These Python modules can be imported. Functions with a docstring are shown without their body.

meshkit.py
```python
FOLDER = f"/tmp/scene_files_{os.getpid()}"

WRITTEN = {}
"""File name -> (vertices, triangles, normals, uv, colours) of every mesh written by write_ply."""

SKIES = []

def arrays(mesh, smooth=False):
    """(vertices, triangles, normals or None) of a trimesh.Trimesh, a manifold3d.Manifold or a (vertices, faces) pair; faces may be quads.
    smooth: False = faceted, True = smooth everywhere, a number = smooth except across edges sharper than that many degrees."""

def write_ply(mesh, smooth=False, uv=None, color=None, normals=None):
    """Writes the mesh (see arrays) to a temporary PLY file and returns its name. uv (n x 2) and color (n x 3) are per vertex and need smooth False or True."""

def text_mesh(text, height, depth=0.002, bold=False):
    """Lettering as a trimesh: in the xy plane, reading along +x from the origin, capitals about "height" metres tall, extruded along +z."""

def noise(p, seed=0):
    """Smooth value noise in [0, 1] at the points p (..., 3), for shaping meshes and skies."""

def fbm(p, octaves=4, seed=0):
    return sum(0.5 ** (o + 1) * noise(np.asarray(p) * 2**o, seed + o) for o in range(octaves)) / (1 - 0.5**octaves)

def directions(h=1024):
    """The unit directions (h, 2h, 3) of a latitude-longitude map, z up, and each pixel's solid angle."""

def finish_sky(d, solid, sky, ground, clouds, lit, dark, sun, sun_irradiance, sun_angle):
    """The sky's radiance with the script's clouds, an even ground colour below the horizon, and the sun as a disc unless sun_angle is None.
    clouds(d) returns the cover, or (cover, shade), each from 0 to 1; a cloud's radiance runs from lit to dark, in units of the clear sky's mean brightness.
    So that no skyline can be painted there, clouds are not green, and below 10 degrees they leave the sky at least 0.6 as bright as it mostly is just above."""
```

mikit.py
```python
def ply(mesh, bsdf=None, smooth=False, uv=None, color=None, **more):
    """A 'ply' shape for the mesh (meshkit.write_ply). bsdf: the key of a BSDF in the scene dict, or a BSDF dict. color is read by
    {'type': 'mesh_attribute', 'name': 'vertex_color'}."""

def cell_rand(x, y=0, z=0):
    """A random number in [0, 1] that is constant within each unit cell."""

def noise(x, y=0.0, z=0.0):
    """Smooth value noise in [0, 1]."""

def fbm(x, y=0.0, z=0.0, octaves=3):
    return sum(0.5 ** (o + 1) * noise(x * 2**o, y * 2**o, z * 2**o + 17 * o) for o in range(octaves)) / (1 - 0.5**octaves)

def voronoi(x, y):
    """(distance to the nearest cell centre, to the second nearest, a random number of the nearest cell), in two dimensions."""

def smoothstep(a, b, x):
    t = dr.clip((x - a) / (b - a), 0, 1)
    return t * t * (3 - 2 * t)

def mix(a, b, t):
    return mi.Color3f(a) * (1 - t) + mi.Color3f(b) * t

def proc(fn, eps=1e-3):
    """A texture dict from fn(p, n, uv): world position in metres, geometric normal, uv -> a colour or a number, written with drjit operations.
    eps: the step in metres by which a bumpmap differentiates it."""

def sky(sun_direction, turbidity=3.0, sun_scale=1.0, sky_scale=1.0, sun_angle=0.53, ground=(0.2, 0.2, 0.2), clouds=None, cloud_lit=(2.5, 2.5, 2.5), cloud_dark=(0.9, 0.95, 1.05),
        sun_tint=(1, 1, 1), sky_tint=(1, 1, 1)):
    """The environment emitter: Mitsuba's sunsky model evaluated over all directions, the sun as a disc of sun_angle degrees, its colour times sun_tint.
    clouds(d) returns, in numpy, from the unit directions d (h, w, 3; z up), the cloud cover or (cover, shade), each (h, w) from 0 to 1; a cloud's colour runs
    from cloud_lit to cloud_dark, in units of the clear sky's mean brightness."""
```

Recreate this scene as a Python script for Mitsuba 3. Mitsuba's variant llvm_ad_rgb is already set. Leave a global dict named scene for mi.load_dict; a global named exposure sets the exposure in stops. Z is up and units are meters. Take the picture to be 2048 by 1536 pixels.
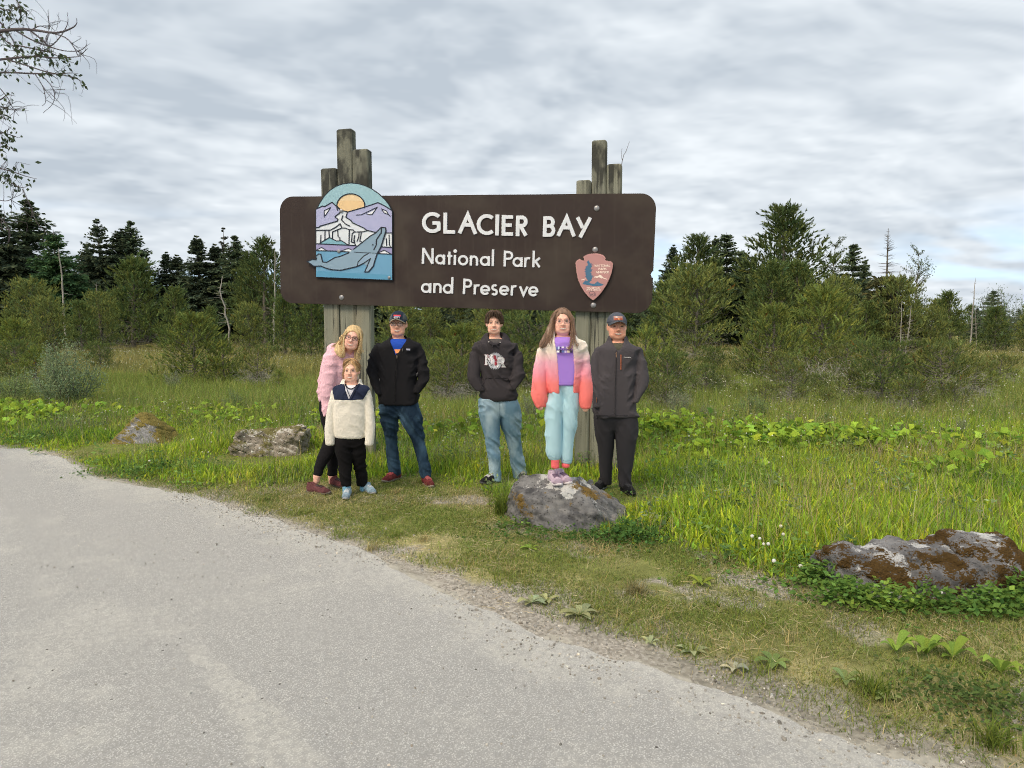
import math
import random
import drjit as dr
import manifold3d as m3
import mitsuba as mi
import numpy as np
import shapely
import shapely.geometry as sg
import trimesh
from shapely import affinity
from shapely.ops import unary_union

import meshkit
import mikit
from mikit import cell_rand, fbm, mix, noise, proc, smoothstep, voronoi

T = mi.ScalarTransform4f
scene, labels = {}, {}

# ------------------------------------------------------------------ camera, sky, exposure
FOCAL, PITCH, EYE = 1420.0, math.radians(4.55), 1.6          # focal length in pixels of a 2048 wide picture
scene["camera"] = {
    "type": "perspective", "fov": 2 * math.degrees(math.atan(1024 / FOCAL)), "fov_axis": "x", "near_clip": 0.05, "far_clip": 9000.0,
    "to_world": T().look_at(origin=[0, 0, EYE], target=[0, math.cos(PITCH), EYE - math.sin(PITCH)], up=[0, 0, 1]),
}
exposure = 2.75


def cloud_cover(d):
    """A broken overcast: rolls of stratocumulus drawn out by distance, with a few thin places low over the trees."""
    z = np.maximum(d[..., 2], 0.0) + 0.20
    q = np.stack([d[..., 0] / z, d[..., 1] / z, np.zeros_like(z)], -1)
    q = q @ np.array([[0.985, -0.17, 0], [0.17, 0.985, 0], [0, 0, 1.0]])
    warp = np.stack([meshkit.fbm(q * 1.4 + 5, 3, seed=3), meshkit.fbm(q * 1.4 + 25, 3, seed=4), 0 * z], -1) - 0.5
    rolls = meshkit.fbm(q * [1.7, 3.6, 1] + warp * 1.3, 4, seed=11)
    puffs = meshkit.fbm(q * [6.5, 10.0, 1] + warp * 3.0, 4, seed=21)
    big = meshkit.fbm(q * 0.6 + 2, 3, seed=31)
    shade = 0.47 + 1.5 * (rolls - 0.5) + 1.5 * (puffs - 0.5) + 0.7 * (big - 0.5)
    low = meshkit.fbm(q * [0.9, 1.6, 1] + 40, 4, seed=41)
    cover = 1 - 0.6 * np.clip((low - 0.54) / 0.10, 0, 1) * np.clip((0.15 - d[..., 2]) / 0.07, 0, 1)
    return cover, np.clip(shade, 0, 1)


scene["sky_light"] = mikit.sky([-0.45, -0.62, 0.85], turbidity=3, sun_scale=0.30, sun_angle=28, clouds=cloud_cover,
                               cloud_lit=(1.56, 1.66, 1.74), cloud_dark=(0.93, 1.05, 1.18), ground=(0.12, 0.13, 0.08))


# ------------------------------------------------------------------ helpers
def lin(*c):
    """sRGB 0..255 to linear."""
    c = np.asarray(c, float) / 255
    return np.where(c < 0.04045, c / 12.92, ((c + 0.055) / 1.055) ** 2.4).tolist()


def ray(px, py):
    u, v = (px - 1024) / FOCAL, (py - 768) / FOCAL
    return np.array([u, math.cos(PITCH) - v * math.sin(PITCH), -math.sin(PITCH) - v * math.cos(PITCH)])


def at(px, py, depth):
    r = ray(px, py)
    return np.array([0, 0, EYE]) + r * depth / r[1]


def gnd(px, py, z=0.0):
    r = ray(px, py)
    return np.array([0, 0, EYE]) + r * (z - EYE) / r[2]


def fresh(key):
    if key not in scene and key not in labels and not any(k.startswith(key + "__") for k in USED):
        return key
    n = 1
    while f"{key}_{n:03d}" in scene or f"{key}_{n:03d}" in labels:
        n += 1
    return f"{key}_{n:03d}"


USED = set()


def thing(name, label, category, group=None):
    key = fresh(name)
    labels[key] = {"label": label, "category": category}
    if group:
        labels[key]["group"] = group
    return key


def put(key, mesh, bsdf, smooth=False, color=None, uv=None, label=None, **more):
    """One entry of the scene; a taken key gets the next number."""
    if key in scene:
        n = 1
        while f"{key}_{n:03d}" in scene:
            n += 1
        key = f"{key}_{n:03d}"
    scene[key] = mikit.ply(mesh, bsdf, smooth=smooth, color=color, uv=uv, **more)
    if label:
        labels[key] = {"label": label}
    return key


def structure(key, mesh, bsdf, **k):
    put(key, mesh, bsdf, **k)
    labels[key] = {"kind": "structure"}


def rgb(c):
    return {"type": "rgb", "value": [float(x) for x in c]}


def flat(key, c, rough=0.7, spec=0.3, **more):
    scene[key] = {"type": "twosided", "bsdf": {"type": "principled", "base_color": rgb(c), "roughness": rough, "specular": spec, **more}}
    return key


VC = {"type": "mesh_attribute", "name": "vertex_color"}
scene["vc_matte"] = {"type": "twosided", "bsdf": {"type": "principled", "base_color": VC, "roughness": 0.75, "specular": 0.25}}
scene["vc_satin"] = {"type": "twosided", "bsdf": {"type": "principled", "base_color": VC, "roughness": 0.42, "specular": 0.4}}
scene["leaf"] = {"type": "principledthin", "base_color": VC, "roughness": 0.55, "spec_trans": 0.0, "diff_trans": 0.7, "eta": 1.35}
scene["needle"] = {"type": "principledthin", "base_color": VC, "roughness": 0.6, "spec_trans": 0.0, "diff_trans": 0.5, "eta": 1.3}


class Soup:
    """Collects triangles with a colour per vertex."""

    def __init__(self):
        self.v, self.f, self.c, self.n = [], [], [], 0

    def add(self, v, f, c=(0.5, 0.5, 0.5)):
        v, f = np.asarray(v, float).reshape(-1, 3), np.asarray(f, int).reshape(-1, 3)
        self.v.append(v)
        self.f.append(f + self.n)
        self.c.append(np.broadcast_to(np.asarray(c, float), (len(v), 3)))
        self.n += len(v)

    def get(self):
        return np.vstack(self.v), np.vstack(self.f), np.vstack(self.c)

    def put(self, key, bsdf, smooth=False, **k):
        v, f, c = self.get()
        return put(key, (v, f), bsdf, smooth=smooth, color=c, **k)


def unit(a):
    a = np.asarray(a, float)
    return a / (np.linalg.norm(a, axis=-1, keepdims=True) + 1e-12)


def tube(pts, radii, sides=6, cap=True):
    p = np.asarray(pts, float)
    t = unit(np.gradient(p, axis=0))
    ref = np.array([0, 0, 1.0]) if abs(unit(p[-1] - p[0])[2]) < 0.9 else np.array([1.0, 0, 0])
    a = unit(np.cross(t, ref))
    b = np.cross(t, a)
    ang = np.arange(sides) * 2 * np.pi / sides
    r = np.broadcast_to(np.asarray(radii, float), (len(p),))
    v = (p[:, None] + r[:, None, None] * (np.cos(ang)[None, :, None] * a[:, None] + np.sin(ang)[None, :, None] * b[:, None])).reshape(-1, 3)
    i, j = np.meshgrid(np.arange(len(p) - 1), np.arange(sides), indexing="ij")
    q = np.stack([i * sides + j, i * sides + (j + 1) % sides, (i + 1) * sides + (j + 1) % sides, (i + 1) * sides + j], -1).reshape(-1, 4)
    f = np.vstack([q[:, [0, 2, 1]], q[:, [0, 3, 2]]])
    if cap and sides > 2:
        n = len(v)
        v = np.vstack([v, p[:1], p[-1:]])
        k = np.arange(sides)
        f = np.vstack([f, np.stack([k * 0 + n, k, (k + 1) % sides], 1), np.stack([k * 0 + n + 1, (len(p) - 1) * sides + (k + 1) % sides, (len(p) - 1) * sides + k], 1)])
    return v, f


def spline(pts, n):
    """Catmull-Rom through the points."""
    p = np.asarray(pts, float)
    p = np.vstack([2 * p[0] - p[1], p, 2 * p[-1] - p[-2]])
    out = []
    m = len(p) - 3
    for s in np.linspace(0, m, n):
        i = min(int(s), m - 1)
        t = s - i
        a, b, c, d = p[i:i + 4]
        out.append(0.5 * (2 * b + (c - a) * t + (2 * a - 5 * b + 4 * c - d) * t * t + (3 * b - a - 3 * c + d) * t ** 3))
    return np.array(out)


def frame_of(d):
    """Two unit vectors across each direction d (n, 3)."""
    ref = np.where(np.abs(d[:, 2:]) < 0.9, [0, 0, 1.0], [1.0, 0, 0])
    a = unit(np.cross(d, ref))
    return a, np.cross(d, a)


def diamonds(base, d, ln, w, normal=None, cols=None, soup=None):
    """A leaf or spray per row: two triangles, pointed at both ends."""
    n = len(base)
    a, b = frame_of(d)
    if normal is not None:
        a = unit(np.cross(d, normal))
        b = np.cross(d, a)
    ln, w = np.broadcast_to(ln, n)[:, None], np.broadcast_to(w, n)[:, None]
    mid = base + d * ln * 0.45
    v = np.stack([base, mid + a * w / 2, base + d * ln, mid - a * w / 2], 1).reshape(-1, 3)
    k = np.arange(n)[:, None] * 4
    f = np.vstack([k + [0, 1, 2], k + [0, 2, 3]])
    soup.add(v, f, np.repeat(cols, 4, 0))


def needles(base, d, ln, w, rng, cols, soup):
    n = len(base)
    a, b = frame_of(d)
    t = rng.random(n) * 2 * np.pi
    s = a * np.cos(t)[:, None] + b * np.sin(t)[:, None]
    v = np.stack([base - s * w / 2, base + s * w / 2, base + d * np.broadcast_to(ln, n)[:, None]], 1).reshape(-1, 3)
    soup.add(v, np.arange(3 * n).reshape(-1, 3), np.repeat(cols, 3, 0))


def tint(rng, n, base, spread=0.25, yellow=0.1):
    c = np.array(base)[None] * np.exp(rng.normal(0, spread, (n, 1)))
    c = c * np.exp(rng.normal(0, yellow, (n, 1)) * np.array([[1.0, 0.3, -0.5]]))
    return np.clip(c, 0.004, 0.7)
# ------------------------------------------------------------------ the ground and the road
EDGE = np.array([gnd(*p)[:2] for p in [(-560, 800), (-240, 858), (0, 897), (80, 905), (220, 962), (330, 985), (450, 1010), (700, 1093), (880, 1178), (1040, 1268), (1290, 1342), (1500, 1425), (1850, 1536)]] + [[2.6, 1.75], [4.5, 0.6], [9, -2]])
TALL = np.array([gnd(*p)[:2] for p in [(-560, 800), (-200, 850), (0, 890), (120, 905), (220, 950), (400, 978), (600, 985), (880, 978), (960, 985), (1020, 1040), (1260, 1085), (1330, 1090), (1450, 1130), (1560, 1180), (1690, 1215), (2048, 1290)]] + [[4.5, 2.6], [9, 1.0]])


def edge_y(x):
    return np.interp(x, EDGE[:, 0], EDGE[:, 1])


def tall_y(x):
    return np.interp(x, TALL[:, 0], TALL[:, 1])


def ground_z(x, y):
    x, y = np.asarray(x, float), np.asarray(y, float)
    d = y - edge_y(x)
    p = np.stack([x, y, 0 * x], -1)
    bump = (meshkit.fbm(p * 1.3, 3, seed=5) - 0.5) * 0.05 + (meshkit.fbm(p * 7, 3, seed=6) - 0.5) * 0.022
    rise = 0.03 * np.clip((d - 0.1) / 0.8, 0, 1) + 0.05 * np.clip((x - 1.2) / 2, 0, 1) * np.clip(d / 1.2, 0, 1)
    far = (meshkit.fbm(p * 0.05, 2, seed=8) - 0.5) * 0.4 * np.clip((y - 12) / 15, 0, 1) * np.clip((160 - y) / 80, 0, 1)
    bump = bump * np.clip((14 - y) / 4, 0, 1) * np.clip((9 - np.abs(x)) / 2, 0, 1)
    return np.where(d > 0, rise + bump * np.clip(d / 0.25, 0, 1), -0.05 * np.clip((-d - 0.35) / 0.3, 0, 1)) + far


def graded(lo, hi, fine_lo, fine_hi, step, grow=1.25):
    a = list(np.arange(fine_lo, fine_hi + step / 2, step))
    s = step
    while a[-1] < hi:
        s *= grow
        a.append(a[-1] + s)
    s = step
    while a[0] > lo:
        s *= grow
        a.insert(0, a[0] - s)
    return np.array(a)


gx, gy = graded(-5000, 5000, -8, 6, 0.05, 1.18), graded(-40, 6000, 1.6, 10.5, 0.05, 1.12)
X, Y = np.meshgrid(gx, gy, indexing="xy")
Z = ground_z(X, Y)
nx, ny = len(gx), len(gy)
i, j = np.meshgrid(np.arange(nx - 1), np.arange(ny - 1), indexing="xy")
quad = np.stack([j * nx + i, j * nx + i + 1, (j + 1) * nx + i + 1, (j + 1) * nx + i], -1).reshape(-1, 4)
ground_uv = np.stack([np.clip(Y - edge_y(X), -5, 50), np.clip(Y - tall_y(X), -5, 50)], -1).reshape(-1, 2)


def ground_color(p, n, uv):
    e, t = uv.x, uv.y
    a = fbm(p.x * 2.2, p.y * 2.2, 0.0, 4)
    b = fbm(p.x * 9.0, p.y * 9.0, 3.0, 3)
    c = noise(p.x * 60, p.y * 60, 1.0)
    f, s, w = voronoi(p.x * 70, p.y * 70)
    grit = mix((0.17, 0.155, 0.13), (0.42, 0.395, 0.35), w * 0.75 + c * 0.25)
    mud = mix((0.18, 0.168, 0.138), (0.31, 0.293, 0.245), b)
    mud = mix(mud, mix((0.10, 0.092, 0.076), (0.40, 0.38, 0.33), w), 0.22 + 0.38 * smoothstep(0.35, 0.6, c))
    dirt = mix(mud, grit, smoothstep(0.38, 0.58, a * 0.7 + b * 0.3))
    sand = mix((0.36, 0.345, 0.295), (0.46, 0.445, 0.385), c)
    dirt = mix(dirt, sand, smoothstep(0.10, 0.0, e + (b - 0.5) * 0.25) * 0.7)
    thatch = mix((0.21, 0.20, 0.085), (0.38, 0.35, 0.17), b * 0.6 + c * 0.4)
    moss = mix((0.12, 0.135, 0.04), (0.22, 0.23, 0.08), b)
    lawn = mix(thatch, moss, smoothstep(0.4, 0.62, fbm(p.x * 1.4, p.y * 1.4, 7.0, 3)))
    lawn = mix(lawn, dirt, smoothstep(0.52, 0.66, a))
    bare = 0.26 * dr.exp(-dr.square((p.x - 0.35) / 0.75))          # scuffed to earth where cars pull in
    g = mix(dirt, lawn, smoothstep(0.06, 0.36, e - bare + (a - 0.5) * 0.8))
    soil = mix((0.10, 0.12, 0.03), (0.17, 0.19, 0.055), b)
    g = mix(g, soil, smoothstep(-0.1, 0.3, t + (b - 0.5) * 0.5))
    meadow = mix((0.19, 0.19, 0.065), (0.30, 0.27, 0.11), fbm(p.x * 0.35, p.y * 0.35, 2.0, 4))
    return mix(g, meadow, smoothstep(4.0, 9.0, t))


scene["ground_soil"] = {"type": "twosided", "bsdf": {"type": "bumpmap", "scale": 1.0, "tex": proc(lambda p, n, uv: 0.012 * fbm(p.x * 55, p.y * 55, 0.0, 3) + 0.004 * noise(p.x * 200, p.y * 200), eps=2e-3),
                                                     "bsdf": {"type": "principled", "base_color": proc(ground_color), "roughness": 0.92, "specular": 0.2}}}
structure("ground", (np.stack([X, Y, Z], -1).reshape(-1, 3), quad), "ground_soil", smooth=True, uv=ground_uv)

# the road: an asphalt sheet with a ragged broken edge
rr = np.random.default_rng(4)
ex = np.concatenate([np.arange(-11.5, -3, 0.06), np.arange(-3, 3.2, 0.025), np.arange(3.2, 9, 0.2)])
pe = np.stack([ex, 0 * ex, 0 * ex], -1)
ey = edge_y(ex) + (meshkit.fbm(pe * 2.0, 3, seed=61) - 0.5) * 0.30 + (meshkit.fbm(pe * 11, 3, seed=62) - 0.5) * 0.10
rows = 60
depth = np.concatenate([[0.0, 0.004, 0.03], np.geomspace(0.08, 30, rows)])
RX = np.broadcast_to(ex, (len(depth), len(ex)))
RY = ey[None] - depth[:, None]
RZ = 0.006 + 0 * RY + (meshkit.fbm(np.stack([RX, RY, 0 * RX], -1) * 0.5, 2, seed=9) - 0.5) * 0.02 * np.clip(depth[:, None] / 0.5, 0, 1)
RZ[0] = 0.001
i, j = np.meshgrid(np.arange(len(ex) - 1), np.arange(len(depth) - 1), indexing="xy")
k = len(ex)
rq = np.stack([j * k + i, (j + 1) * k + i, (j + 1) * k + i + 1, j * k + i + 1], -1).reshape(-1, 4)
road_uv = np.stack([np.broadcast_to(depth[:, None], RX.shape), RX], -1).reshape(-1, 2)


def road_color(p, n, uv):
    f, s, w = voronoi(p.x * 140, p.y * 140)
    f2, s2, w2 = voronoi(p.x * 42 + 9, p.y * 42)
    big = fbm(p.x * 0.9 + 4, p.y * 0.9, 0.0, 4)
    mid = fbm(p.x * 5, p.y * 5, 5.0, 4)
    stone = mix((0.25, 0.25, 0.245), (0.52, 0.52, 0.50), w * w * 0.75 + 0.25 * w2)
    binder = (0.29, 0.288, 0.275)
    tar = mix(binder, stone, smoothstep(0.62, 0.30, f))
    dust = mix((0.42, 0.415, 0.375), (0.53, 0.525, 0.48), mid)
    # blown sand lies in drifts and along the verge, with ragged outlines
    drift = smoothstep(0.46, 0.62, big * 0.62 + mid * 0.38)
    verge = smoothstep(0.45, 0.0, uv.x + (mid - 0.5) * 0.8 + (big - 0.5) * 0.7)
    # a long tongue of washed out fines
    sx, sy = p.x + 1.22, p.y - 3.0
    along, across = sx * 0.62 - sy * 0.78, sx * 0.78 + sy * 0.62
    tongue = smoothstep(0.07, 0.01, dr.abs(across + (mid - 0.5) * 0.16) - 0.06 * smoothstep(-0.5, 0.6, along)) * smoothstep(0.75, 0.5, dr.abs(along - 0.1) + (big - 0.5) * 0.5)
    drift = dr.maximum(drift, tongue * 1.5 * smoothstep(0.25, 0.5, mid + 0.15))
    col = mix(tar, dust, dr.minimum(drift * 0.28 + verge * 0.46, 0.85) * (0.55 + 0.45 * smoothstep(0.35, 0.6, w2)))
    pit = smoothstep(0.990, 0.994, w2) * smoothstep(0.34, 0.2, f2) * smoothstep(0.45, 0.6, mid)
    return mix(col, (0.075, 0.072, 0.068), pit)


scene["asphalt"] = {"type": "twosided", "bsdf": {"type": "bumpmap", "scale": 1.0, "tex": proc(lambda p, n, uv: 0.0020 * smoothstep(0.6, 0.1, voronoi(p.x * 140, p.y * 140)[0]) + 0.004 * fbm(p.x * 20, p.y * 20, 0.0, 2), eps=2e-3),
                                                 "bsdf": {"type": "principled", "base_color": proc(road_color), "roughness": 0.85, "specular": 0.25}}}
structure("road", (np.stack([RX, RY, RZ], -1).reshape(-1, 3), rq), "asphalt", smooth=True, uv=road_uv)

# the far mountain at the right edge of the view
mx = np.linspace(0, 1, 140)
prof = np.interp(mx, [0, 0.06, 0.10, 0.16, 0.25, 0.4, 0.6, 1], [0, 170, 235, 300, 390, 520, 420, 200])
rng = np.random.default_rng(8)
MV = []
for r, sh in enumerate(np.linspace(1, 0, 26)):
    xx = 2950 + mx * 2600
    yy = 4300 - 500 * (1 - sh) - 300 * np.sin(mx * 9 + 1) * sh
    q = np.stack([xx / 160, 0 * xx + r * 0.35, 0 * xx], -1)
    MV.append(np.stack([xx, yy, prof * sh * (0.75 + 0.5 * meshkit.fbm(q, 4, seed=12)) - 15], -1))
MV = np.array(MV)
i, j = np.meshgrid(np.arange(139), np.arange(25), indexing="xy")
mq = np.stack([j * 140 + i, (j + 1) * 140 + i, (j + 1) * 140 + i + 1, j * 140 + i + 1], -1).reshape(-1, 4)
scene["mountain_rock"] = {"type": "twosided", "bsdf": {"type": "diffuse", "reflectance": proc(lambda p, n, uv: mix((0.11, 0.115, 0.11), (0.66, 0.67, 0.68), smoothstep(0.56, 0.62, fbm(p.x / 90, p.y / 60, p.z / 45, 4) + p.z / 1500)))}}
structure("mountain", (MV.reshape(-1, 3), mq), "mountain_rock", smooth=True)
# ------------------------------------------------------------------ the entrance sign
SA, SB = at(565, 500, 8.45)[:2], at(1308, 500, 7.52)[:2]
SD = np.append(unit(SB - SA), 0.0)
SN = np.array([SD[1], -SD[0], 0.0])                     # towards the road
SM = np.eye(4)
SM[:3, 0], SM[:3, 1], SM[:3, 2], SM[:2, 3] = SD, [0, 0, 1], SN, SA


def on_sign(px, py):
    """A pixel of the photograph as metres along and up the plane of the sign."""
    r = ray(px, py)
    k = (SA @ SN[:2]) / (r[:2] @ SN[:2])
    p = np.array([0, 0, EYE]) + r * k
    return (p[:2] - SA) @ SD[:2], p[2]


def crop(ox, oy, scale):
    return lambda X, Y: on_sign(ox + X / scale, oy + Y / scale)


def mapped(poly, fn):
    return shapely.transform(poly, lambda a: np.array([fn(x, y) for x, y in a]))


def slab(poly, z0, z1, bevel=0.0):
    """An extruded outline standing on the sign's plane from z0 to z1 metres in front of it."""
    ms = []
    for g in getattr(poly, "geoms", [poly]):
        if g.area < 1e-7:
            continue
        m = trimesh.creation.extrude_polygon(shapely.geometry.polygon.orient(g.simplify(0.0004)), z1 - z0, engine="earcut")
        m.apply_translation([0, 0, z0])
        m.apply_transform(SM)
        ms.append(m)
    return trimesh.util.concatenate(ms)


def dyed(key, mesh, c, bsdf="vc_satin", **k):
    return put(key, mesh, bsdf, color=np.broadcast_to(np.asarray(c, float), (len(mesh.vertices), 3)), **k)


def wood_color(p, n, uv):
    """Weathered treated timber: pale grey green, drawn out grain, black mildew that has run down from the cut tops."""
    u = p.x * SD[0] + p.y * SD[1]
    v = p.x * SN[0] + p.y * SN[1]
    g = fbm(u * 75, v * 75, p.z * 2.2, 4)
    w = noise(u * 22, v * 22, p.z * 0.9)
    base = mix((0.125, 0.130, 0.098), (0.325, 0.330, 0.265), g * 0.65 + w * 0.35)
    warm = mix(base, (0.30, 0.27, 0.19), 0.45 * smoothstep(0.5, 0.75, noise(u * 9 + 3, v * 5, p.z * 0.8)))
    # rows of incising cuts
    cx, cz = u * 62, p.z * 26 + 0.5 * dr.floor(u * 62)
    fx, fz = cx - dr.floor(cx) - 0.5, cz - dr.floor(cz) - 0.5
    cut = smoothstep(0.16, 0.05, dr.abs(fx)) * smoothstep(0.40, 0.28, dr.abs(fz))
    col = mix(warm, (0.10, 0.105, 0.075), cut * 0.5 * smoothstep(0.30, 0.55, noise(u * 11, 4.0, p.z * 3)))
    streak = fbm(u * 42, v * 20, p.z * 1.1 + 9, 3)
    stain = smoothstep(0.47, 0.62, streak + 0.40 * smoothstep(2.8, 3.75, p.z) - 0.08 * smoothstep(2.9, 2.0, p.z))
    stain = stain * (0.25 + 0.75 * smoothstep(0.30, 0.60, fbm(u * 12, v * 12, p.z * 5, 3)))
    return mix(col, (0.035, 0.036, 0.033), stain * 0.9)


def wood_bump(p, n, uv):
    u = p.x * SD[0] + p.y * SD[1]
    return 0.004 * fbm(u * 90, p.y * 20, p.z * 2.5, 3)


scene["timber"] = {"type": "twosided", "bsdf": {"type": "bumpmap", "scale": 1.0, "tex": proc(wood_bump, eps=2e-3), "bsdf": {"type": "principled", "base_color": proc(wood_color), "roughness": 0.85, "specular": 0.2}}}
scene["sign_paint"] = {"type": "twosided", "bsdf": {"type": "principled", "roughness": proc(lambda p, n, uv: 0.52 + 0.2 * fbm(p.x * 6, p.y * 6, p.z * 6, 3)), "specular": 0.35,
    "base_color": proc(lambda p, n, uv: mix((0.027, 0.0160, 0.0140), (0.048, 0.036, 0.028), 0.75 * smoothstep(0.44, 0.72, fbm(p.x * 2.3, p.y * 2.3, p.z * 2.3, 5)) + 0.35 * smoothstep(0.55, 0.85, fbm(p.x * 26, p.y * 26, p.z * 1.6, 3)) + 0.1 * noise(p.x * 90, p.y * 90, p.z * 30)))}}
flat("bolt_steel", (0.30, 0.30, 0.31), 0.42, 0.5, metallic=0.6)


def chamfered(w, d, h, c):
    """A timber with its four long edges and its top arrises taken off; the foot at z = 0."""
    poly = sg.box(-w / 2 + c, -d / 2, w / 2 - c, d / 2).union(sg.box(-w / 2, -d / 2 + c, w / 2, d / 2 - c)).convex_hull
    rings = [(poly, 0.0), (poly, h - c), (affinity.scale(poly, 1 - 2 * c / w, 1 - 2 * c / d), h)]
    hull = np.vstack([np.column_stack([np.array(p.exterior.coords)[:-1], np.full(len(p.exterior.coords) - 1, z)]) for p, z in rings])
    return trimesh.convex.convex_hull(hull)


def sign_post(s0, s1, tops, label):
    post = thing("sign_post", label, "post", "timber posts that carry the sign")
    w = (s1 - s0) / 3
    for k in range(3):
        m = chamfered(w - 0.006, 0.125, tops[k] + 0.35, 0.014)
        m.apply_translation([s0 + w * (k + 0.5), 0, 0])
        R = np.eye(4)
        R[:3, 0], R[:3, 1], R[:3, 2] = SD, SN, [0, 0, 1]
        R[:3, 3] = [SA[0], SA[1], -0.35]
        R[:3, 3] += SN * (-0.068 + (0.012, -0.004, 0.004)[k])
        m.apply_transform(R)
        put(post + "__plank", m, "timber", smooth=False)
    return post


zt = lambda px, py: on_sign(px, py)[1]
sign_post(on_sign(647, 640)[0], on_sign(741, 640)[0], [zt(660, 336), zt(697, 256), zt(730, 297)], "left post of three weathered grey timbers rising behind the painted whale panel")
sign_post(on_sign(1150, 640)[0], on_sign(1240, 640)[0], [zt(1165, 360), zt(1197, 279), zt(1229, 327)], "right post of three weathered grey timbers beside the arrowhead emblem")

sign = thing("entrance_sign", "long dark brown park sign board with white raised lettering bolted to two timber posts", "sign")
out = sg.Polygon([on_sign(*p) for p in [(565, 395), (1313.5, 388.5), (1303, 627), (566, 606)]])
c4 = np.array(out.exterior.coords)
out = out.buffer(-0.16).buffer(0.16, quad_segs=12)
nick = sg.Polygon([on_sign(*p) for p in [(1330, 540), (1304.5, 543), (1301.5, 549), (1304, 556), (1330, 560)]])
out = out.difference(nick)
put(sign + "__board", slab(out, 0.012, 0.058), "sign_paint", smooth=False)
rim = out.difference(out.buffer(-0.008))

A = crop(840, 410, 7.68)


def arc(cx, cy, r, a0, a1, n=28, ry=None):
    a = np.radians(np.linspace(a0, a1, n))
    return [(cx + r * math.cos(t), cy - (ry or r) * math.sin(t)) for t in a]


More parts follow.
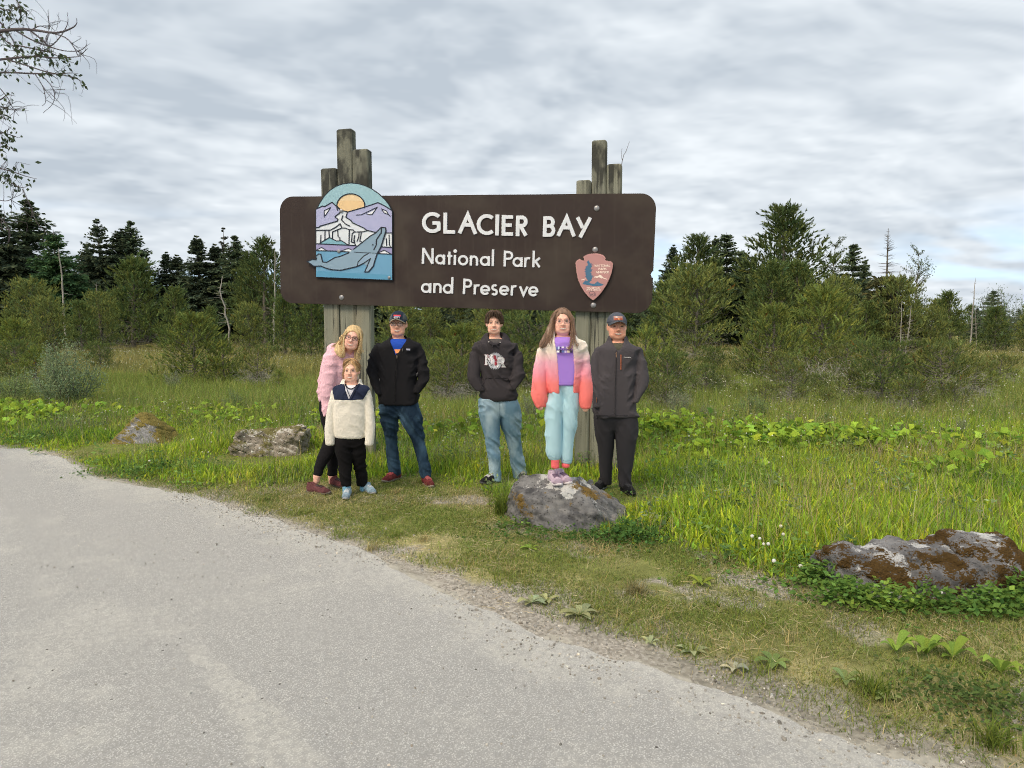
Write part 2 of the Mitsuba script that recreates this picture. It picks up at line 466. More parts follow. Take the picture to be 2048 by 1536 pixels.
Bx = 1305.5
caps = [  # one list of strokes per letter, in pixels of an enlargement of the photograph
    [arc(222, 283, 132, 42, 318) + [(317, 384), (317, 290), (222, 288)]],
    [[(418, 133), (415, 424), (566, 427)]],
    [[(632, 447), (760, 165), (878, 458)], [(690, 316), (826, 320)]],
    [arc(1052, 314, 128, 48, 312, ry=132)],
    [[(1212, 161), (1204, 479)]],
    [[(1308, 168), (1303, 482)], [(1306, 198), (1450, 199)], [(1306, 322), (1430, 323)], [(1304, 456), (1450, 458)]],
    [[(Bx + 219, 178), (Bx + 213, 490)], [(Bx + 219, 204), (Bx + 285, 205)] + arc(Bx + 285, 268, 53, 90, -90, 16, 63) + [(Bx + 219, 334)], [(Bx + 262, 340), (Bx + 340, 484)]],
    [[(Bx + 633, 188), (Bx + 625, 500)], [(Bx + 633, 214), (Bx + 700, 215)] + arc(Bx + 700, 275, 52, 90, -90, 14, 60) + [(Bx + 633, 337)], [(Bx + 700, 337)] + arc(Bx + 703, 404, 56, 90, -90, 14, 68) + [(Bx + 628, 473)]],
    [[(Bx + 830, 487), (Bx + 963, 206), (Bx + 1074, 495)], [(Bx + 892, 357), (Bx + 1024, 361)]],
    [[(Bx + 1126, 203), (Bx + 1205, 365)], [(Bx + 1322, 207), (Bx + 1165, 510)]],
]
ring = lambda cx, cy, r=59: arc(cx, cy, r, 0, 360, 40)
small = [
    [[(82, 668), (75, 912)], [(84, 676), (221, 908)], [(224, 672), (221, 914)]],
    [ring(338, 845), [(399, 772), (396, 922)]],
    [[(480, 726), (475, 924)], [(445, 790), (522, 792)]],
    [ring(568, 717, 11), [(565, 776), (561, 930)]],
    [ring(688, 857, 62)],
    [[(809, 784), (805, 938)], [(808, 862)] + arc(854, 850, 47, 175, 0, 16, 48) + [(900, 938)]],
    [ring(1020, 868), [(1082, 793), (1080, 944)]],
    [[(1145, 690), (1140, 946)]],
    [[(1328, 710), (1322, 952)], [(1328, 732), (1388, 733)] + arc(1388, 784, 46, 90, -90, 14, 50) + [(1326, 835)]],
    [ring(Bx + 212, 885), [(Bx + 275, 810), (Bx + 270, 960)]],
    [[(Bx + 333, 813), (Bx + 327, 962)], [(Bx + 331, 880)] + arc(Bx + 380, 872, 47, 172, 62, 10, 48)],
    [[(Bx + 461, 712), (Bx + 452, 964)], [(Bx + 460, 892), (Bx + 552, 822)], [(Bx + 482, 872), (Bx + 548, 963)]],
    [ring(122, 1280), [(188, 1204), (185, 1357)]],
    [[(252, 1204), (247, 1357)], [(250, 1280)] + arc(298, 1268, 46, 175, 0, 16, 48) + [(342, 1357)]],
    [ring(455, 1292), [(525, 1113), (518, 1365)]],
    [[(710, 1136), (700, 1372)], [(710, 1158), (766, 1159)] + arc(766, 1209, 44, 90, -90, 14, 50) + [(705, 1260)]],
    [[(869, 1226), (865, 1377)], [(868, 1300)] + arc(915, 1285, 46, 172, 62, 10, 46)],
    [[(966, 1314), (1082, 1314)] + arc(1024, 1310, 60, 0, 318, 36)],
    [arc(1168, 1272, 34, 40, 250, 16, 34) + arc(1165, 1343, 36, 72, -150, 18, 36)],
    [[(1256, 1318), (1372, 1318)] + arc(1314, 1316, 60, 0, 318, 36)],
    [[(Bx + 130, 1243), (Bx + 122, 1394)], [(Bx + 128, 1310)] + arc(Bx + 174, 1298, 46, 172, 62, 10, 46)],
    [[(Bx + 250, 1254), (Bx + 302, 1386), (Bx + 364, 1258)]],
    [[(Bx + 394, 1333), (Bx + 512, 1333)] + arc(Bx + 452, 1330, 61, 0, 318, 36)],
]
WHITE = lin(216, 220, 226)
for glyphs, wide, deep in ((caps, 56, 0.071), (small, 34, 0.069)):
    for strokes in glyphs:
        shape = unary_union([sg.LineString(s).buffer(wide / 2, cap_style="flat", join_style="mitre", mitre_limit=2.5) if len(s) < 6 else sg.LineString(s).buffer(wide / 2, cap_style="flat", quad_segs=6) for s in strokes])
        dyed(sign + "__letter", slab(mapped(shape.simplify(0.5), A), 0.0582, deep), WHITE, "vc_satin")

for px, py in [(687.5, 595.5), (1194.5, 418.5), (1191.5, 500.5), (1188, 611), (784.5, 556.5)]:
    s, t = on_sign(px, py)
    b = trimesh.creation.icosphere(2, 0.03)
    b.apply_scale([1, 1, 0.38])
    h = trimesh.creation.cylinder(0.010, 0.008, sections=6)
    h.apply_translation([0, 0, 0.012])
    b = trimesh.util.concatenate([b, h])
    b.apply_scale(0.62 if px == 784.5 else 1.0)
    b.apply_translation([s, t, 0.0585 if px != 784.5 else 0.092])
    b.apply_transform(SM)
    put(sign + "__bolt", b, "bolt_steel", smooth=30)

# the whale panel: a flat plate with a painted, outlined scene
panel = thing("whale_panel", "arched blue panel of a leaping whale, snowy mountains and low sun on the sign", "emblem")
M = crop(620, 360, 7.316)


def ink(key, pts, z0, z1, c, **k):
    return dyed(panel + "__" + key, slab(mapped(sg.Polygon(pts).buffer(0), M), z0, z1), lin(*c), "vc_satin", **k)


arch = [(133, 1432), (133, 445)] + [(150, 425), (180, 365), (250, 255), (330, 170), (430, 105), (530, 70), (640, 58), (750, 68), (850, 98), (950, 145), (1050, 215), (1140, 300), (1200, 375), (1248, 470), (1252, 1478)]
whale = [(18, 1203), (40, 1190), (95, 1172), (140, 1180), (150, 1172), (146, 1125), (185, 1093), (212, 1098), (222, 1150), (240, 1210), (300, 1216), (345, 1190), (420, 1145), (500, 1128), (610, 1080), (670, 1035), (780, 960), (850, 900), (930, 835), (1010, 790), (1050, 755), (1090, 708), (1150, 715), (1157, 760), (1140, 850), (1085, 990), (1030, 1090), (1000, 1180), (975, 1270), (905, 1352), (850, 1355), (890, 1290), (840, 1240), (740, 1275), (620, 1310), (500, 1330), (380, 1322), (290, 1300), (215, 1268), (115, 1272), (80, 1240), (45, 1218)]
body = sg.Polygon(arch).union(sg.Polygon(whale).intersection(sg.box(0, 1000, 200, 1330)).buffer(6))
dyed(panel + "__plate", slab(mapped(body, M), 0.0585, 0.080), lin(38, 44, 52), "vc_satin")
face = sg.Polygon(arch).buffer(-9)


def paint(key, pts, level, c):
    g = sg.Polygon(pts).buffer(0).intersection(face)
    z = 0.080 + 0.0012 * level
    dyed(panel + "__" + key, slab(mapped(g, M), 0.0795, z), lin(*c), "vc_satin")


paint("sky_field", arch, 1, (146, 184, 196))
paint("sun_disc", arc(645, 400, 203, 200, -20, 40, 175) + [(800, 420), (600, 480), (520, 465)], 2, (224, 200, 160))
paint("sun_disc", [(445, 385), (470, 330), (560, 318), (740, 322), (825, 335), (848, 395), (600, 478), (500, 460)], 3, (224, 193, 146))
paint("mountain_field", [(100, 460), (150, 440), (235, 400), (265, 408), (372, 342), (500, 462), (470, 510), (420, 545), (460, 600), (440, 620), (195, 690), (100, 720)], 4, (168, 172, 208))
paint("mountain_field", [(600, 488), (830, 425), (855, 395), (1040, 350), (1140, 400), (1260, 470), (1260, 790), (1010, 780), (870, 755), (650, 610), (575, 565)], 4, (168, 172, 208))
paint("snow_patch", [(262, 462), (335, 432), (275, 540)], 5, (220, 224, 232))
paint("snow_patch", [(875, 512), (1010, 445), (955, 520), (915, 524)], 5, (220, 224, 232))
paint("snow_patch", [(1098, 460), (1160, 475), (1185, 520), (1130, 500)], 5, (220, 224, 232))
paint("glacier_field", [(100, 715), (195, 690), (450, 615), (415, 560), (420, 540), (520, 470), (598, 482), (575, 562), (650, 615), (860, 750), (1010, 780), (1260, 790), (1260, 1000), (100, 950)], 3, (212, 220, 228))
paint("iceberg", [(200, 940), (335, 865), (440, 905), (510, 905), (610, 965)], 5, (124, 172, 188))
paint("shore_field", [(100, 945), (720, 972), (1260, 1000), (1260, 1100), (100, 1045)], 5, (150, 146, 186))
for q in ([(150, 1040), (220, 1002), (300, 1045)], [(510, 1055), (610, 1015), (730, 1070)], [(1050, 1078), (1130, 1040), (1225, 1095)]):
    paint("ice_floe", q, 6, (222, 226, 234))
paint("water_field", [(100, 1044), (600, 1062), (1260, 1102), (1260, 1490), (100, 1440)], 6, (104, 156, 190))
paint("water_field", [(100, 1335), (300, 1345), (620, 1368), (1000, 1385), (1260, 1400), (1260, 1490), (100, 1440)], 7, (86, 148, 182))
dyed(panel + "__whale", slab(mapped(sg.Polygon(whale).buffer(-3), M), 0.0795, 0.0925), lin(132, 158, 178), "vc_satin", label="grey blue breaching whale whose tail reaches past the panel edge")
paint("fin", [(745, 1270), (755, 1210), (830, 1130), (905, 1085), (1025, 1085), (975, 1270), (905, 1352), (850, 1355), (890, 1290), (935, 1160), (840, 1225)], 11.5, (140, 166, 188))
lines = [
    (6, [(135, 445), (235, 400), (265, 408), (372, 345), (500, 462)], 7), (6, [(600, 486), (830, 420), (1040, 350), (1140, 400), (1245, 465)], 7),
    (6, arc(645, 400, 203, 200, -8, 40, 178), 7), (6, [(440, 395), (500, 455), (530, 468), (598, 482), (575, 562), (650, 610), (665, 640), (830, 715), (880, 750), (1010, 782), (1040, 760)], 8),
    (6, [(500, 470), (480, 505), (420, 548), (420, 562), (460, 590), (450, 618), (200, 690), (185, 708), (140, 712)], 8),
    (6, [(140, 752), (270, 750), (350, 748), (430, 705), (490, 655), (510, 700), (520, 715), (460, 740), (385, 772)], 8),
    (6, [(530, 540), (510, 600), (570, 660), (630, 690)], 8), (5, [(520, 716), (570, 720), (620, 740), (680, 745), (700, 775), (830, 770), (880, 757)], 8),
    (6, [(272, 750), (270, 885)], 8), (6, [(328, 755), (335, 855), (200, 935)], 8), (5, [(335, 855), (440, 905), (510, 900), (610, 965)], 8), (5, [(380, 775), (380, 870)], 8),
    (5, [(455, 740), (460, 840), (485, 860), (488, 895)], 8), (6, [(625, 745), (618, 960)], 8), (6, [(690, 780), (665, 800), (655, 920), (690, 930), (700, 900)], 8), (6, [(700, 830), (690, 900), (712, 965)], 8),
    (5, [(765, 780), (760, 850), (735, 910)], 8), (5, [(798, 785), (775, 910), (800, 915)], 8), (5, [(212, 820), (208, 930)], 8), (5, [(1160, 870), (1165, 970)], 8), (5, [(1200, 820), (1205, 960), (1220, 990)], 8),
    (6, [(140, 945), (720, 972)], 8), (6, [(1090, 992), (1245, 1000)], 8), (6, [(140, 1045), (430, 1052), (740, 1072), (1245, 1098)], 9), (4, [(150, 1035), (220, 1000), (300, 1045)], 9), (4, [(505, 1052), (610, 1012), (735, 1072)], 9), (4, [(1045, 1078), (1130, 1038), (1230, 1095)], 9),
    (4, [(260, 560), (262, 465), (355, 420), (275, 540)], 8), (4, [(725, 530), (800, 525), (1030, 415), (955, 522), (910, 524), (875, 512)], 8), (4, [(1090, 440), (1160, 468), (1190, 520), (1218, 548)], 8), (4, [(1098, 455), (1130, 500), (1190, 522)], 8),
    (5, [(1140, 790), (1245, 788)], 8),
    (6, [(146, 1125), (185, 1093), (212, 1098), (240, 1210), (300, 1216), (420, 1145), (500, 1128), (620, 1078)], 12.5), (6, [(690, 1025), (850, 900), (930, 835), (1010, 790), (1090, 708), (1150, 715), (1157, 760), (1085, 990), (1030, 1090), (1000, 1180), (975, 1270), (905, 1352), (850, 1355), (935, 1160)], 12.5),
    (6, [(18, 1203), (95, 1172), (146, 1180), (155, 1150)], 12.5), (6, [(18, 1205), (115, 1272), (215, 1268), (290, 1300), (380, 1322), (500, 1330), (740, 1275), (840, 1225), (935, 1160)], 12.5),
    (6, [(745, 1270), (755, 1210), (830, 1130), (905, 1085)], 12.5), (7, [(1095, 715), (1090, 790), (1020, 890), (1020, 960), (985, 1030)], 12.5), (3, [(700, 1068), (1030, 1085)], 12.5),
]
for w, pts, lv in lines:
    g = sg.LineString(pts).buffer(w + 1.5, quad_segs=3)
    if lv < 12:
        g = g.intersection(sg.Polygon(arch).buffer(-2))
    dyed(panel + "__outline", slab(mapped(g, M), 0.0795, 0.0803 + 0.0012 * lv), lin(24, 33, 46), "vc_satin")
dyed(panel + "__eye", slab(mapped(sg.Point(968, 963).buffer(12), M), 0.09, 0.0955), lin(20, 26, 36))
rim = sg.Polygon(arch).difference(sg.Polygon(arch).buffer(-12)).difference(sg.Polygon(whale).intersection(sg.box(0, 1000, 200, 1330)))
dyed(panel + "__rim", slab(mapped(rim, M), 0.0795, 0.0840), lin(30, 36, 44))
for X_, Y_ in [(508, 470), (475, 1055)]:
    b = trimesh.creation.icosphere(2, 0.021)
    b.apply_scale([1, 1, 0.4])
    b.apply_translation([*M(X_, Y_), 0.0945])
    b.apply_transform(SM)
    put(panel + "__bolt", b, "bolt_steel", smooth=True)

# the arrowhead emblem
shield = thing("arrowhead_emblem", "dusty pink arrowhead plaque with a blue tree and white peak, fixed to the sign", "emblem")
Q = crop(1120, 490, 11.815)


def flake(pts, amp, seed, n=260):
    """A knapped outline: small scallops all round."""
    line = sg.Polygon(pts).exterior
    r = np.random.default_rng(seed)
    s = np.linspace(0, 1, n, endpoint=False)
    p = np.array([line.interpolate(x, normalized=True).coords[0] for x in s])
    t = np.roll(p, -1, 0) - np.roll(p, 1, 0)
    nn = unit(np.stack([t[:, 1], -t[:, 0]], -1))
    return sg.Polygon(p + nn * (np.abs(np.sin(s * 60 * np.pi + r.random(n) * 0.3)) * amp)[:, None]).buffer(0)


head = flake([(395, 440), (420, 395), (490, 352), (540, 380), (575, 398), (600, 385), (595, 345), (580, 310), (600, 280), (680, 245), (760, 228), (860, 222), (950, 230), (1040, 265), (1090, 320), (1075, 350), (1090, 385), (1150, 402), (1220, 410), (1262, 450), (1250, 560), (1225, 680), (1180, 800), (1110, 950), (1010, 1100), (910, 1220), (800, 1308), (700, 1230), (600, 1110), (510, 960), (450, 810), (415, 620)], 7, 5)
dyed(shield + "__plaque", slab(mapped(head, Q), 0.0585, 0.090), lin(196, 150, 146))
dyed(shield + "__field", slab(mapped(head.buffer(-16), Q), 0.089, 0.0925), lin(184, 136, 134))
BLUE = lin(72, 112, 142)
rng = np.random.default_rng(77)
tree_l, tree_r = [], []
for yy, wl, wr in [(380, 20, 15), (420, 55, 25), (450, 25, 80), (480, 20, 95), (520, 75, 90), (560, 90, 55), (600, 100, 110), (640, 105, 60), (680, 95, 80), (720, 80, 100), (760, 85, 120), (800, 60, 85), (840, 30, 75), (880, 60, 20)]:
    tree_l += [(700 - wl, yy), (700 - wl * 0.62, yy + 16)]
    tree_r += [(700 + wr, yy + 8), (700 + wr * 0.6, yy + 24)]
blue_tree = sg.Polygon(tree_l + [(560, 935), (690, 960)] + [(740, 940), (705, 890)] + tree_r[::-1]).buffer(0)
dyed(shield + "__tree_print", slab(mapped(blue_tree, Q), 0.0915, 0.0945), BLUE)
bank = sg.Polygon([(555, 930), (620, 850), (690, 870), (730, 915), (820, 935), (870, 905), (905, 868), (940, 900), (985, 925), (1050, 940), (1010, 975), (820, 985), (650, 950)])
dyed(shield + "__bank_print", slab(mapped(bank, Q), 0.0915, 0.0940), BLUE)
CREAM = lin(238, 226, 214)
peak = sg.Polygon([(825, 775), (855, 752), (890, 760), (970, 715), (1040, 780), (1135, 822), (1130, 832), (1040, 800), (1010, 785), (990, 812), (960, 775), (915, 782), (880, 795), (860, 778), (828, 785)])
dyed(shield + "__peak_print", slab(mapped(peak, Q), 0.0915, 0.0940), CREAM)
dyed(shield + "__peak_print", slab(mapped(sg.Polygon([(530, 838), (620, 808), (640, 812), (545, 852)]), Q), 0.0915, 0.0938), CREAM)
bison = sg.LineString([(715, 1185), (712, 1130), (740, 1112), (790, 1105), (845, 1130), (858, 1190), (840, 1185), (838, 1165), (790, 1165), (785, 1185), (765, 1190), (755, 1165), (730, 1190)]).buffer(6).union(sg.LineString([(735, 1215), (855, 1210)]).buffer(7))
dyed(shield + "__bison_print", slab(mapped(bison, Q), 0.0915, 0.0938), lin(96, 84, 96))


def word(text, x0, x1, ybase, hgt, bold=True):
    """A line of lettering on the plaque between two pixel columns."""
    m = meshkit.text_mesh(text, 1.0, 0.05, bold=bold)
    b = m.bounds
    k = (x1 - x0) / (b[1, 0] - b[0, 0])
    v = m.vertices
    st = np.array([Q(x0 + (a[0] - b[0, 0]) * k, ybase - a[1] * hgt) for a in v])
    m.vertices = np.column_stack([st, 0.0918 + v[:, 2] / 0.05 * 0.0025])
    m.apply_transform(SM)
    dyed(shield + "__text_line", m, CREAM)


word("NATIONAL", 842, 1205, 528, 44)
word("PARK", 930, 1118, 602, 44)
word("SERVICE", 875, 1178, 680, 48)
word("Department", 660, 968, 1040, 36)
word("of the Interior", 640, 985, 1085, 36)
# ------------------------------------------------------------------ implicit shapes -> meshes
def length(a):
    return np.sqrt((a * a).sum(-1))


def limb(p, a, b, r1, r2):
    a, b = np.asarray(a, float), np.asarray(b, float)
    ba = b - a
    t = np.clip(((p - a) @ ba) / (ba @ ba + 1e-12), 0, 1)
    return length(p - a - t[:, None] * ba) - (r1 + (r2 - r1) * t)


def egg(p, c, r, rot=None):
    q = p - np.asarray(c, float)
    if rot is not None:
        q = q @ rot
    r = np.asarray(r, float)
    k0, k1 = length(q / r), length(q / (r * r))
    return k0 * (k0 - 1) / (k1 + 1e-9)


def smin(a, b, k):
    h = np.maximum(k - np.abs(a - b), 0) / k
    return np.minimum(a, b) - h * h * k * 0.25


def smax(a, b, k):
    return -smin(-a, -b, k)


def blend(ds, k):
    out = ds[0]
    for d in ds[1:]:
        out = smin(out, d, k)
    return out


def chain(p, pts, rs, k=0.0):
    ds = [limb(p, pts[i], pts[i + 1], rs[i], rs[i + 1]) for i in range(len(pts) - 1)]
    return blend(ds, k) if k else np.minimum.reduce(ds)


def rotx(a):
    c, s = math.cos(a), math.sin(a)
    return np.array([[1, 0, 0], [0, c, -s], [0, s, c]])


def roty(a):
    c, s = math.cos(a), math.sin(a)
    return np.array([[c, 0, s], [0, 1, 0], [-s, 0, c]])


def rotz(a):
    c, s = math.cos(a), math.sin(a)
    return np.array([[c, -s, 0], [s, c, 0], [0, 0, 1]])


def mesh_of(fn, lo, hi, h, slack=0.02):
    """Surface nets of fn = 0 inside the box; the fine lattice is only evaluated near the surface."""
    lo, hi = np.asarray(lo, float), np.asarray(hi, float)
    B = 4
    nb = np.maximum(np.ceil((hi - lo) / (h * B)).astype(int), 1)
    c = [lo[a] + (np.arange(nb[a]) + 0.5) * h * B for a in range(3)]
    C = np.stack(np.meshgrid(*c, indexing="ij"), -1).reshape(-1, 3)
    dc = fn(C).reshape(nb)
    near = np.abs(dc) < h * B * 1.0 + slack
    n = nb * B + 1
    pad = np.zeros(nb + 2, bool)
    pad[1:-1, 1:-1, 1:-1] = near
    up = np.repeat(np.repeat(np.repeat(near, B, 0), B, 1), B, 2)
    mask = np.zeros(n, bool)
    mask[:-1, :-1, :-1] |= up
    mask[1:, :-1, :-1] |= up
    mask[:-1, 1:, :-1] |= up
    mask[:-1, :-1, 1:] |= up
    mask[1:, 1:, 1:] |= up
    mask[1:, 1:, :-1] |= up
    mask[1:, :-1, 1:] |= up
    mask[:-1, 1:, 1:] |= up
    D = np.full(n, 1.0, np.float64)
    cs = np.repeat(np.repeat(np.repeat(dc, B, 0), B, 1), B, 2)
    D[:-1, :-1, :-1] = np.where(cs < 0, -1.0, 1.0)
    idx = np.nonzero(mask)
    P = lo + np.stack(idx, -1) * h
    D[idx] = fn(P)
    for a in range(3):                       # closed at the box
        sl = [slice(None)] * 3
        for e in (0, -1):
            sl[a] = e
            D[tuple(sl)] = np.maximum(D[tuple(sl)], 1e-4)
    neg = D < 0
    cells = [neg[x:n[0] - 1 + x, y:n[1] - 1 + y, z:n[2] - 1 + z] for x in (0, 1) for y in (0, 1) for z in (0, 1)]
    total = sum(k.astype(np.int8) for k in cells)
    ci = np.nonzero((total > 0) & (total < 8))
    acc, cnt = np.zeros((len(ci[0]), 3)), np.zeros(len(ci[0]))
    corner = [(x, y, z) for x in (0, 1) for y in (0, 1) for z in (0, 1)]
    val = {k: D[ci[0] + k[0], ci[1] + k[1], ci[2] + k[2]] for k in corner}
    for a in corner:
        for ax in range(3):
            if a[ax]:
                continue
            b = tuple(a[k] + (k == ax) for k in range(3))
            va, vb = val[a], val[b]
            on = (va < 0) != (vb < 0)
            t = np.where(on, va / np.where(on, va - vb, 1), 0)
            q = np.array(a, float)[None] + t[:, None] * np.eye(3)[ax]
            acc += np.where(on[:, None], q, 0)
            cnt += on
    V = lo + (np.stack(ci, -1) + acc / cnt[:, None]) * h
    idm = np.full(n - 1, -1, np.int64)
    idm[ci] = np.arange(len(ci[0]))
    F = []
    for ax in range(3):
        s0, s1 = [slice(None)] * 3, [slice(None)] * 3
        s0[ax], s1[ax] = slice(0, n[ax] - 1), slice(1, n[ax])
        a, b = neg[tuple(s0)], neg[tuple(s1)]
        e = np.array(np.nonzero(a != b))
        u, w = (ax + 1) % 3, (ax + 2) % 3
        ok = (e[u] > 0) & (e[w] > 0) & (e[u] < n[u] - 1) & (e[w] < n[w] - 1)
        e = e[:, ok]
        out = a[tuple(e)]

        def cell(du, dw):
            k = e.copy()
            k[u] -= du
            k[w] -= dw
            return idm[tuple(k)]

        q = np.stack([cell(1, 1), cell(0, 1), cell(0, 0), cell(1, 0)], -1)
        F.append(np.where(out[:, None], q, q[:, ::-1]))
    Q = np.vstack(F)
    Q = Q[(Q >= 0).all(1)]
    return V, np.vstack([Q[:, [0, 1, 2]], Q[:, [0, 2, 3]]])


def relax(V, F, n=1, lam=0.5):
    e = np.vstack([F[:, [0, 1]], F[:, [1, 2]], F[:, [2, 0]]])
    for k in range(2 * n):
        acc, cnt = np.zeros_like(V), np.zeros(len(V))
        np.add.at(acc, e[:, 0], V[e[:, 1]])
        np.add.at(acc, e[:, 1], V[e[:, 0]])
        np.add.at(cnt, e[:, 0], 1)
        np.add.at(cnt, e[:, 1], 1)
        V = V + (lam if k % 2 == 0 else -lam * 1.04) * (acc / np.maximum(cnt, 1)[:, None] - V)
    return V


def normals_of(V, F):
    n = np.zeros_like(V)
    f = np.cross(V[F[:, 1]] - V[F[:, 0]], V[F[:, 2]] - V[F[:, 0]])
    for k in range(3):
        np.add.at(n, F[:, k], f)
    return unit(n)
# ------------------------------------------------------------------ boulders
def rock_bsdf(key, dark, pale, lichen, moss_a, moss_b, lichen_at):
    def color(p, n, uv):
        g = fbm(p.x * 26, p.y * 26, p.z * 26, 4)
        h = fbm(p.x * 7 + 3, p.y * 7, p.z * 7, 3)
        speck = noise(p.x * 140, p.y * 140, p.z * 140)
        stone = mix(dark, pale, smoothstep(0.25, 0.75, g * 0.45 + h * 0.3 + 0.25 * noise((p.x * 0.45 + p.z * 0.86) * 30, p.y * 6, (p.x * 0.86 - p.z * 0.45) * 5)))
        stone = mix(stone, (0.03, 0.03, 0.03), smoothstep(0.76, 0.82, noise(p.x * 75, p.y * 75, p.z * 75)) * 0.7)
        l = smoothstep(lichen_at, lichen_at + 0.07, uv.y * 0.5 + fbm(p.x * 11 + 7, p.y * 11, p.z * 11, 5) * 0.75 + (speck - 0.5) * 0.16)
        stone = mix(stone, lichen, l * (0.6 + 0.4 * speck))
        m = smoothstep(0.44, 0.54, uv.x + (g - 0.5) * 0.55 + (speck - 0.5) * 0.35)
        return mix(stone, mix(moss_a, moss_b, speck * 0.6 + 0.4 * h), m)

    def bump(p, n, uv):
        m = smoothstep(0.42, 0.56, uv.x)
        return 0.006 * fbm(p.x * 45, p.y * 45, p.z * 45, 4) + m * 0.008 * noise(p.x * 130, p.y * 130, p.z * 130)

    scene[key] = {"type": "twosided", "bsdf": {"type": "bumpmap", "scale": 1.0, "tex": proc(bump, eps=2e-3), "bsdf": {"type": "principled", "base_color": proc(color), "roughness": 0.9, "specular": 0.2}}}


rock_bsdf("rock_dark", (0.060, 0.060, 0.063), (0.215, 0.213, 0.210), (0.50, 0.50, 0.48), (0.085, 0.055, 0.016), (0.19, 0.125, 0.035), 0.70)
rock_bsdf("rock_green", (0.15, 0.15, 0.16), (0.36, 0.36, 0.37), (0.50, 0.50, 0.50), (0.10, 0.085, 0.020), (0.25, 0.20, 0.06), 0.80)
rock_bsdf("rock_tan", (0.13, 0.115, 0.095), (0.34, 0.30, 0.25), (0.48, 0.47, 0.43), (0.09, 0.085, 0.03), (0.20, 0.18, 0.075), 0.66)
rock_bsdf("rock_moss", (0.06, 0.06, 0.063), (0.19, 0.19, 0.195), (0.42, 0.43, 0.43), (0.026, 0.016, 0.006), (0.090, 0.052, 0.014), 0.72)


def boulder(label, origin, eggs, planes, bsdf, moss, seed, h=0.014, rough=0.05, lich=None, beds=0.30):
    o = np.asarray(origin, float)

    def shape(p):
        d = blend([egg(p, c, r) for c, r in eggs], 0.10)
        for n_, k in planes:
            d = smax(d, p @ unit(np.array(n_, float)) - k, 0.035)
        d = d - (meshkit.fbm(p * 3.0 + seed, 3, seed=seed) - 0.5) * rough * 2.2
        rid = 1 - np.abs(2 * meshkit.fbm(p * 6.5 + 3 * seed, 3, seed=seed + 1) - 1)
        strata = np.abs(np.mod((p @ unit(np.array([0.45, 0.25, 0.86]))) * 11 + 2.2 * meshkit.fbm(p * 4 + seed, 2, seed=seed + 3), 1.0) - 0.5)
        d = d + rough * beds * np.clip((strata - 0.40) / 0.08, 0, 1)
        return d + (rid - 0.75) * rough * 0.8 - (meshkit.noise(p * 24, seed=seed + 2) - 0.5) * 0.008

    pts = np.array([c for c, r in eggs]), np.array([r for c, r in eggs])
    lo, hi = (pts[0] - pts[1]).min(0) - 0.12, (pts[0] + pts[1]).max(0) + 0.12
    lo[2] = max(lo[2], -0.16)
    V, F = mesh_of(shape, lo, hi, h, slack=0.06)
    N = normals_of(V, F)
    m = moss(V, N) + (meshkit.fbm(V * 5.5 + seed, 4, seed=seed + 5) - 0.5) * 1.15
    V = V + N * (0.011 * np.clip((m - 0.44) / 0.1, 0, 1) * (0.6 + 0.8 * meshkit.noise(V * 55, seed=2)))[:, None]
    li = (lich(V, N) if lich else np.clip(N[:, 2], 0, 1)) + 0 * V[:, 0]
    key = thing("boulder", label, "boulder")
    put(key, (V + o, F), bsdf, smooth=True, uv=np.stack([np.clip(m, -1, 2), li], -1))
    return key


g1 = gnd(272, 893)
boulder("low pointed boulder capped with yellow moss at the far left of the grass", [g1[0], g1[1] + 0.2, -0.02], [((0, 0, 0.05), (0.44, 0.36, 0.26)), ((-0.02, 0.02, 0.20), (0.20, 0.20, 0.23)), ((0.22, 0, 0.04), (0.26, 0.25, 0.20))], [((0.1, -1, 0.55), 0.27), ((0.75, -0.2, 0.8), 0.36), ((-0.75, -0.2, 0.8), 0.33)], "rock_green",
        lambda v, n: 0.50 + 0.40 * n[:, 2] - 0.55 * np.exp(-((v[:, 0] - 0.12) ** 2 + (v[:, 2] - 0.10) ** 2) / 0.018) - 0.5 * np.exp(-((v[:, 0] + 0.04) ** 2 + (v[:, 2] - 0.33) ** 2) / 0.010), 3)
g2 = gnd(532, 916)
boulder("rough tan boulder with a pale crusted top behind the person in pink", [g2[0], g2[1] + 0.22, -0.02], [((0, 0, 0.06), (0.54, 0.34, 0.27)), ((0.30, 0.02, 0.22), (0.22, 0.26, 0.19)), ((-0.28, 0.0, 0.18), (0.26, 0.26, 0.17))], [((0, -1, 0.35), 0.27), ((1, -0.15, 0.2), 0.48), ((-0.9, -0.2, 0.55), 0.47), ((-0.15, 0.1, 1), 0.335)], "rock_tan",
        lambda v, n: 0.30 + 0.30 * n[:, 2] - 0.25 * np.clip((v[:, 0] - 0.05) / 0.3, 0, 1) * (n[:, 1] < -0.3), 8, rough=0.085)
G3 = gnd(1140, 1066)
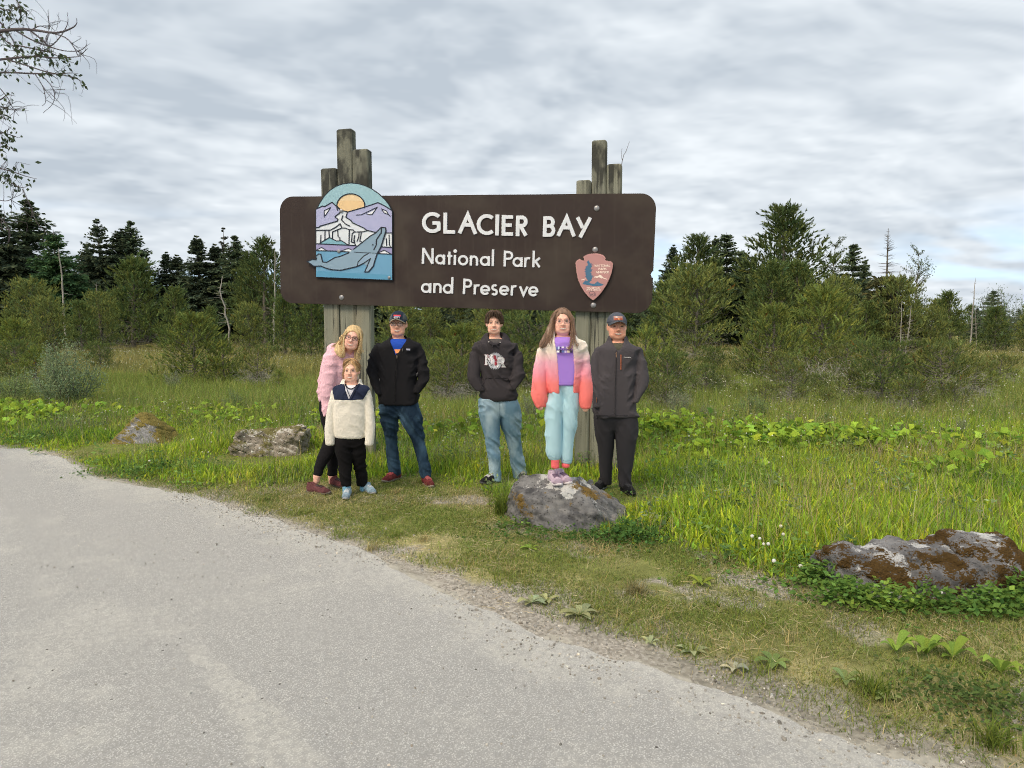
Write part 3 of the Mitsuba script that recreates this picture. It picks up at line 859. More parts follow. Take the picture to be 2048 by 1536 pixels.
boulder("dark grey boulder with lichen streaks that the person in the fuzzy jacket stands on", [G3[0], G3[1] + 0.27, 0.0], [((0.00, 0.0, 0.04), (0.62, 0.44, 0.42)), ((-0.15, 0.05, 0.15), (0.40, 0.36, 0.30))], [((-0.06, -0.12, 1), 0.305), ((0.50, -0.16, 0.86), 0.292), ((0.06, -0.86, 0.50), 0.300), ((-0.95, -0.22, 0.25), 0.452), ((-0.62, -0.72, 0.30), 0.405), ((0.92, -0.35, 0.25), 0.545), ((0.45, -0.70, 0.55), 0.335), ((0, 1, 0.3), 0.36)], "rock_dark",
        lambda v, n: 0.14 + 0.22 * (v[:, 0] > 0.0) * np.exp(-((v[:, 2] - 0.24) ** 2) / 0.010) + 0.42 * np.exp(-((v[:, 0] - 0.16) ** 2 + (v[:, 1] + 0.02) ** 2) / 0.012) + 0.35 * np.exp(-((v[:, 0] + 0.42) ** 2 + (v[:, 2] - 0.20) ** 2) / 0.010), 21, h=0.010, rough=0.060, beds=0.14,
        lich=lambda v, n: 0.30 + 0.6 * np.exp(-((v[:, 0] + 0.05) ** 2 / 0.03 + (v[:, 2] - 0.30) ** 2 / 0.004)) + 0.35 * np.exp(-((v[:, 0] - 0.20 - 0.5 * (0.25 - v[:, 2])) ** 2) / 0.0010))
G4 = gnd(1850, 1222)
boulder("long two humped boulder patched with rust brown moss and white lichen near the road", [G4[0] + 0.18, G4[1] + 0.30, 0.02], [((0.05, 0, 0.03), (0.60, 0.33, 0.24)), ((-0.22, -0.02, 0.11), (0.24, 0.26, 0.19)), ((0.33, 0.02, 0.15), (0.26, 0.29, 0.20)), ((-0.46, 0.05, 0.07), (0.18, 0.2, 0.20)), ((0.10, -0.16, 0.02), (0.22, 0.18, 0.18)), ((0.56, 0.0, 0.03), (0.16, 0.24, 0.15))], [((0.05, -0.95, 0.30), 0.285), ((0.7, -0.2, 0.75), 0.54)], "rock_moss",
        lambda v, n: 0.46 + 0.26 * np.exp(-((v[:, 0] - 0.25) ** 2 / 0.10 + (v[:, 2] - 0.18) ** 2 / 0.016)) + 0.20 * (v[:, 0] > 0.42) - 0.12 * (n[:, 2] > 0.75), 34, h=0.010, rough=0.085, beds=0.0, lich=lambda v, n: 0.26 + 0.30 * np.clip(n[:, 2], 0, 1) + 0.40 * np.exp(-((v[:, 0] - 0.36) ** 2) / 0.004) + 0.3 * np.exp(-((v[:, 0] + 0.30) ** 2) / 0.006))
# ------------------------------------------------------------------ trees and shrubs
scene["bark"] = {"type": "twosided", "bsdf": {"type": "principled", "roughness": 0.9, "specular": 0.15, "base_color": proc(lambda p, n, uv: mix((0.075, 0.066, 0.055), (0.21, 0.195, 0.17), fbm(p.x * 14, p.y * 14, p.z * 4, 4)))}}
scene["dead_wood"] = {"type": "twosided", "bsdf": {"type": "principled", "roughness": 0.9, "specular": 0.15, "base_color": proc(lambda p, n, uv: mix((0.20, 0.19, 0.175), (0.46, 0.44, 0.40), fbm(p.x * 9, p.y * 9, p.z * 3, 3)))}}


def make_spruce(seed, H, R, color, whorls=34, per=7, bare=0.10, droop=0.35, thin=1.0, dead_top=0.0):
    """A spruce: tapered trunk, drooping boughs in whorls, each hung with sprays. Returns (trunk, crown) arrays."""
    r = np.random.default_rng(seed)
    wood, green = Soup(), Soup()
    lean = r.normal(0, 0.012, 2)
    zz = np.linspace(0, H, 12)
    wood.add(*tube(np.stack([lean[0] * zz, lean[1] * zz, zz], -1), 0.014 * H * (1 - zz / H) ** 0.8 + 0.012, 6))
    B, D, L, W = [], [], [], []
    for h in np.sort(1 - (1 - bare) * r.random(whorls) ** 0.9):
        z = h * H
        prof = (1 - h) ** 0.90 * (0.55 + 0.45 * min(1, (h - bare) / 0.16 + 0.2)) + 0.012
        k = max(3, int(per * r.uniform(0.6, 1.2)))
        for a in r.uniform(0, 2 * np.pi, k):
            ln = R * prof * r.uniform(0.5, 1.15)
            if r.random() > thin:
                continue
            out = np.array([math.cos(a), math.sin(a), 0])
            n = max(4, int(ln / 0.16))
            t = np.linspace(0.05, 1, n)
            up = 0.9 * max(0.0, (h - 0.55) / 0.45) + 0.05
            pts = np.array([lean[0] * z, lean[1] * z, z]) + out * (ln * t)[:, None] + np.array([0, 0, 1.0]) * (ln * (up * t - droop * t ** 1.4 + 0.22 * droop * t ** 4))[:, None]
            wood.add(*tube(pts[[0, n // 2, -1]], [0.010 + 0.006 * ln, 0.010, 0.004], 3, cap=False))
            if h > 1 - dead_top:
                continue
            m = 4
            side = np.array([-out[1], out[0], 0])
            for s in range(m):
                sg_ = r.choice([-1, 1], n) * r.uniform(0.2, 1.0, n)
                dd = unit(out[None] * r.uniform(0.5, 1.1, (n, 1)) + side[None] * sg_[:, None] + np.array([0, 0, 1.0]) * r.uniform(-0.9, 0.55, (n, 1)))
                B.append(pts + r.normal(0, 0.03, (n, 3)))
                D.append(dd)
                L.append((0.30 + 0.46 * ln / R * r.uniform(0.5, 1.2, n)) * min(1.0, 0.45 + prof))
                W.append(r.uniform(0.08, 0.19, n))
    B, D, L, W = np.vstack(B), np.vstack(D), np.concatenate(L), np.concatenate(W)
    diamonds(B, D, L, W, normal=unit(r.normal(0, 1.0, (len(B), 3)) + [0, 0, 0.6]), cols=tint(r, len(B), color, 0.30, 0.12), soup=green)
    return wood, green


def make_pine(seed, H, R, color, shoots=700, per=16, crown0=0.25, needle=0.07, nw=0.006, shape="round", twigs=40, rust=0.004, clump=0.075, shoot=0.20):
    """A shore pine: crooked trunk, upswept limbs, each shoot a bottle brush of needles; bare grey twigs low down."""
    r = np.random.default_rng(seed)
    wood, green, dead = Soup(), Soup(), Soup()
    zz = np.linspace(0, 1, 9)
    wob = np.cumsum(r.normal(0, 0.02, (9, 2)), 0) * H * 0.35
    trunk = np.column_stack([wob[:, 0], wob[:, 1], zz * H * 0.93])
    wood.add(*tube(trunk, 0.020 * H * (1 - zz) ** 0.7 + 0.012, 7))
    tips, dirs = [], []
    limbs = max(14, int(shoots / 26))
    for i in range(limbs):
        h = crown0 + (1 - crown0) * ((i + r.random()) / limbs) ** 0.85
        u = (h - crown0) / (1 - crown0)
        if shape == "round":
            prof = math.sqrt(max(0.03, 1 - (1.55 * u - 0.60) ** 2)) if u > 0.1 else 0.75
            prof *= 1 - 0.25 * u
        elif shape == "cone":
            prof = (1 - u) ** 0.8 * 0.95 + 0.06
        else:
            prof = (0.62 + 0.38 * math.sin(math.pi * min(1, u * 1.15 + 0.1))) * (1 - u ** 2.2) + 0.08
        a = i * 2.399963 + r.normal(0, 0.5)
        ln = R * prof * r.uniform(0.55, 1.08)
        base = np.array([np.interp(h * 0.93, zz, trunk[:, 0]), np.interp(h * 0.93, zz, trunk[:, 1]), h * H * 0.93])
        out = np.array([math.cos(a), math.sin(a), 0])
        rise = r.uniform(0.15, 0.6) + 0.6 * u
        t = np.linspace(0, 1, 6)
        pts = base + out * (ln * t)[:, None] + np.array([0, 0, 1.0]) * (ln * (rise * t ** 1.7 - 0.12 * t))[:, None] + r.normal(0, 0.025 * ln, (6, 3)) * t[:, None]
        wood.add(*tube(pts, np.linspace(0.008 + 0.010 * ln, 0.004, 6), 4, cap=False))
        # side branches, each ending in a pad of upright shoots
        m = max(2, int(round(5 * ln / R)))
        for c_ in range(m):
            tb = 1.0 if c_ == 0 else r.uniform(0.30, 0.95)
            b0 = np.array([np.interp(tb, t, pts[:, c]) for c in range(3)])
            sd = unit(out * r.uniform(0.2, 0.9) + np.array([-out[1], out[0], 0]) * r.choice([-1, 1]) * r.uniform(0.2, 1.0) + [0, 0, r.uniform(0.0, 0.5)])
            e = b0 + sd * ln * (0.05 if c_ == 0 else r.uniform(0.12, 0.34))
            wood.add(*tube([b0, (b0 + e) / 2, e], [0.005, 0.004, 0.003], 3, cap=False))
            k = max(3, int(26 / 5 * r.uniform(0.7, 1.4)))
            pad = R * clump * r.uniform(0.7, 1.25)
            off = r.normal(0, 1, (k, 3)) * [pad, pad, pad * 0.45]
            ls = shoot * r.uniform(0.6, 1.25, k)
            tips.append(np.column_stack([e + off, ls]))
            dirs.append(unit(off * 0.9 / pad + out * 0.55 + r.normal(0, 0.18, (k, 3)) + [0, 0, 1.6]))
    tips, dirs = np.vstack(tips), np.vstack(dirs)
    n = len(tips)
    sc = tint(r, n, color, 0.24, 0.14)
    sc[r.random(n) < rust] = [0.24, 0.10, 0.03]
    s = np.repeat(np.arange(n), per)
    f = r.random(len(s))
    d = dirs[s]
    a, b = frame_of(d)
    ang = r.uniform(0, 2 * np.pi, len(s))
    rad = a * np.cos(ang)[:, None] + b * np.sin(ang)[:, None]
    nd = unit(d * r.uniform(1.3, 2.8, (len(s), 1)) + rad)
    base = tips[s, :3] + d * (f * tips[s, 3])[:, None]
    needles(base, nd, needle * r.uniform(0.7, 1.2, len(s)) * (1 - 0.3 * f), nw, r, sc[s] * np.exp(r.normal(0, 0.15, (len(s), 1))), green)
    for i in range(twigs):
        h = r.uniform(0.04, crown0 + 0.25)
        a = r.uniform(0, 2 * np.pi)
        ln = R * r.uniform(0.35, 0.95)
        base = np.array([np.interp(h, zz, trunk[:, 0]), np.interp(h, zz, trunk[:, 1]), h * H * 0.93])
        out = np.array([math.cos(a), math.sin(a), 0])
        t = np.linspace(0, 1, 5)
        pts = base + out * (ln * t)[:, None] + np.array([0, 0, 1.0]) * (ln * (r.uniform(-0.3, 0.45) * t))[:, None] + r.normal(0, 0.05 * ln, (5, 3)) * t[:, None]
        dead.add(*tube(pts, np.linspace(0.007, 0.0025, 5), 3, cap=False))
        for _ in range(6):
            q = pts[r.integers(1, 5)]
            e = q + r.normal(0, 0.16, 3) * ln + out * 0.12 * ln
            dead.add(*tube([q, (q + e) / 2 + r.normal(0, 0.03, 3) * ln, e], [0.004, 0.003, 0.0015], 3, cap=False))
    return wood, green, dead


def make_willow(seed, H, R, color, stems=26, leaves=2600, leaf=(0.05, 0.016)):
    r = np.random.default_rng(seed)
    wood, green = Soup(), Soup()
    B, D = [], []
    per = leaves // stems
    for i in range(stems):
        a, s = r.uniform(0, 2 * np.pi), math.sqrt(r.random())
        out = np.array([math.cos(a), math.sin(a), 0])
        h = H * (1 - 0.45 * s * s) * r.uniform(0.7, 1.05)
        t = np.linspace(0, 1, 6)
        pts = out * (R * s * (0.15 + 0.85 * t))[:, None] + np.array([0, 0, 1.0]) * (h * t)[:, None] + r.normal(0, 0.03 * H, (6, 3)) * t[:, None]
        wood.add(*tube(pts, np.linspace(0.010, 0.003, 6) * H ** 0.5, 4, cap=False))
        tt = r.uniform(0.12, 1.02, per)
        b = np.stack([np.interp(tt, t, pts[:, c]) for c in range(3)], -1)
        g = r.normal(0, 1, (per, 3)) * [1, 1, 0.6] * R * 0.10
        B.append(b + g)
        D.append(unit(out[None] * 0.4 + r.normal(0, 0.7, (per, 3)) + [0, 0, 0.5]))
    B, D = np.vstack(B), np.vstack(D)
    n = len(B)
    diamonds(B, D, leaf[0] * r.uniform(0.6, 1.3, n), leaf[1] * r.uniform(0.7, 1.3, n), normal=unit(r.normal(0, 0.8, (n, 3)) + [0, 0, 1]), cols=tint(r, n, color, 0.22, 0.10), soup=green)
    return wood, green


def make_broadleaf(seed, H, R, color, leaves=1500, leaf=0.16, crown0=0.35):
    r = np.random.default_rng(seed)
    wood, green = Soup(), Soup()
    zz = np.linspace(0, 1, 8)
    trunk = np.column_stack([np.cumsum(r.normal(0, 0.015, 8)) * H, np.cumsum(r.normal(0, 0.015, 8)) * H, zz * H])
    wood.add(*tube(trunk, 0.012 * H * (1 - zz) ** 0.8 + 0.012, 6))
    B = []
    for i in range(34):
        h = r.uniform(crown0, 0.98)
        a = r.uniform(0, 2 * np.pi)
        u = (h - crown0) / (1 - crown0)
        ln = R * (0.35 + 0.65 * math.sin(math.pi * (0.15 + 0.8 * u))) * r.uniform(0.5, 1.1)
        base = np.array([np.interp(h, zz, trunk[:, 0]), np.interp(h, zz, trunk[:, 1]), h * H])
        t = np.linspace(0, 1, 5)
        out = np.array([math.cos(a), math.sin(a), 0])
        pts = base + out * (ln * t)[:, None] + np.array([0, 0, 1.0]) * (ln * 0.9 * t)[:, None] + r.normal(0, 0.06 * ln, (5, 3))
        wood.add(*tube(pts, np.linspace(0.03, 0.008, 5) * H / 8, 4, cap=False))
        k = leaves // 34
        tt = r.uniform(0.2, 1.05, k)
        b = np.stack([np.interp(tt, t, pts[:, c]) for c in range(3)], -1)
        B.append(b + r.normal(0, 0.10 * ln, (k, 3)))
    B = np.vstack(B)
    n = len(B)
    diamonds(B, unit(r.normal(0, 1, (n, 3))), leaf * r.uniform(0.6, 1.2, n), leaf * 0.7, cols=tint(r, n, color, 0.25, 0.1), soup=green)
    return wood, green


def make_thicket(seed, H, R, n=170):
    """A tangle of bare grey twigs."""
    r = np.random.default_rng(seed)
    wood = Soup()
    for i in range(n):
        a, s = r.uniform(0, 2 * np.pi), R * math.sqrt(r.random())
        p = np.array([math.cos(a) * s, math.sin(a) * s, 0.02])
        d = unit(np.array([math.cos(a) * 0.6, math.sin(a) * 0.6, 0.9]) + r.normal(0, 0.5, 3))
        pts = [p]
        ln = H * r.uniform(0.35, 1.0) * (1 - 0.4 * (s / R) ** 2)
        for k in range(5):
            d = unit(d + r.normal(0, 0.35, 3))
            p = p + d * ln / 5
            p[2] = max(p[2], 0.02)
            pts.append(p)
            if k > 0:
                e = unit(d + r.normal(0, 0.8, 3))
                wood.add(*tube([p, p + e * ln * 0.12, p + unit(e + r.normal(0, 0.4, 3)) * ln * 0.24], [0.0045, 0.0035, 0.002], 3, cap=False))
        wood.add(*tube(pts, np.linspace(0.0075, 0.003, 6), 3, cap=False))
    return wood


def make_snag(seed, H, limbs=16, crook=0.02):
    r = np.random.default_rng(seed)
    wood = Soup()
    zz = np.linspace(0, 1, 12)
    trunk = np.column_stack([np.cumsum(r.normal(0, crook, 12)) * H * 0.4, np.cumsum(r.normal(0, crook, 12)) * H * 0.4, zz * H])
    wood.add(*tube(trunk, 0.011 * H * (1 - zz) ** 0.6 + 0.012, 6))
    for i in range(limbs):
        h = r.uniform(0.35, 0.98)
        a = r.uniform(0, 2 * np.pi)
        ln = H * 0.16 * (1.1 - h) * r.uniform(0.4, 1.6)
        base = np.array([np.interp(h, zz, trunk[:, 0]), np.interp(h, zz, trunk[:, 1]), h * H])
        pts = base + np.linspace(0, 1, 4)[:, None] * np.array([math.cos(a), math.sin(a), r.uniform(-0.4, 0.5)]) * ln + r.normal(0, 0.05 * ln, (4, 3))
        wood.add(*tube(pts, np.linspace(0.018, 0.006, 4) * H / 6, 4, cap=False))
    return wood


KINDS = {}


def kind(name, parts):
    """A shape group whose entries are the parts of one kind of plant."""
    g = {"type": "shapegroup"}
    for part_name, soup, bsdf, smooth in parts:
        v, f, c = soup.get()
        g[part_name] = mikit.ply((v, f), bsdf, smooth=smooth, color=c if bsdf in ("needle", "leaf", "vc_matte") else None)
    scene["kind_" + name] = g
    KINDS[name] = g


SPRUCE, DARK, PINE, OLIVE, YEL = (0.110, 0.150, 0.085), (0.088, 0.118, 0.074), (0.150, 0.200, 0.068), (0.205, 0.245, 0.082), (0.225, 0.275, 0.075)
for k, (H, R, col, kw) in enumerate([
    (12, 4.2, DARK, dict(whorls=120, per=8, bare=0.04)), (12, 3.9, SPRUCE, dict(whorls=105, per=7, bare=0.06)), (12, 2.7, DARK, dict(whorls=115, per=6, bare=0.20, thin=0.95)),
    (12, 3.4, SPRUCE, dict(whorls=90, per=6, bare=0.10, thin=0.80)), (12, 4.4, (0.075, 0.140, 0.062), dict(whorls=120, per=8, bare=0.02, droop=0.2)),
    (12, 2.1, (0.085, 0.095, 0.072), dict(whorls=70, per=4, bare=0.2, thin=0.65)), (9, 2.4, (0.12, 0.125, 0.06), dict(whorls=80, per=6, bare=0.08, dead_top=0.34, thin=0.9)),
]):
    w, g = make_spruce(100 + k, H, R, col, **kw)
    kind(f"spruce_{k}", [("trunk", w, "bark", True), ("crown", g, "needle", False)])
for k, (H, R, col, kw) in enumerate([
    (6, 2.1, PINE, dict(shoots=2600, per=14, crown0=0.06, needle=0.20, nw=0.050, shape="cone", twigs=50, shoot=0.42, rust=0.001)),
    (6, 2.2, OLIVE, dict(rust=0.002, shoots=2400, per=14, crown0=0.14, needle=0.20, nw=0.050, shape="round", twigs=90, shoot=0.42)),
    (9, 2.3, (0.115, 0.155, 0.058), dict(rust=0.0, shoots=2600, per=14, crown0=0.10, needle=0.25, nw=0.070, shape="column", twigs=30, clump=0.10, shoot=0.50)),
    (3, 1.45, (0.20, 0.245, 0.07), dict(shoots=1900, per=30, crown0=0.05, needle=0.10, nw=0.018, shape="cone", twigs=40, shoot=0.27)),
    (2.4, 1.4, PINE, dict(shoots=1700, per=28, crown0=0.06, needle=0.090, nw=0.015, shape="round", twigs=90, shoot=0.22)),
    (1.9, 1.2, (0.165, 0.20, 0.066), dict(shoots=1000, per=28, crown0=0.22, needle=0.080, nw=0.013, shape="round", twigs=150, rust=0.008, shoot=0.20)),
    (1.6, 0.95, YEL, dict(shoots=900, per=28, crown0=0.05, needle=0.075, nw=0.013, shape="cone", twigs=60, shoot=0.20)),
    (3.6, 1.9, YEL, dict(shoots=2600, per=28, crown0=0.04, needle=0.12, nw=0.022, shape="cone", twigs=50, rust=0.0, shoot=0.36)),
]):
    w, g, d = make_pine(200 + k, H, R, col, **kw)
    kind(f"pine_{k}", [("trunk", w, "bark", True), ("crown", g, "needle", False), ("dead_twigs", d, "dead_wood", False)])
for k, (H, R, col, kw) in enumerate([
    (1.5, 0.75, (0.25, 0.32, 0.18), dict(stems=44, leaves=9500, leaf=(0.06, 0.020))), (1.0, 0.6, (0.22, 0.29, 0.13), dict(stems=30, leaves=5200, leaf=(0.055, 0.018))), (1.3, 0.5, (0.27, 0.31, 0.20), dict(stems=22, leaves=2800, leaf=(0.05, 0.018))),
    (2.6, 1.6, (0.15, 0.20, 0.12), dict(stems=40, leaves=5200, leaf=(0.10, 0.034))),
]):
    w, g = make_willow(300 + k, H, R, col, **kw)
    kind(f"willow_{k}", [("stems", w, "bark", False), ("leaves", g, "leaf", False)])
w, g = make_broadleaf(400, 8, 1.7, (0.15, 0.20, 0.09))
kind("broadleaf_0", [("trunk", w, "bark", True), ("crown", g, "leaf", False)])
for k, (H, kw) in enumerate([(6, dict(limbs=22, crook=0.045)), (6, dict(limbs=9, crook=0.012)), (6, dict(limbs=40, crook=0.02))]):
    w = make_snag(500 + k, H, **kw)
    kind(f"snag_{k}", [("trunk", w, "dead_wood", True)])
kind("thicket_0", [("twigs", make_thicket(600, 0.9, 0.8), "dead_wood", False)])
HEIGHT = {"thicket_0": 0.9, "spruce_6": 9, "pine_0": 6, "pine_1": 6, "pine_2": 9, "pine_3": 3, "pine_4": 2.4, "pine_5": 1.9, "pine_6": 1.6, "pine_7": 3.6, "willow_0": 1.5, "willow_1": 1.0, "willow_2": 1.3, "willow_3": 2.6, "broadleaf_0": 8, "snag_0": 6, "snag_1": 6, "snag_2": 6}
tr = random.Random(12)


def plant(k, name, label, cat, px, top, depth, wide=1.0, group=None, lean=(0, 0), spin=None):
    """Stands a copy of kind k where the photograph shows it: its foot on the ground at that depth, its top at pixel row top."""
    x = at(px, 700, depth)[0]
    z0 = float(ground_z(x, depth)) - 0.04
    h = at(px, top, depth)[2] - z0
    s = h / HEIGHT.get(k, 12)
    key = thing(name, label, cat, group)
    M_ = T().translate([x, depth, z0]).rotate([0, 1, 0], lean[0]).rotate([1, 0, 0], lean[1]).rotate([0, 0, 1], spin if spin is not None else tr.uniform(0, 360)).scale([s * wide, s * wide, s])
    scene[key] = {"type": "instance", "to_world": M_, "shapegroup": {"type": "ref", "id": "kind_" + k}}
    return key


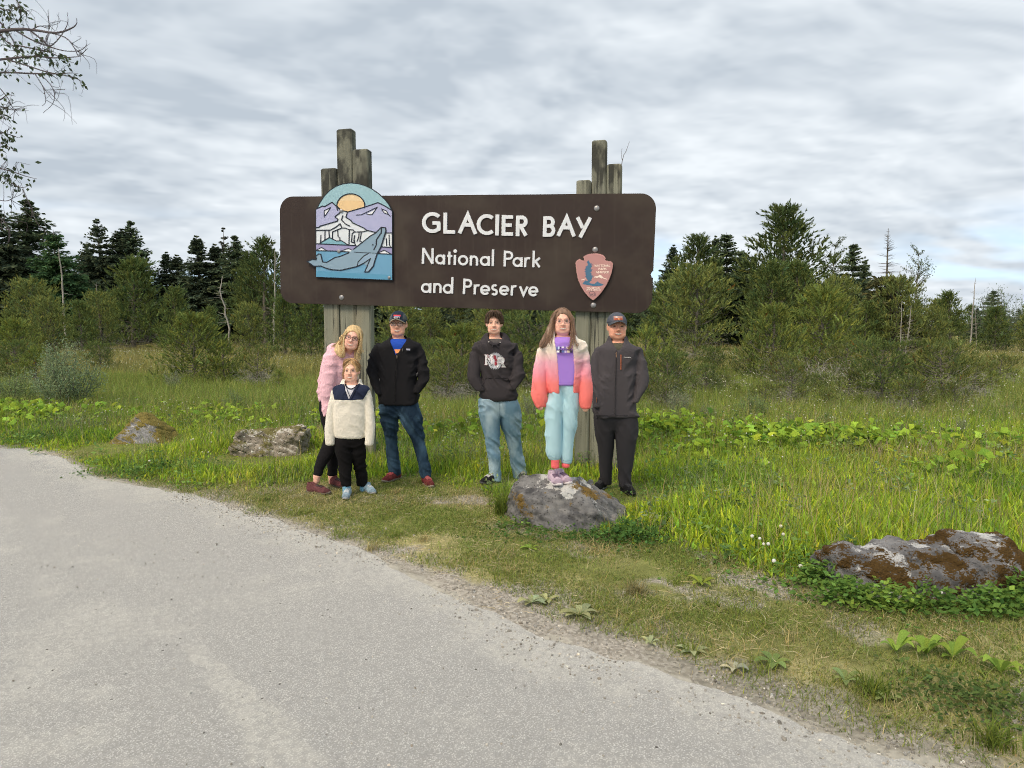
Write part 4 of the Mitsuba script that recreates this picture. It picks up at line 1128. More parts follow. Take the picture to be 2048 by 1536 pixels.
SP, PN = "spruce_tree", "pine_tree"
GS, GP = "dark spruces along the far side of the meadow", "bushy pines in the meadow"
rows = [
    # kind, name, label, category, x, top, depth, width
    ("spruce_0", SP, "broad dark spruce cut by the left edge of the view", "spruce", 2, 408, 58, 1.32),
    ("spruce_3", SP, "tall ragged spruce with a sparse top, second from the left edge", "spruce", 62, 396, 60, 1.78),
    ("spruce_4", SP, "full mid green spruce standing left of the first gap in the trees", "spruce", 124, 460, 54, 1.25),
    ("spruce_0", SP, "low dark spruce at the foot of the mid green spruce, beside the first gap", "spruce", 152, 560, 62, 1.32),
    ("spruce_0", SP, "dense dark spruce right of the first gap, tallest of its clump", "spruce", 214, 440, 60, 1.06),
    ("spruce_2", SP, "narrow dark spruce close against the tallest spruce of its clump", "spruce", 232, 455, 61, 1.72),
    ("spruce_0", SP, "short dark spruce on the gap side of the dense clump", "spruce", 188, 492, 62, 1.19),
    ("spruce_3", SP, "airy spruce with light showing through its top, right of the dense dark clump", "spruce", 273, 442, 62, 1.25),
    ("spruce_1", SP, "small spruce right beside the airy see-through one", "spruce", 296, 498, 63, 1.19),
    ("spruce_2", SP, "slim spruce, left of a pair of low pointed spruces", "spruce", 338, 503, 64, 1.45),
    ("spruce_2", SP, "slim spruce, right of a pair of low pointed spruces", "spruce", 365, 508, 64, 1.58),
    ("spruce_2", SP, "narrow columnar spruce alone against the sky right of the low gap", "spruce", 407, 470, 60, 1.52),
    ("spruce_2", SP, "narrow spruce with a bare lower trunk, next to the columnar one", "spruce", 436, 486, 61, 1.45),
    ("spruce_5", SP, "thin grey half bare spruce rising above its neighbours near the sign", "spruce", 453, 454, 62, 1.0),
    ("spruce_3", SP, "fuller of two spruces behind the crooked dead trunk", "spruce", 472, 470, 60, 1.45),
    ("spruce_1", SP, "darker of two spruces behind the crooked dead trunk", "spruce", 492, 486, 63, 1.25),
    ("pine_2", PN, "leaning round topped pine next to the left end of the sign", "pine", 531, 470, 52, 0.95),
    ("pine_2", PN, "lower round topped pine left of the leaning one by the sign", "pine", 508, 500, 54, 0.9),
    ("pine_0", PN, "wide olive pine in front of the dense dark clump of spruces", "pine", 268, 512, 44, 1.25),
    ("pine_0", PN, "rounded pine under the pair of low pointed spruces", "pine", 352, 572, 42, 1.05),
    ("pine_1", PN, "broad shadowy pine under the ragged spruce at far left", "pine", 72, 565, 40, 1.25),
    ("pine_1", PN, "brown tipped pine with a bare trunk right of the big pine at far left", "pine", 100, 600, 27, 1.0),
    ("pine_7", PN, "big dense green pine at the left edge of the meadow", "pine", 28, 640, 24, 1.1),
    ("pine_0", PN, "pine bush under the mid green spruce", "pine", 165, 600, 36, 1.1),
    ("pine_1", PN, "pine between the wide olive pine and the brown tipped one", "pine", 205, 590, 38, 1.0),
    ("pine_0", PN, "low pine left of the crooked dead trunk", "pine", 418, 612, 38, 1.0),
    ("pine_1", PN, "low pine right of the crooked dead trunk", "pine", 500, 610, 36, 1.05),
    ("pine_0", PN, "pine under the left end of the sign", "pine", 570, 590, 34, 1.1),
    ("pine_3", PN, "near crisp green pine standing alone in the meadow left of the sign", "pine", 392, 626, 18.5, 1.15),
    ("pine_6", PN, "small open pine right beside the near crisp green one", "pine", 447, 688, 18.5, 1.0),
    ("pine_5", PN, "thin yellow green young pine in the meadow, nearest to the person in pink", "pine", 512, 700, 17.5, 0.85),
    ("pine_6", PN, "dwarf pine low in the grass left of the person in pink", "pine", 556, 742, 16.5, 0.8),
    ("snag_0", "dead_tree", "crooked pale dead trunk with stub branches left of the sign", "dead tree", 462, 552, 36, 1.0),
    ("snag_1", "dead_tree", "leaning pale dead pole beside the left end of the sign", "dead tree", 549, 500, 50, 0.9),
    ("snag_1", "dead_tree", "pale dead pole in front of the mid green spruce", "dead tree", 134, 495, 50, 0.9),
    ("snag_1", "dead_tree", "short pale dead pole below the dense dark clump", "dead tree", 188, 600, 45, 0.8),
    ("snag_2", "dead_tree", "thin dead tree with stubs right of the short dead pole", "dead tree", 206, 565, 46, 0.7),
    # behind the sign
    ("spruce_1", SP, "dark spruce under the sign just right of the left post", "spruce", 760, 540, 50, 1.45),
    ("pine_0", PN, "olive pine under the sign at the left post", "pine", 622, 585, 33, 1.1),
    ("pine_1", PN, "shaded pine directly behind the person in the black jacket", "pine", 800, 600, 30, 1.2),
    ("spruce_0", SP, "dark spruce under the middle of the sign", "spruce", 872, 560, 48, 1.32),
    ("pine_1", PN, "pale dead branched pine under the sign right of the person in the black jacket", "pine", 862, 612, 32, 1.0),
    ("pine_3", PN, "bright pine left behind the person in the hooded sweatshirt", "pine", 925, 648, 15.5, 1.15),
    ("pine_4", PN, "reddish green pine between the person in the hooded sweatshirt and the person on the boulder", "pine", 1062, 640, 17, 1.3),
    ("pine_1", PN, "shaded pine behind the person in the hooded sweatshirt", "pine", 1000, 590, 30, 1.2),
    ("pine_0", PN, "shaded pine behind the person on the boulder", "pine", 1125, 585, 32, 1.2),
    ("pine_5", PN, "twiggy low pine right beside the elbow of the person in the hooded sweatshirt", "pine", 890, 720, 14, 1.0),
    ("spruce_0", SP, "dark spruce under the sign behind the person on the boulder", "spruce", 1085, 545, 52, 1.32),
    ("pine_2", PN, "pine behind the cap of the person in the charcoal jacket", "pine", 1225, 560, 38, 1.0),
    # right of the sign
    ("spruce_2", SP, "slender spruce right beside the end of the sign", "spruce", 1333, 489, 58, 1.25),
    ("pine_2", PN, "clumpy headed pine second from the right end of the sign", "pine", 1388, 466, 52, 1.15),
    ("spruce_2", SP, "thin spire between the clumpy pine and the dark conical spruce", "spruce", 1427, 470, 60, 0.92),
    ("spruce_1", SP, "dark conical spruce with a sharp tip left of the tallest pine", "spruce", 1454, 465, 56, 1.52),
    ("spruce_1", SP, "dark spruce shoulder between the conical spruce and the tallest pine", "spruce", 1480, 497, 57, 1.32),
    ("spruce_0", SP, "low dark spruce at the foot of the conical one", "spruce", 1500, 530, 55, 1.19),
    ("pine_2", PN, "tallest pine with rounded open crown against the sky", "pine", 1566, 402, 46, 1.18),
    ("pine_0", PN, "dense pine skirt below the tallest pine", "pine", 1535, 520, 42, 1.15),
    ("pine_0", PN, "second dense pine at the foot of the tallest pine, on its right", "pine", 1602, 520, 43, 1.2),
    ("pine_1", PN, "big bushy pine on a clear trunk right of the person in the charcoal jacket", "pine", 1388, 538, 27, 1.2),
    ("pine_0", PN, "pine behind the bushy one with the clear trunk, close by the sign", "pine", 1330, 560, 36, 1.2),
    ("pine_7", PN, "bright long needled pine filling the middle of the right meadow", "pine", 1640, 578, 20.5, 1.05),
    ("pine_3", PN, "upright pine left against the bright long needled one", "pine", 1548, 608, 18.5, 1.0),
    ("broadleaf_0", "broadleaf_tree", "airy small leaved tree with sky showing through, right of the tallest pine", "tree", 1652, 488, 46, 0.9),
    ("spruce_1", SP, "dark pointed spruce alone against the cloud right of the airy tree", "spruce", 1701, 484, 58, 1.25),
    ("spruce_3", SP, "lower spruce right behind the dark pointed one", "spruce", 1727, 520, 60, 1.12),
    ("spruce_6", SP, "spruce with a dead rust brown top", "spruce", 1769, 456, 34, 1.0),
    ("pine_1", PN, "mossy pine at the foot of the spruce with the dead top", "pine", 1790, 560, 33, 1.0),
    ("broadleaf_0", "broadleaf_tree", "slim airy tree standing clear right of the spruce with the dead top", "tree", 1834, 504, 48, 0.75),
    ("pine_0", PN, "round dark pine left of the bare leaning pole", "pine", 1898, 582, 50, 1.15),
    ("snag_1", "dead_tree", "bare leaning pole standing in the open at the right", "dead tree", 1938, 555, 42, 0.9, (2.5, 0)),
    ("snag_2", "dead_tree", "short grey dead tree right of the bare leaning pole", "dead tree", 1953, 610, 46, 0.8),
    ("snag_2", "dead_tree", "pale dead tree with many branches under the slim airy tree", "dead tree", 1812, 610, 32, 0.9),
    ("snag_1", "dead_tree", "upright dead stick next to the pale many branched dead tree", "dead tree", 1800, 600, 32, 0.8),
    ("spruce_1", SP, "low spruce with a pointed top near the right edge", "spruce", 1979, 580, 60, 1.58),
    ("willow_3", "willow_shrub", "grey green tall willow by the right edge of the view", "shrub", 1998, 568, 45, 0.7),
    ("pine_1", PN, "pine cut by the right edge of the view", "pine", 2058, 632, 36, 1.1),
    ("pine_0", PN, "low pine right of the bright long needled one", "pine", 1728, 600, 33, 1.1),
    ("pine_1", PN, "low pine between the tallest pine and the dark pointed spruce", "pine", 1670, 560, 40, 1.0),
    ("pine_0", PN, "pine at the far right behind the leaning pole", "pine", 1990, 612, 38, 1.2),
    ("pine_1", PN, "pine in the middle distance below the leaning pole", "pine", 1860, 620, 34, 1.1),
    # near stunted pines at the right
    ("pine_4", PN, "near dark pine bush at the elbow of the person in the charcoal jacket", "pine", 1335, 712, 13.4, 0.95),
    ("pine_5", PN, "dwarf pine low in front of the bright long needled one", "pine", 1588, 735, 13.0, 0.85),
    ("pine_4", PN, "reddish dwarf pine with grey twigs, centre of the right meadow", "pine", 1768, 690, 13.2, 0.95),
    ("pine_5", PN, "twiggy dwarf pine left of the reddish one", "pine", 1700, 740, 13.6, 0.8),
    ("pine_5", PN, "twiggy dwarf pine right of the reddish one", "pine", 1880, 692, 13.4, 1.05),
    ("pine_5", PN, "sparse twiggy pine nearest to the right edge", "pine", 1950, 728, 14.0, 0.8),
    ("pine_6", PN, "pine sapling behind the shoulder of the person in the charcoal jacket", "pine", 1292, 662, 16.5, 0.85),
    ("pine_5", PN, "small twiggy pine in the pale grass right of the person in the charcoal jacket", "pine", 1450, 750, 15.5, 0.75),
    ("pine_6", PN, "small pine in the open meadow near the right edge", "pine", 1868, 700, 21, 0.9),
    # willows
    ("willow_0", "willow_shrub", "leafy grey green willow left of the mossy pointed boulder", "shrub", 130, 682, 13.2, 0.95),
    ("willow_1", "willow_shrub", "low willow at the left edge behind the road", "shrub", 25, 742, 13.6, 1.2),
    ("willow_1", "willow_shrub", "small round willow in the grass above the tan boulder", "shrub", 468, 778, 12.6, 0.75),
    ("willow_2", "willow_shrub", "low willow beside the near crisp green pine", "shrub", 345, 735, 16.5, 0.9),
    ("willow_2", "willow_shrub", "pale willow right of the person in the charcoal jacket", "shrub", 1362, 762, 11.6, 0.9),
    ("willow_1", "willow_shrub", "willow in front of the dwarf pines, left one of two", "shrub", 1508, 785, 11.4, 0.9),
    ("willow_1", "willow_shrub", "willow in front of the dwarf pines, right one of two", "shrub", 1660, 822, 10.6, 1.0),
    ("willow_2", "willow_shrub", "tall stemmed pale willow above the two humped boulder", "shrub", 1932, 820, 9.6, 0.55),
    ("willow_2", "willow_shrub", "grey willow at the right edge of the meadow", "shrub", 2030, 800, 12, 1.0),
    ("willow_1", "willow_shrub", "low willow under the reddish dwarf pine", "shrub", 1790, 830, 11, 1.0),
    ("willow_2", "willow_shrub", "willow between the person in the hooded sweatshirt and the person on the boulder", "shrub", 1062, 770, 11.5, 0.7),
]
gc = "twiggy dwarf pines and willows crowding the right meadow"
crowd = [("pine_5", 1330, 760, 12.4), ("pine_4", 1415, 735, 15), ("pine_6", 1475, 770, 14.2), ("pine_5", 1530, 770, 13.0), ("pine_4", 1640, 752, 14.5), ("pine_5", 1660, 785, 12.2), ("pine_6", 1725, 790, 12.8), ("pine_5", 1830, 760, 12.0), ("pine_4", 1840, 735, 14.6), ("pine_5", 1915, 770, 12.4), ("pine_6", 1985, 745, 15.5), ("pine_5", 1565, 712, 16.5), ("pine_4", 1500, 700, 19), ("pine_5", 1690, 690, 18), ("pine_6", 1800, 712, 17.5), ("pine_4", 1900, 690, 19), ("pine_5", 2000, 715, 17), ("pine_4", 1430, 700, 20), ("pine_5", 1350, 700, 17)]
for i_, (k_, px_, top_, dep_) in enumerate(crowd):
    rows.append((k_, PN, "low twiggy dwarf pine among many alike in the right meadow", "pine", px_, top_, dep_, 1.0, None, gc))
for px_, top_, dep_ in [(1440, 800, 12.2), (1560, 800, 12.0), (1610, 815, 11.6), (1700, 800, 12.0), (1740, 815, 11.4), (1800, 790, 12.4), (1860, 810, 11.6), (1925, 800, 11.8), (1985, 790, 12.6), (1640, 700, 17), (1390, 720, 16)]:
    rows.append(("thicket_0", "bare_shrub", "bare grey twiggy shrub, one of many under the dwarf pines at the right", "shrub", px_, top_, dep_, 1.2, None, "bare grey shrubs under the dwarf pines at the right"))
for px_, top_, dep_, k_, w_ in [(1350, 820, 10.6, "willow_1", 0.9), (1420, 800, 11.2, "willow_2", 1.0), (1470, 832, 10.2, "willow_1", 0.8), (1580, 820, 10.8, "willow_2", 1.1), (1620, 850, 9.9, "willow_1", 0.8), (1730, 840, 10.2, "willow_2", 0.9), (1840, 850, 9.8, "willow_1", 0.9), (1900, 845, 9.9, "willow_2", 0.8), (1980, 860, 9.4, "willow_1", 0.9)]:
    rows.append((k_, "willow_shrub", "x", "willow", px_, top_, dep_, w_, None, "grey green willows along the near edge of the right meadow"))
for k_, px_, top_, dep_ in [("pine_6", 70, 700, 17), ("pine_4", 200, 690, 23), ("pine_4", 30, 690, 19), ("pine_6", 470, 725, 20)]:
    rows.append((k_, PN, "low dwarf pine among several alike in the left meadow", "pine", px_, top_, dep_, 1.0, None, "dwarf pines in the left meadow"))
for k_, px_, top_, dep_ in [("pine_5", 720, 690, 18), ("pine_4", 770, 680, 20), ("pine_4", 870, 690, 17), ("pine_5", 950, 720, 15), ("pine_6", 1040, 700, 16), ("pine_5", 1110, 720, 15), ("pine_4", 1180, 690, 17), ("pine_5", 1255, 735, 14)]:
    rows.append((k_, PN, "dwarf pine partly hidden behind the people", "pine", px_, top_, dep_, 1.0, None, "dwarf pines behind the people"))
ORD = ["first", "second", "third", "fourth", "fifth", "sixth", "seventh", "eighth", "ninth", "tenth", "eleventh", "twelfth"]
for g_ in {q[9] for q in rows if len(q) > 9}:
    members = [i for i, q in enumerate(rows) if len(q) > 9 and q[9] == g_]
    ranks = [(r_, [i for i in members if a <= rows[i][6] < b]) for r_, a, b in (("front", 0, 12.9), ("middle", 12.9, 16.3), ("back", 16.3, 99))]
    for r_, ids in ranks:
        for n_, i in enumerate(sorted(ids, key=lambda i: rows[i][4])):
            q = list(rows[i])
            what = {"willow": "low grey green willow", "shrub": "bare grey twiggy shrub", "pine": {"pine_4": "round dense dwarf pine", "pine_5": "open twiggy dwarf pine", "pine_6": "small pointed dwarf pine"}.get(q[0], "dwarf pine")}[q[3]]
            where = "in the right meadow" if "right" in g_ else "in the left meadow" if "left" in g_ else "behind the people"
            q[2] = f"{what} {where}, {ORD[n_]} from the left of the {r_} row"
            q[3] = "shrub" if q[3] == "willow" else q[3]
            rows[i] = tuple(q)
for q in rows:
    k_, name_, label_, cat_, px_, top_, dep_, wd_ = q[:8]
    plant(k_, name_, label_, cat_, px_, top_, dep_, wd_ * (0.84 if k_ in ("pine_0", "pine_1") else 1.0), group=q[9] if len(q) > 9 else None, lean=q[8] if len(q) > 8 and q[8] else (tr.uniform(-1.5, 1.5), tr.uniform(-1.5, 1.5)))

# the far wood beyond, too many and too far to tell apart
labels["distant_forest"] = {"kind": "stuff", "label": "dark line of distant conifers closing the meadow", "category": "forest"}
rf = np.random.default_rng(31)
n = 0
for px in np.linspace(-150, 2200, 190):
    d = rf.uniform(75, 130)
    edge = np.interp(px, [0, 150, 170, 330, 380, 420, 600, 1300, 1500, 1700, 1800, 1900, 2048], [520, 545, 600, 570, 612, 580, 560, 560, 540, 560, 600, 612, 626])
    top = edge + rf.uniform(-14, 30)
    x = at(px + rf.uniform(-10, 10), 700, d)[0]
    h = at(px, top, d)[2] + 0.3
    k = rf.choice(["spruce_0", "spruce_1", "spruce_2", "pine_0", "pine_1", "spruce_3"])
    s = h / HEIGHT.get(k, 12)
    w = s * (1.25 if k.startswith("spruce") else 0.9)
    scene[f"distant_forest__{n:03d}"] = {"type": "instance", "to_world": T().translate([x, d, -0.3]).rotate([0, 0, 1], rf.uniform(0, 360)).scale([w, w, s]), "shapegroup": {"type": "ref", "id": "kind_" + k}}
    n += 1

# ------------------------------------------------------------------ the roadside tree whose boughs hang into the view
tree = thing("roadside_tree", "leafy tree outside the left edge whose thin drooping boughs reach into the sky", "tree")
r = np.random.default_rng(9)
TD = 7.4
root = np.array([-7.9, TD + 0.6, 0.0])
ts = spline([root, root + [0.1, 0, 2.0], root + [0.25, -0.1, 4.0], root + [0.35, -0.2, 6.0], root + [0.3, -0.1, 7.6]], 16)
put(tree + "__trunk", tube(ts, np.linspace(0.16, 0.04, 16), 9), "bark", smooth=True)
boughs, leaves = Soup(), Soup()
twig = (0.10, 0.085, 0.09)
leaf_at, leaf_dir = [], []


def bough(pts, r0, leafy, n=18):
    P_ = spline([at(x, y, TD + dz) for x, y, dz in pts], n)
    boughs.add(*tube(P_, np.linspace(r0, 0.0022, n), 5, cap=False), twig)
    if leafy > 0:
        leafy = int(leafy * 0.42)
        t = r.random(leafy) * 0.93
        q = np.stack([np.interp(t, np.linspace(0, 1, n), P_[:, c]) for c in range(3)], -1)
        leaf_at.append(q + r.normal(0, 0.035, (leafy, 3)))
        leaf_dir.append(unit(r.normal(0, 0.5, (leafy, 3)) + [0.25, 0, -0.8]))
    for _ in range(n // 3):
        i0 = r.integers(n // 4, max(n // 4 + 1, int(n * 0.72)))
        b = P_[i0]
        e = b + r.normal(0, 0.07, 3) + [0.02, 0, 0.0]
        e2 = e + r.normal(0, 0.06, 3) + [0.02, 0, r.choice([-0.08, 0.06])]
        boughs.add(*tube(spline([b, e, e2], 7), np.linspace(0.0034, 0.0014, 7), 3, cap=False), twig)
        if leafy:
            leaf_at.append(np.linspace(b, e2, 3) + r.normal(0, 0.02, (3, 3)))
            leaf_dir.append(unit(r.normal(0, 0.5, (3, 3)) + [0.2, 0, -0.8]))


stem_px = [(-260, -40, 0.3), (-240, 120, 0.3), (-230, 330, 0.4)]
bough([(-255, 70, 0.4), (-100, 75, 0.2), (20, 60, 0), (65, 60, 0), (110, 66, -0.1), (140, 58, -0.1), (153, 48, -0.1), (153, 36, -0.1)], 0.022, 0)
bough([(60, 61, 0), (85, 80, 0), (100, 92, 0), (120, 74, 0), (135, 48, 0), (135, 25, 0)], 0.009, 0)
bough([(66, 58, 0), (80, 52, 0), (98, 56, 0), (97, 38, 0), (96, 20, 0)], 0.006, 0)
bough([(70, 60, 0), (110, 68, 0), (135, 78, 0), (150, 98, 0), (157, 112, 0), (172, 100, 0), (176, 97, 0)], 0.007, 0)
bough([(30, 60, 0), (60, 78, 0), (95, 92, 0), (130, 102, 0), (160, 101, 0), (173, 90, 0), (172, 80, 0)], 0.008, 0)
bough([(-240, 130, 0.3), (-60, 125, 0.2), (20, 117, 0), (70, 113, 0), (110, 116, 0), (150, 114, 0), (163, 112, 0)], 0.016, 60)
bough([(30, 90, 0.1), (60, 96, 0), (100, 105, 0), (130, 120, 0), (148, 126, 0)], 0.008, 60)
bough([(10, 118, 0), (50, 130, 0), (90, 143, 0), (125, 150, 0), (148, 155, 0), (160, 162, 0), (163, 173, 0)], 0.008, 45)
bough([(-240, 160, 0.3), (-80, 150, 0.1), (0, 145, 0), (60, 147, 0), (110, 148, 0), (140, 146, 0), (156, 147, 0)], 0.014, 50)
bough([(70, 148, 0), (85, 172, 0), (90, 190, 0), (91, 205, 0), (84, 212, 0)], 0.005, 0)
bough([(82, 150, 0), (100, 168, 0), (109, 188, 0), (105, 208, 0), (86, 226, 0)], 0.005, 0)
bough([(-20, 20, 0.1), (20, 70, 0.1), (35, 110, 0), (40, 135, 0)], 0.008, 50)
bough([(20, -30, 0.1), (38, 10, 0), (42, 30, 0), (35, 42, 0), (14, 55, 0)], 0.008, 45)
bough([(-60, -40, 0.1), (-10, 10, 0), (15, 20, 0), (28, 8, 0)], 0.010, 60)
bough([(-60, 50, 0.1), (-10, 60, 0), (15, 85, 0), (40, 100, 0), (55, 120, 0)], 0.010, 75)
bough([(-230, 330, 0.4), (-100, 290, 0.2), (-30, 215, 0), (0, 200, 0), (15, 190, 0), (30, 192, 0)], 0.012, 40)
bough([(-10, 165, 0), (15, 195, 0), (25, 215, 0), (38, 232, 0)], 0.005, 0)
bough([(0, 212, 0), (25, 220, 0), (54, 216, 0)], 0.005, 0)
bough([(-60, 200, 0), (-10, 215, 0), (5, 235, 0), (16, 240, 0)], 0.008, 50)
bough([(-80, 250, 0), (-10, 262, 0), (15, 268, 0), (32, 273, 0)], 0.008, 42)
bough([(-90, 300, 0), (-20, 298, 0), (12, 293, 0), (32, 302, 0)], 0.009, 46)
bough([(-100, 345, 0.1), (-20, 335, 0), (20, 342, 0), (50, 352, 0), (74, 358, 0)], 0.010, 60)
bough([(-40, 330, 0), (5, 352, 0), (25, 368, 0), (45, 375, 0), (60, 370, 0)], 0.008, 65)
bough([(45, 378, 0), (52, 395, 0), (62, 412, 0), (74, 445, 0), (98, 470, 0)], 0.005, 0)
bough([(-20, 395, 0), (10, 402, 0), (25, 395, 0), (26, 378, 0)], 0.005, 0)
bough([(-30, 420, 0), (5, 440, 0), (20, 465, 0), (16, 486, 0)], 0.005, 0)
boughs.put(tree + "__boughs", "vc_matte", smooth=True)
LA, LD = np.vstack(leaf_at), np.vstack(leaf_dir)
n = len(LA)
diamonds(LA, LD, r.uniform(0.035, 0.066, n), r.uniform(0.022, 0.040, n), normal=unit(r.normal(0, 0.7, (n, 3)) + [0, -0.6, 0.5]), cols=tint(r, n, (0.075, 0.10, 0.055), 0.25, 0.08), soup=leaves)
leaves.put(tree + "__leaves", "leaf")
# thin dry stems beside the right hand post
dry = thing("dry_stem", "thin bare twig rising above the right post of the sign", "twig")
dp = Soup()
for pts in ([(1200, 960), (1225, 700), (1236, 400), (1245, 320), (1252, 303), (1259, 283)], [(1245, 322), (1243, 312), (1244, 297)]):
    q = spline([at(x, y, 8.35) for x, y in pts], 16)
    dp.add(*tube(q, np.linspace(0.006 if len(pts) > 3 else 0.003, 0.0018, 16), 4, cap=False), (0.16, 0.14, 0.13))
dp.put(dry, "vc_matte", smooth=True)
# ------------------------------------------------------------------ grasses and flowers
def blades(x, y, h, w, rng, cols, bend=0.35, segs=2, lift=0.0):
    """Tapering bent blades: (vertices, triangles, colours)."""
    n = len(x)
    z = ground_z(x, y) - 0.006 + lift
    a = rng.uniform(0, 2 * np.pi, n)
    out = np.stack([np.cos(a), np.sin(a), 0 * a], -1)
    fa = a + np.pi / 2 + rng.normal(0, 0.5, n)
    side = np.stack([np.cos(fa), np.sin(fa), 0 * a], -1)
    b = np.abs(rng.normal(bend, bend * 0.5, n))
    base = np.stack([x, y, z], -1)
    rows_ = []
    for k in range(segs + 1):
        t = k / segs
        c = base + out * (h * b * t * t)[:, None] + np.array([0, 0, 1.0]) * (h * t * (1 - 0.25 * b * t))[:, None]
        ww = w * (1 - 0.15 * t) if k < segs else w * 0
        if k < segs:
            rows_ += [c - side * ww[:, None] / 2, c + side * ww[:, None] / 2]
        else:
            rows_ += [c]
    v = np.stack(rows_, 1)
    m = v.shape[1]
    f = []
    for k in range(segs - 1):
        f += [[2 * k, 2 * k + 1, 2 * k + 3], [2 * k, 2 * k + 3, 2 * k + 2]]
    f += [[2 * segs - 2, 2 * segs - 1, 2 * segs]]
    F = (np.arange(n)[:, None, None] * m + np.array(f)[None]).reshape(-1, 3)
    return v.reshape(-1, 3), F, np.repeat(cols, m, 0)


def scatter(rng, n, x0, x1, y0, y1, keep):
    x, y = rng.uniform(x0, x1, n), rng.uniform(y0, y1, n)
    inside = np.abs(x) < 0.80 * y + 0.9
    x, y = x[inside], y[inside]
    k = rng.random(len(x)) < keep(x, y)
    return x[k], y[k]


def patch(x, y, scale, seed, octaves=3):
    return meshkit.fbm(np.stack([x * scale, y * scale, 0 * x], -1), octaves, seed=seed)


def off_rocks(x, y):
    free = np.ones(len(x), bool)
    for (cx, cy), (rx, ry) in (((g1[0], g1[1] + 0.2), (0.36, 0.26)), ((g2[0], g2[1] + 0.22), (0.40, 0.24)), ((G3[0], G3[1] + 0.36), (0.46, 0.32)), ((G4[0] + 0.03, G4[1] + 0.30), (0.62, 0.30))):
        free &= ((x - cx) / rx) ** 2 + ((y - cy) / ry) ** 2 > 1
    return free


def stuff(key, soup, label, cat, bsdf="leaf"):
    soup.put(key, bsdf)
    labels[key] = {"kind": "stuff", "label": label, "category": cat}


rg = np.random.default_rng(50)
# trampled verge: short thin blades, half of them dry, with bare dirt between
lawn = Soup()
for count, hgt, wid, colour, seed, lo_, hi_ in ((150000, (0.012, 0.045), 0.0032, (0.27, 0.285, 0.095), 71, 0.36, 0.56), (150000, (0.015, 0.055), 0.0034, (0.20, 0.265, 0.065), 72, 0.34, 0.54), (60000, (0.02, 0.07), 0.0028, (0.46, 0.40, 0.22), 73, 0.40, 0.62)):
    def keep(x, y, seed=seed, lo_=lo_, hi_=hi_):
        e, t = y - edge_y(x), y - tall_y(x)
        bare = patch(x, y, 2.2, 4)
        d = np.clip((patch(x, y, 1.6, seed) - lo_) / (hi_ - lo_), 0, 1) * np.clip((e - 0.02 - 0.26 * np.exp(-((x - 0.35) / 0.75) ** 2) - 0.5 * (bare - 0.42)) / 0.28, 0, 1) * np.clip((0.5 - t) / 0.5, 0, 1)
        return d * np.clip((y + 1) / 5, 0.5, 1.0)
    x, y = scatter(rg, count * 4, -6, 4.2, 1.9, 9.2, keep)
    x, y = x[:count], y[:count]
    ok = off_rocks(x, y)
    x, y = x[ok], y[ok]
    n = len(x)
    lawn.add(*blades(x, y, rg.uniform(*hgt, n), wid * rg.uniform(0.6, 1.3, n), rg, tint(rg, n, colour, 0.25, 0.12), bend=0.9))
# tufts in the verge
for _ in range(210):
    x0, y0 = rg.uniform(-4, 3.4), rg.uniform(2.2, 8)
    e, t = y0 - edge_y(x0), y0 - tall_y(x0)
    if e < 0.12 or t > 0.3 or abs(x0) > 0.8 * y0:
        continue
    n = rg.integers(25, 90)
    s = rg.uniform(0.02, 0.07)
    lawn.add(*blades(x0 + rg.normal(0, s, n), y0 + rg.normal(0, s, n), rg.uniform(0.03, 0.11, n), rg.uniform(0.002, 0.005, n), rg, tint(rg, n, (0.21, 0.265, 0.06) if rg.random() < 0.7 else (0.42, 0.37, 0.18), 0.22, 0.1), bend=0.8))
stuff("verge_grass", lawn, "short trampled olive and straw coloured grass between the road and the tall grass", "grass")

# the bright grass, broad and narrow blades, knee high behind the verge
tall = Soup()


def bright(x, y):
    t = y - tall_y(x)
    return np.clip((t + 0.12 + 0.35 * (patch(x, y, 3, 81) - 0.5)) / 0.35, 0, 1) * np.clip((16 - y) / 5, 0, 1)


def foot_room(x, y):
    """Trodden short where the people stand."""
    d = np.ones(len(x))
    for fx, fy, r_ in ((-1.6, 6.75, 0.75), (-1.05, 7.05, 0.55), (-0.05, 7.1, 0.45), (1.08, 6.45, 0.62), (0.95, 6.85, 0.6), (0.45, 5.9, 0.6), (g1[0], g1[1] - 0.3, 0.9), (g2[0], g2[1] - 0.25, 1.0), (G4[0] - 0.1, G4[1] - 0.05, 0.9)):
        d = np.minimum(d, np.clip((np.hypot((x - fx), (y - fy) * 1.2) / r_ - 0.5) / 0.6, 0.10, 1))
    return d


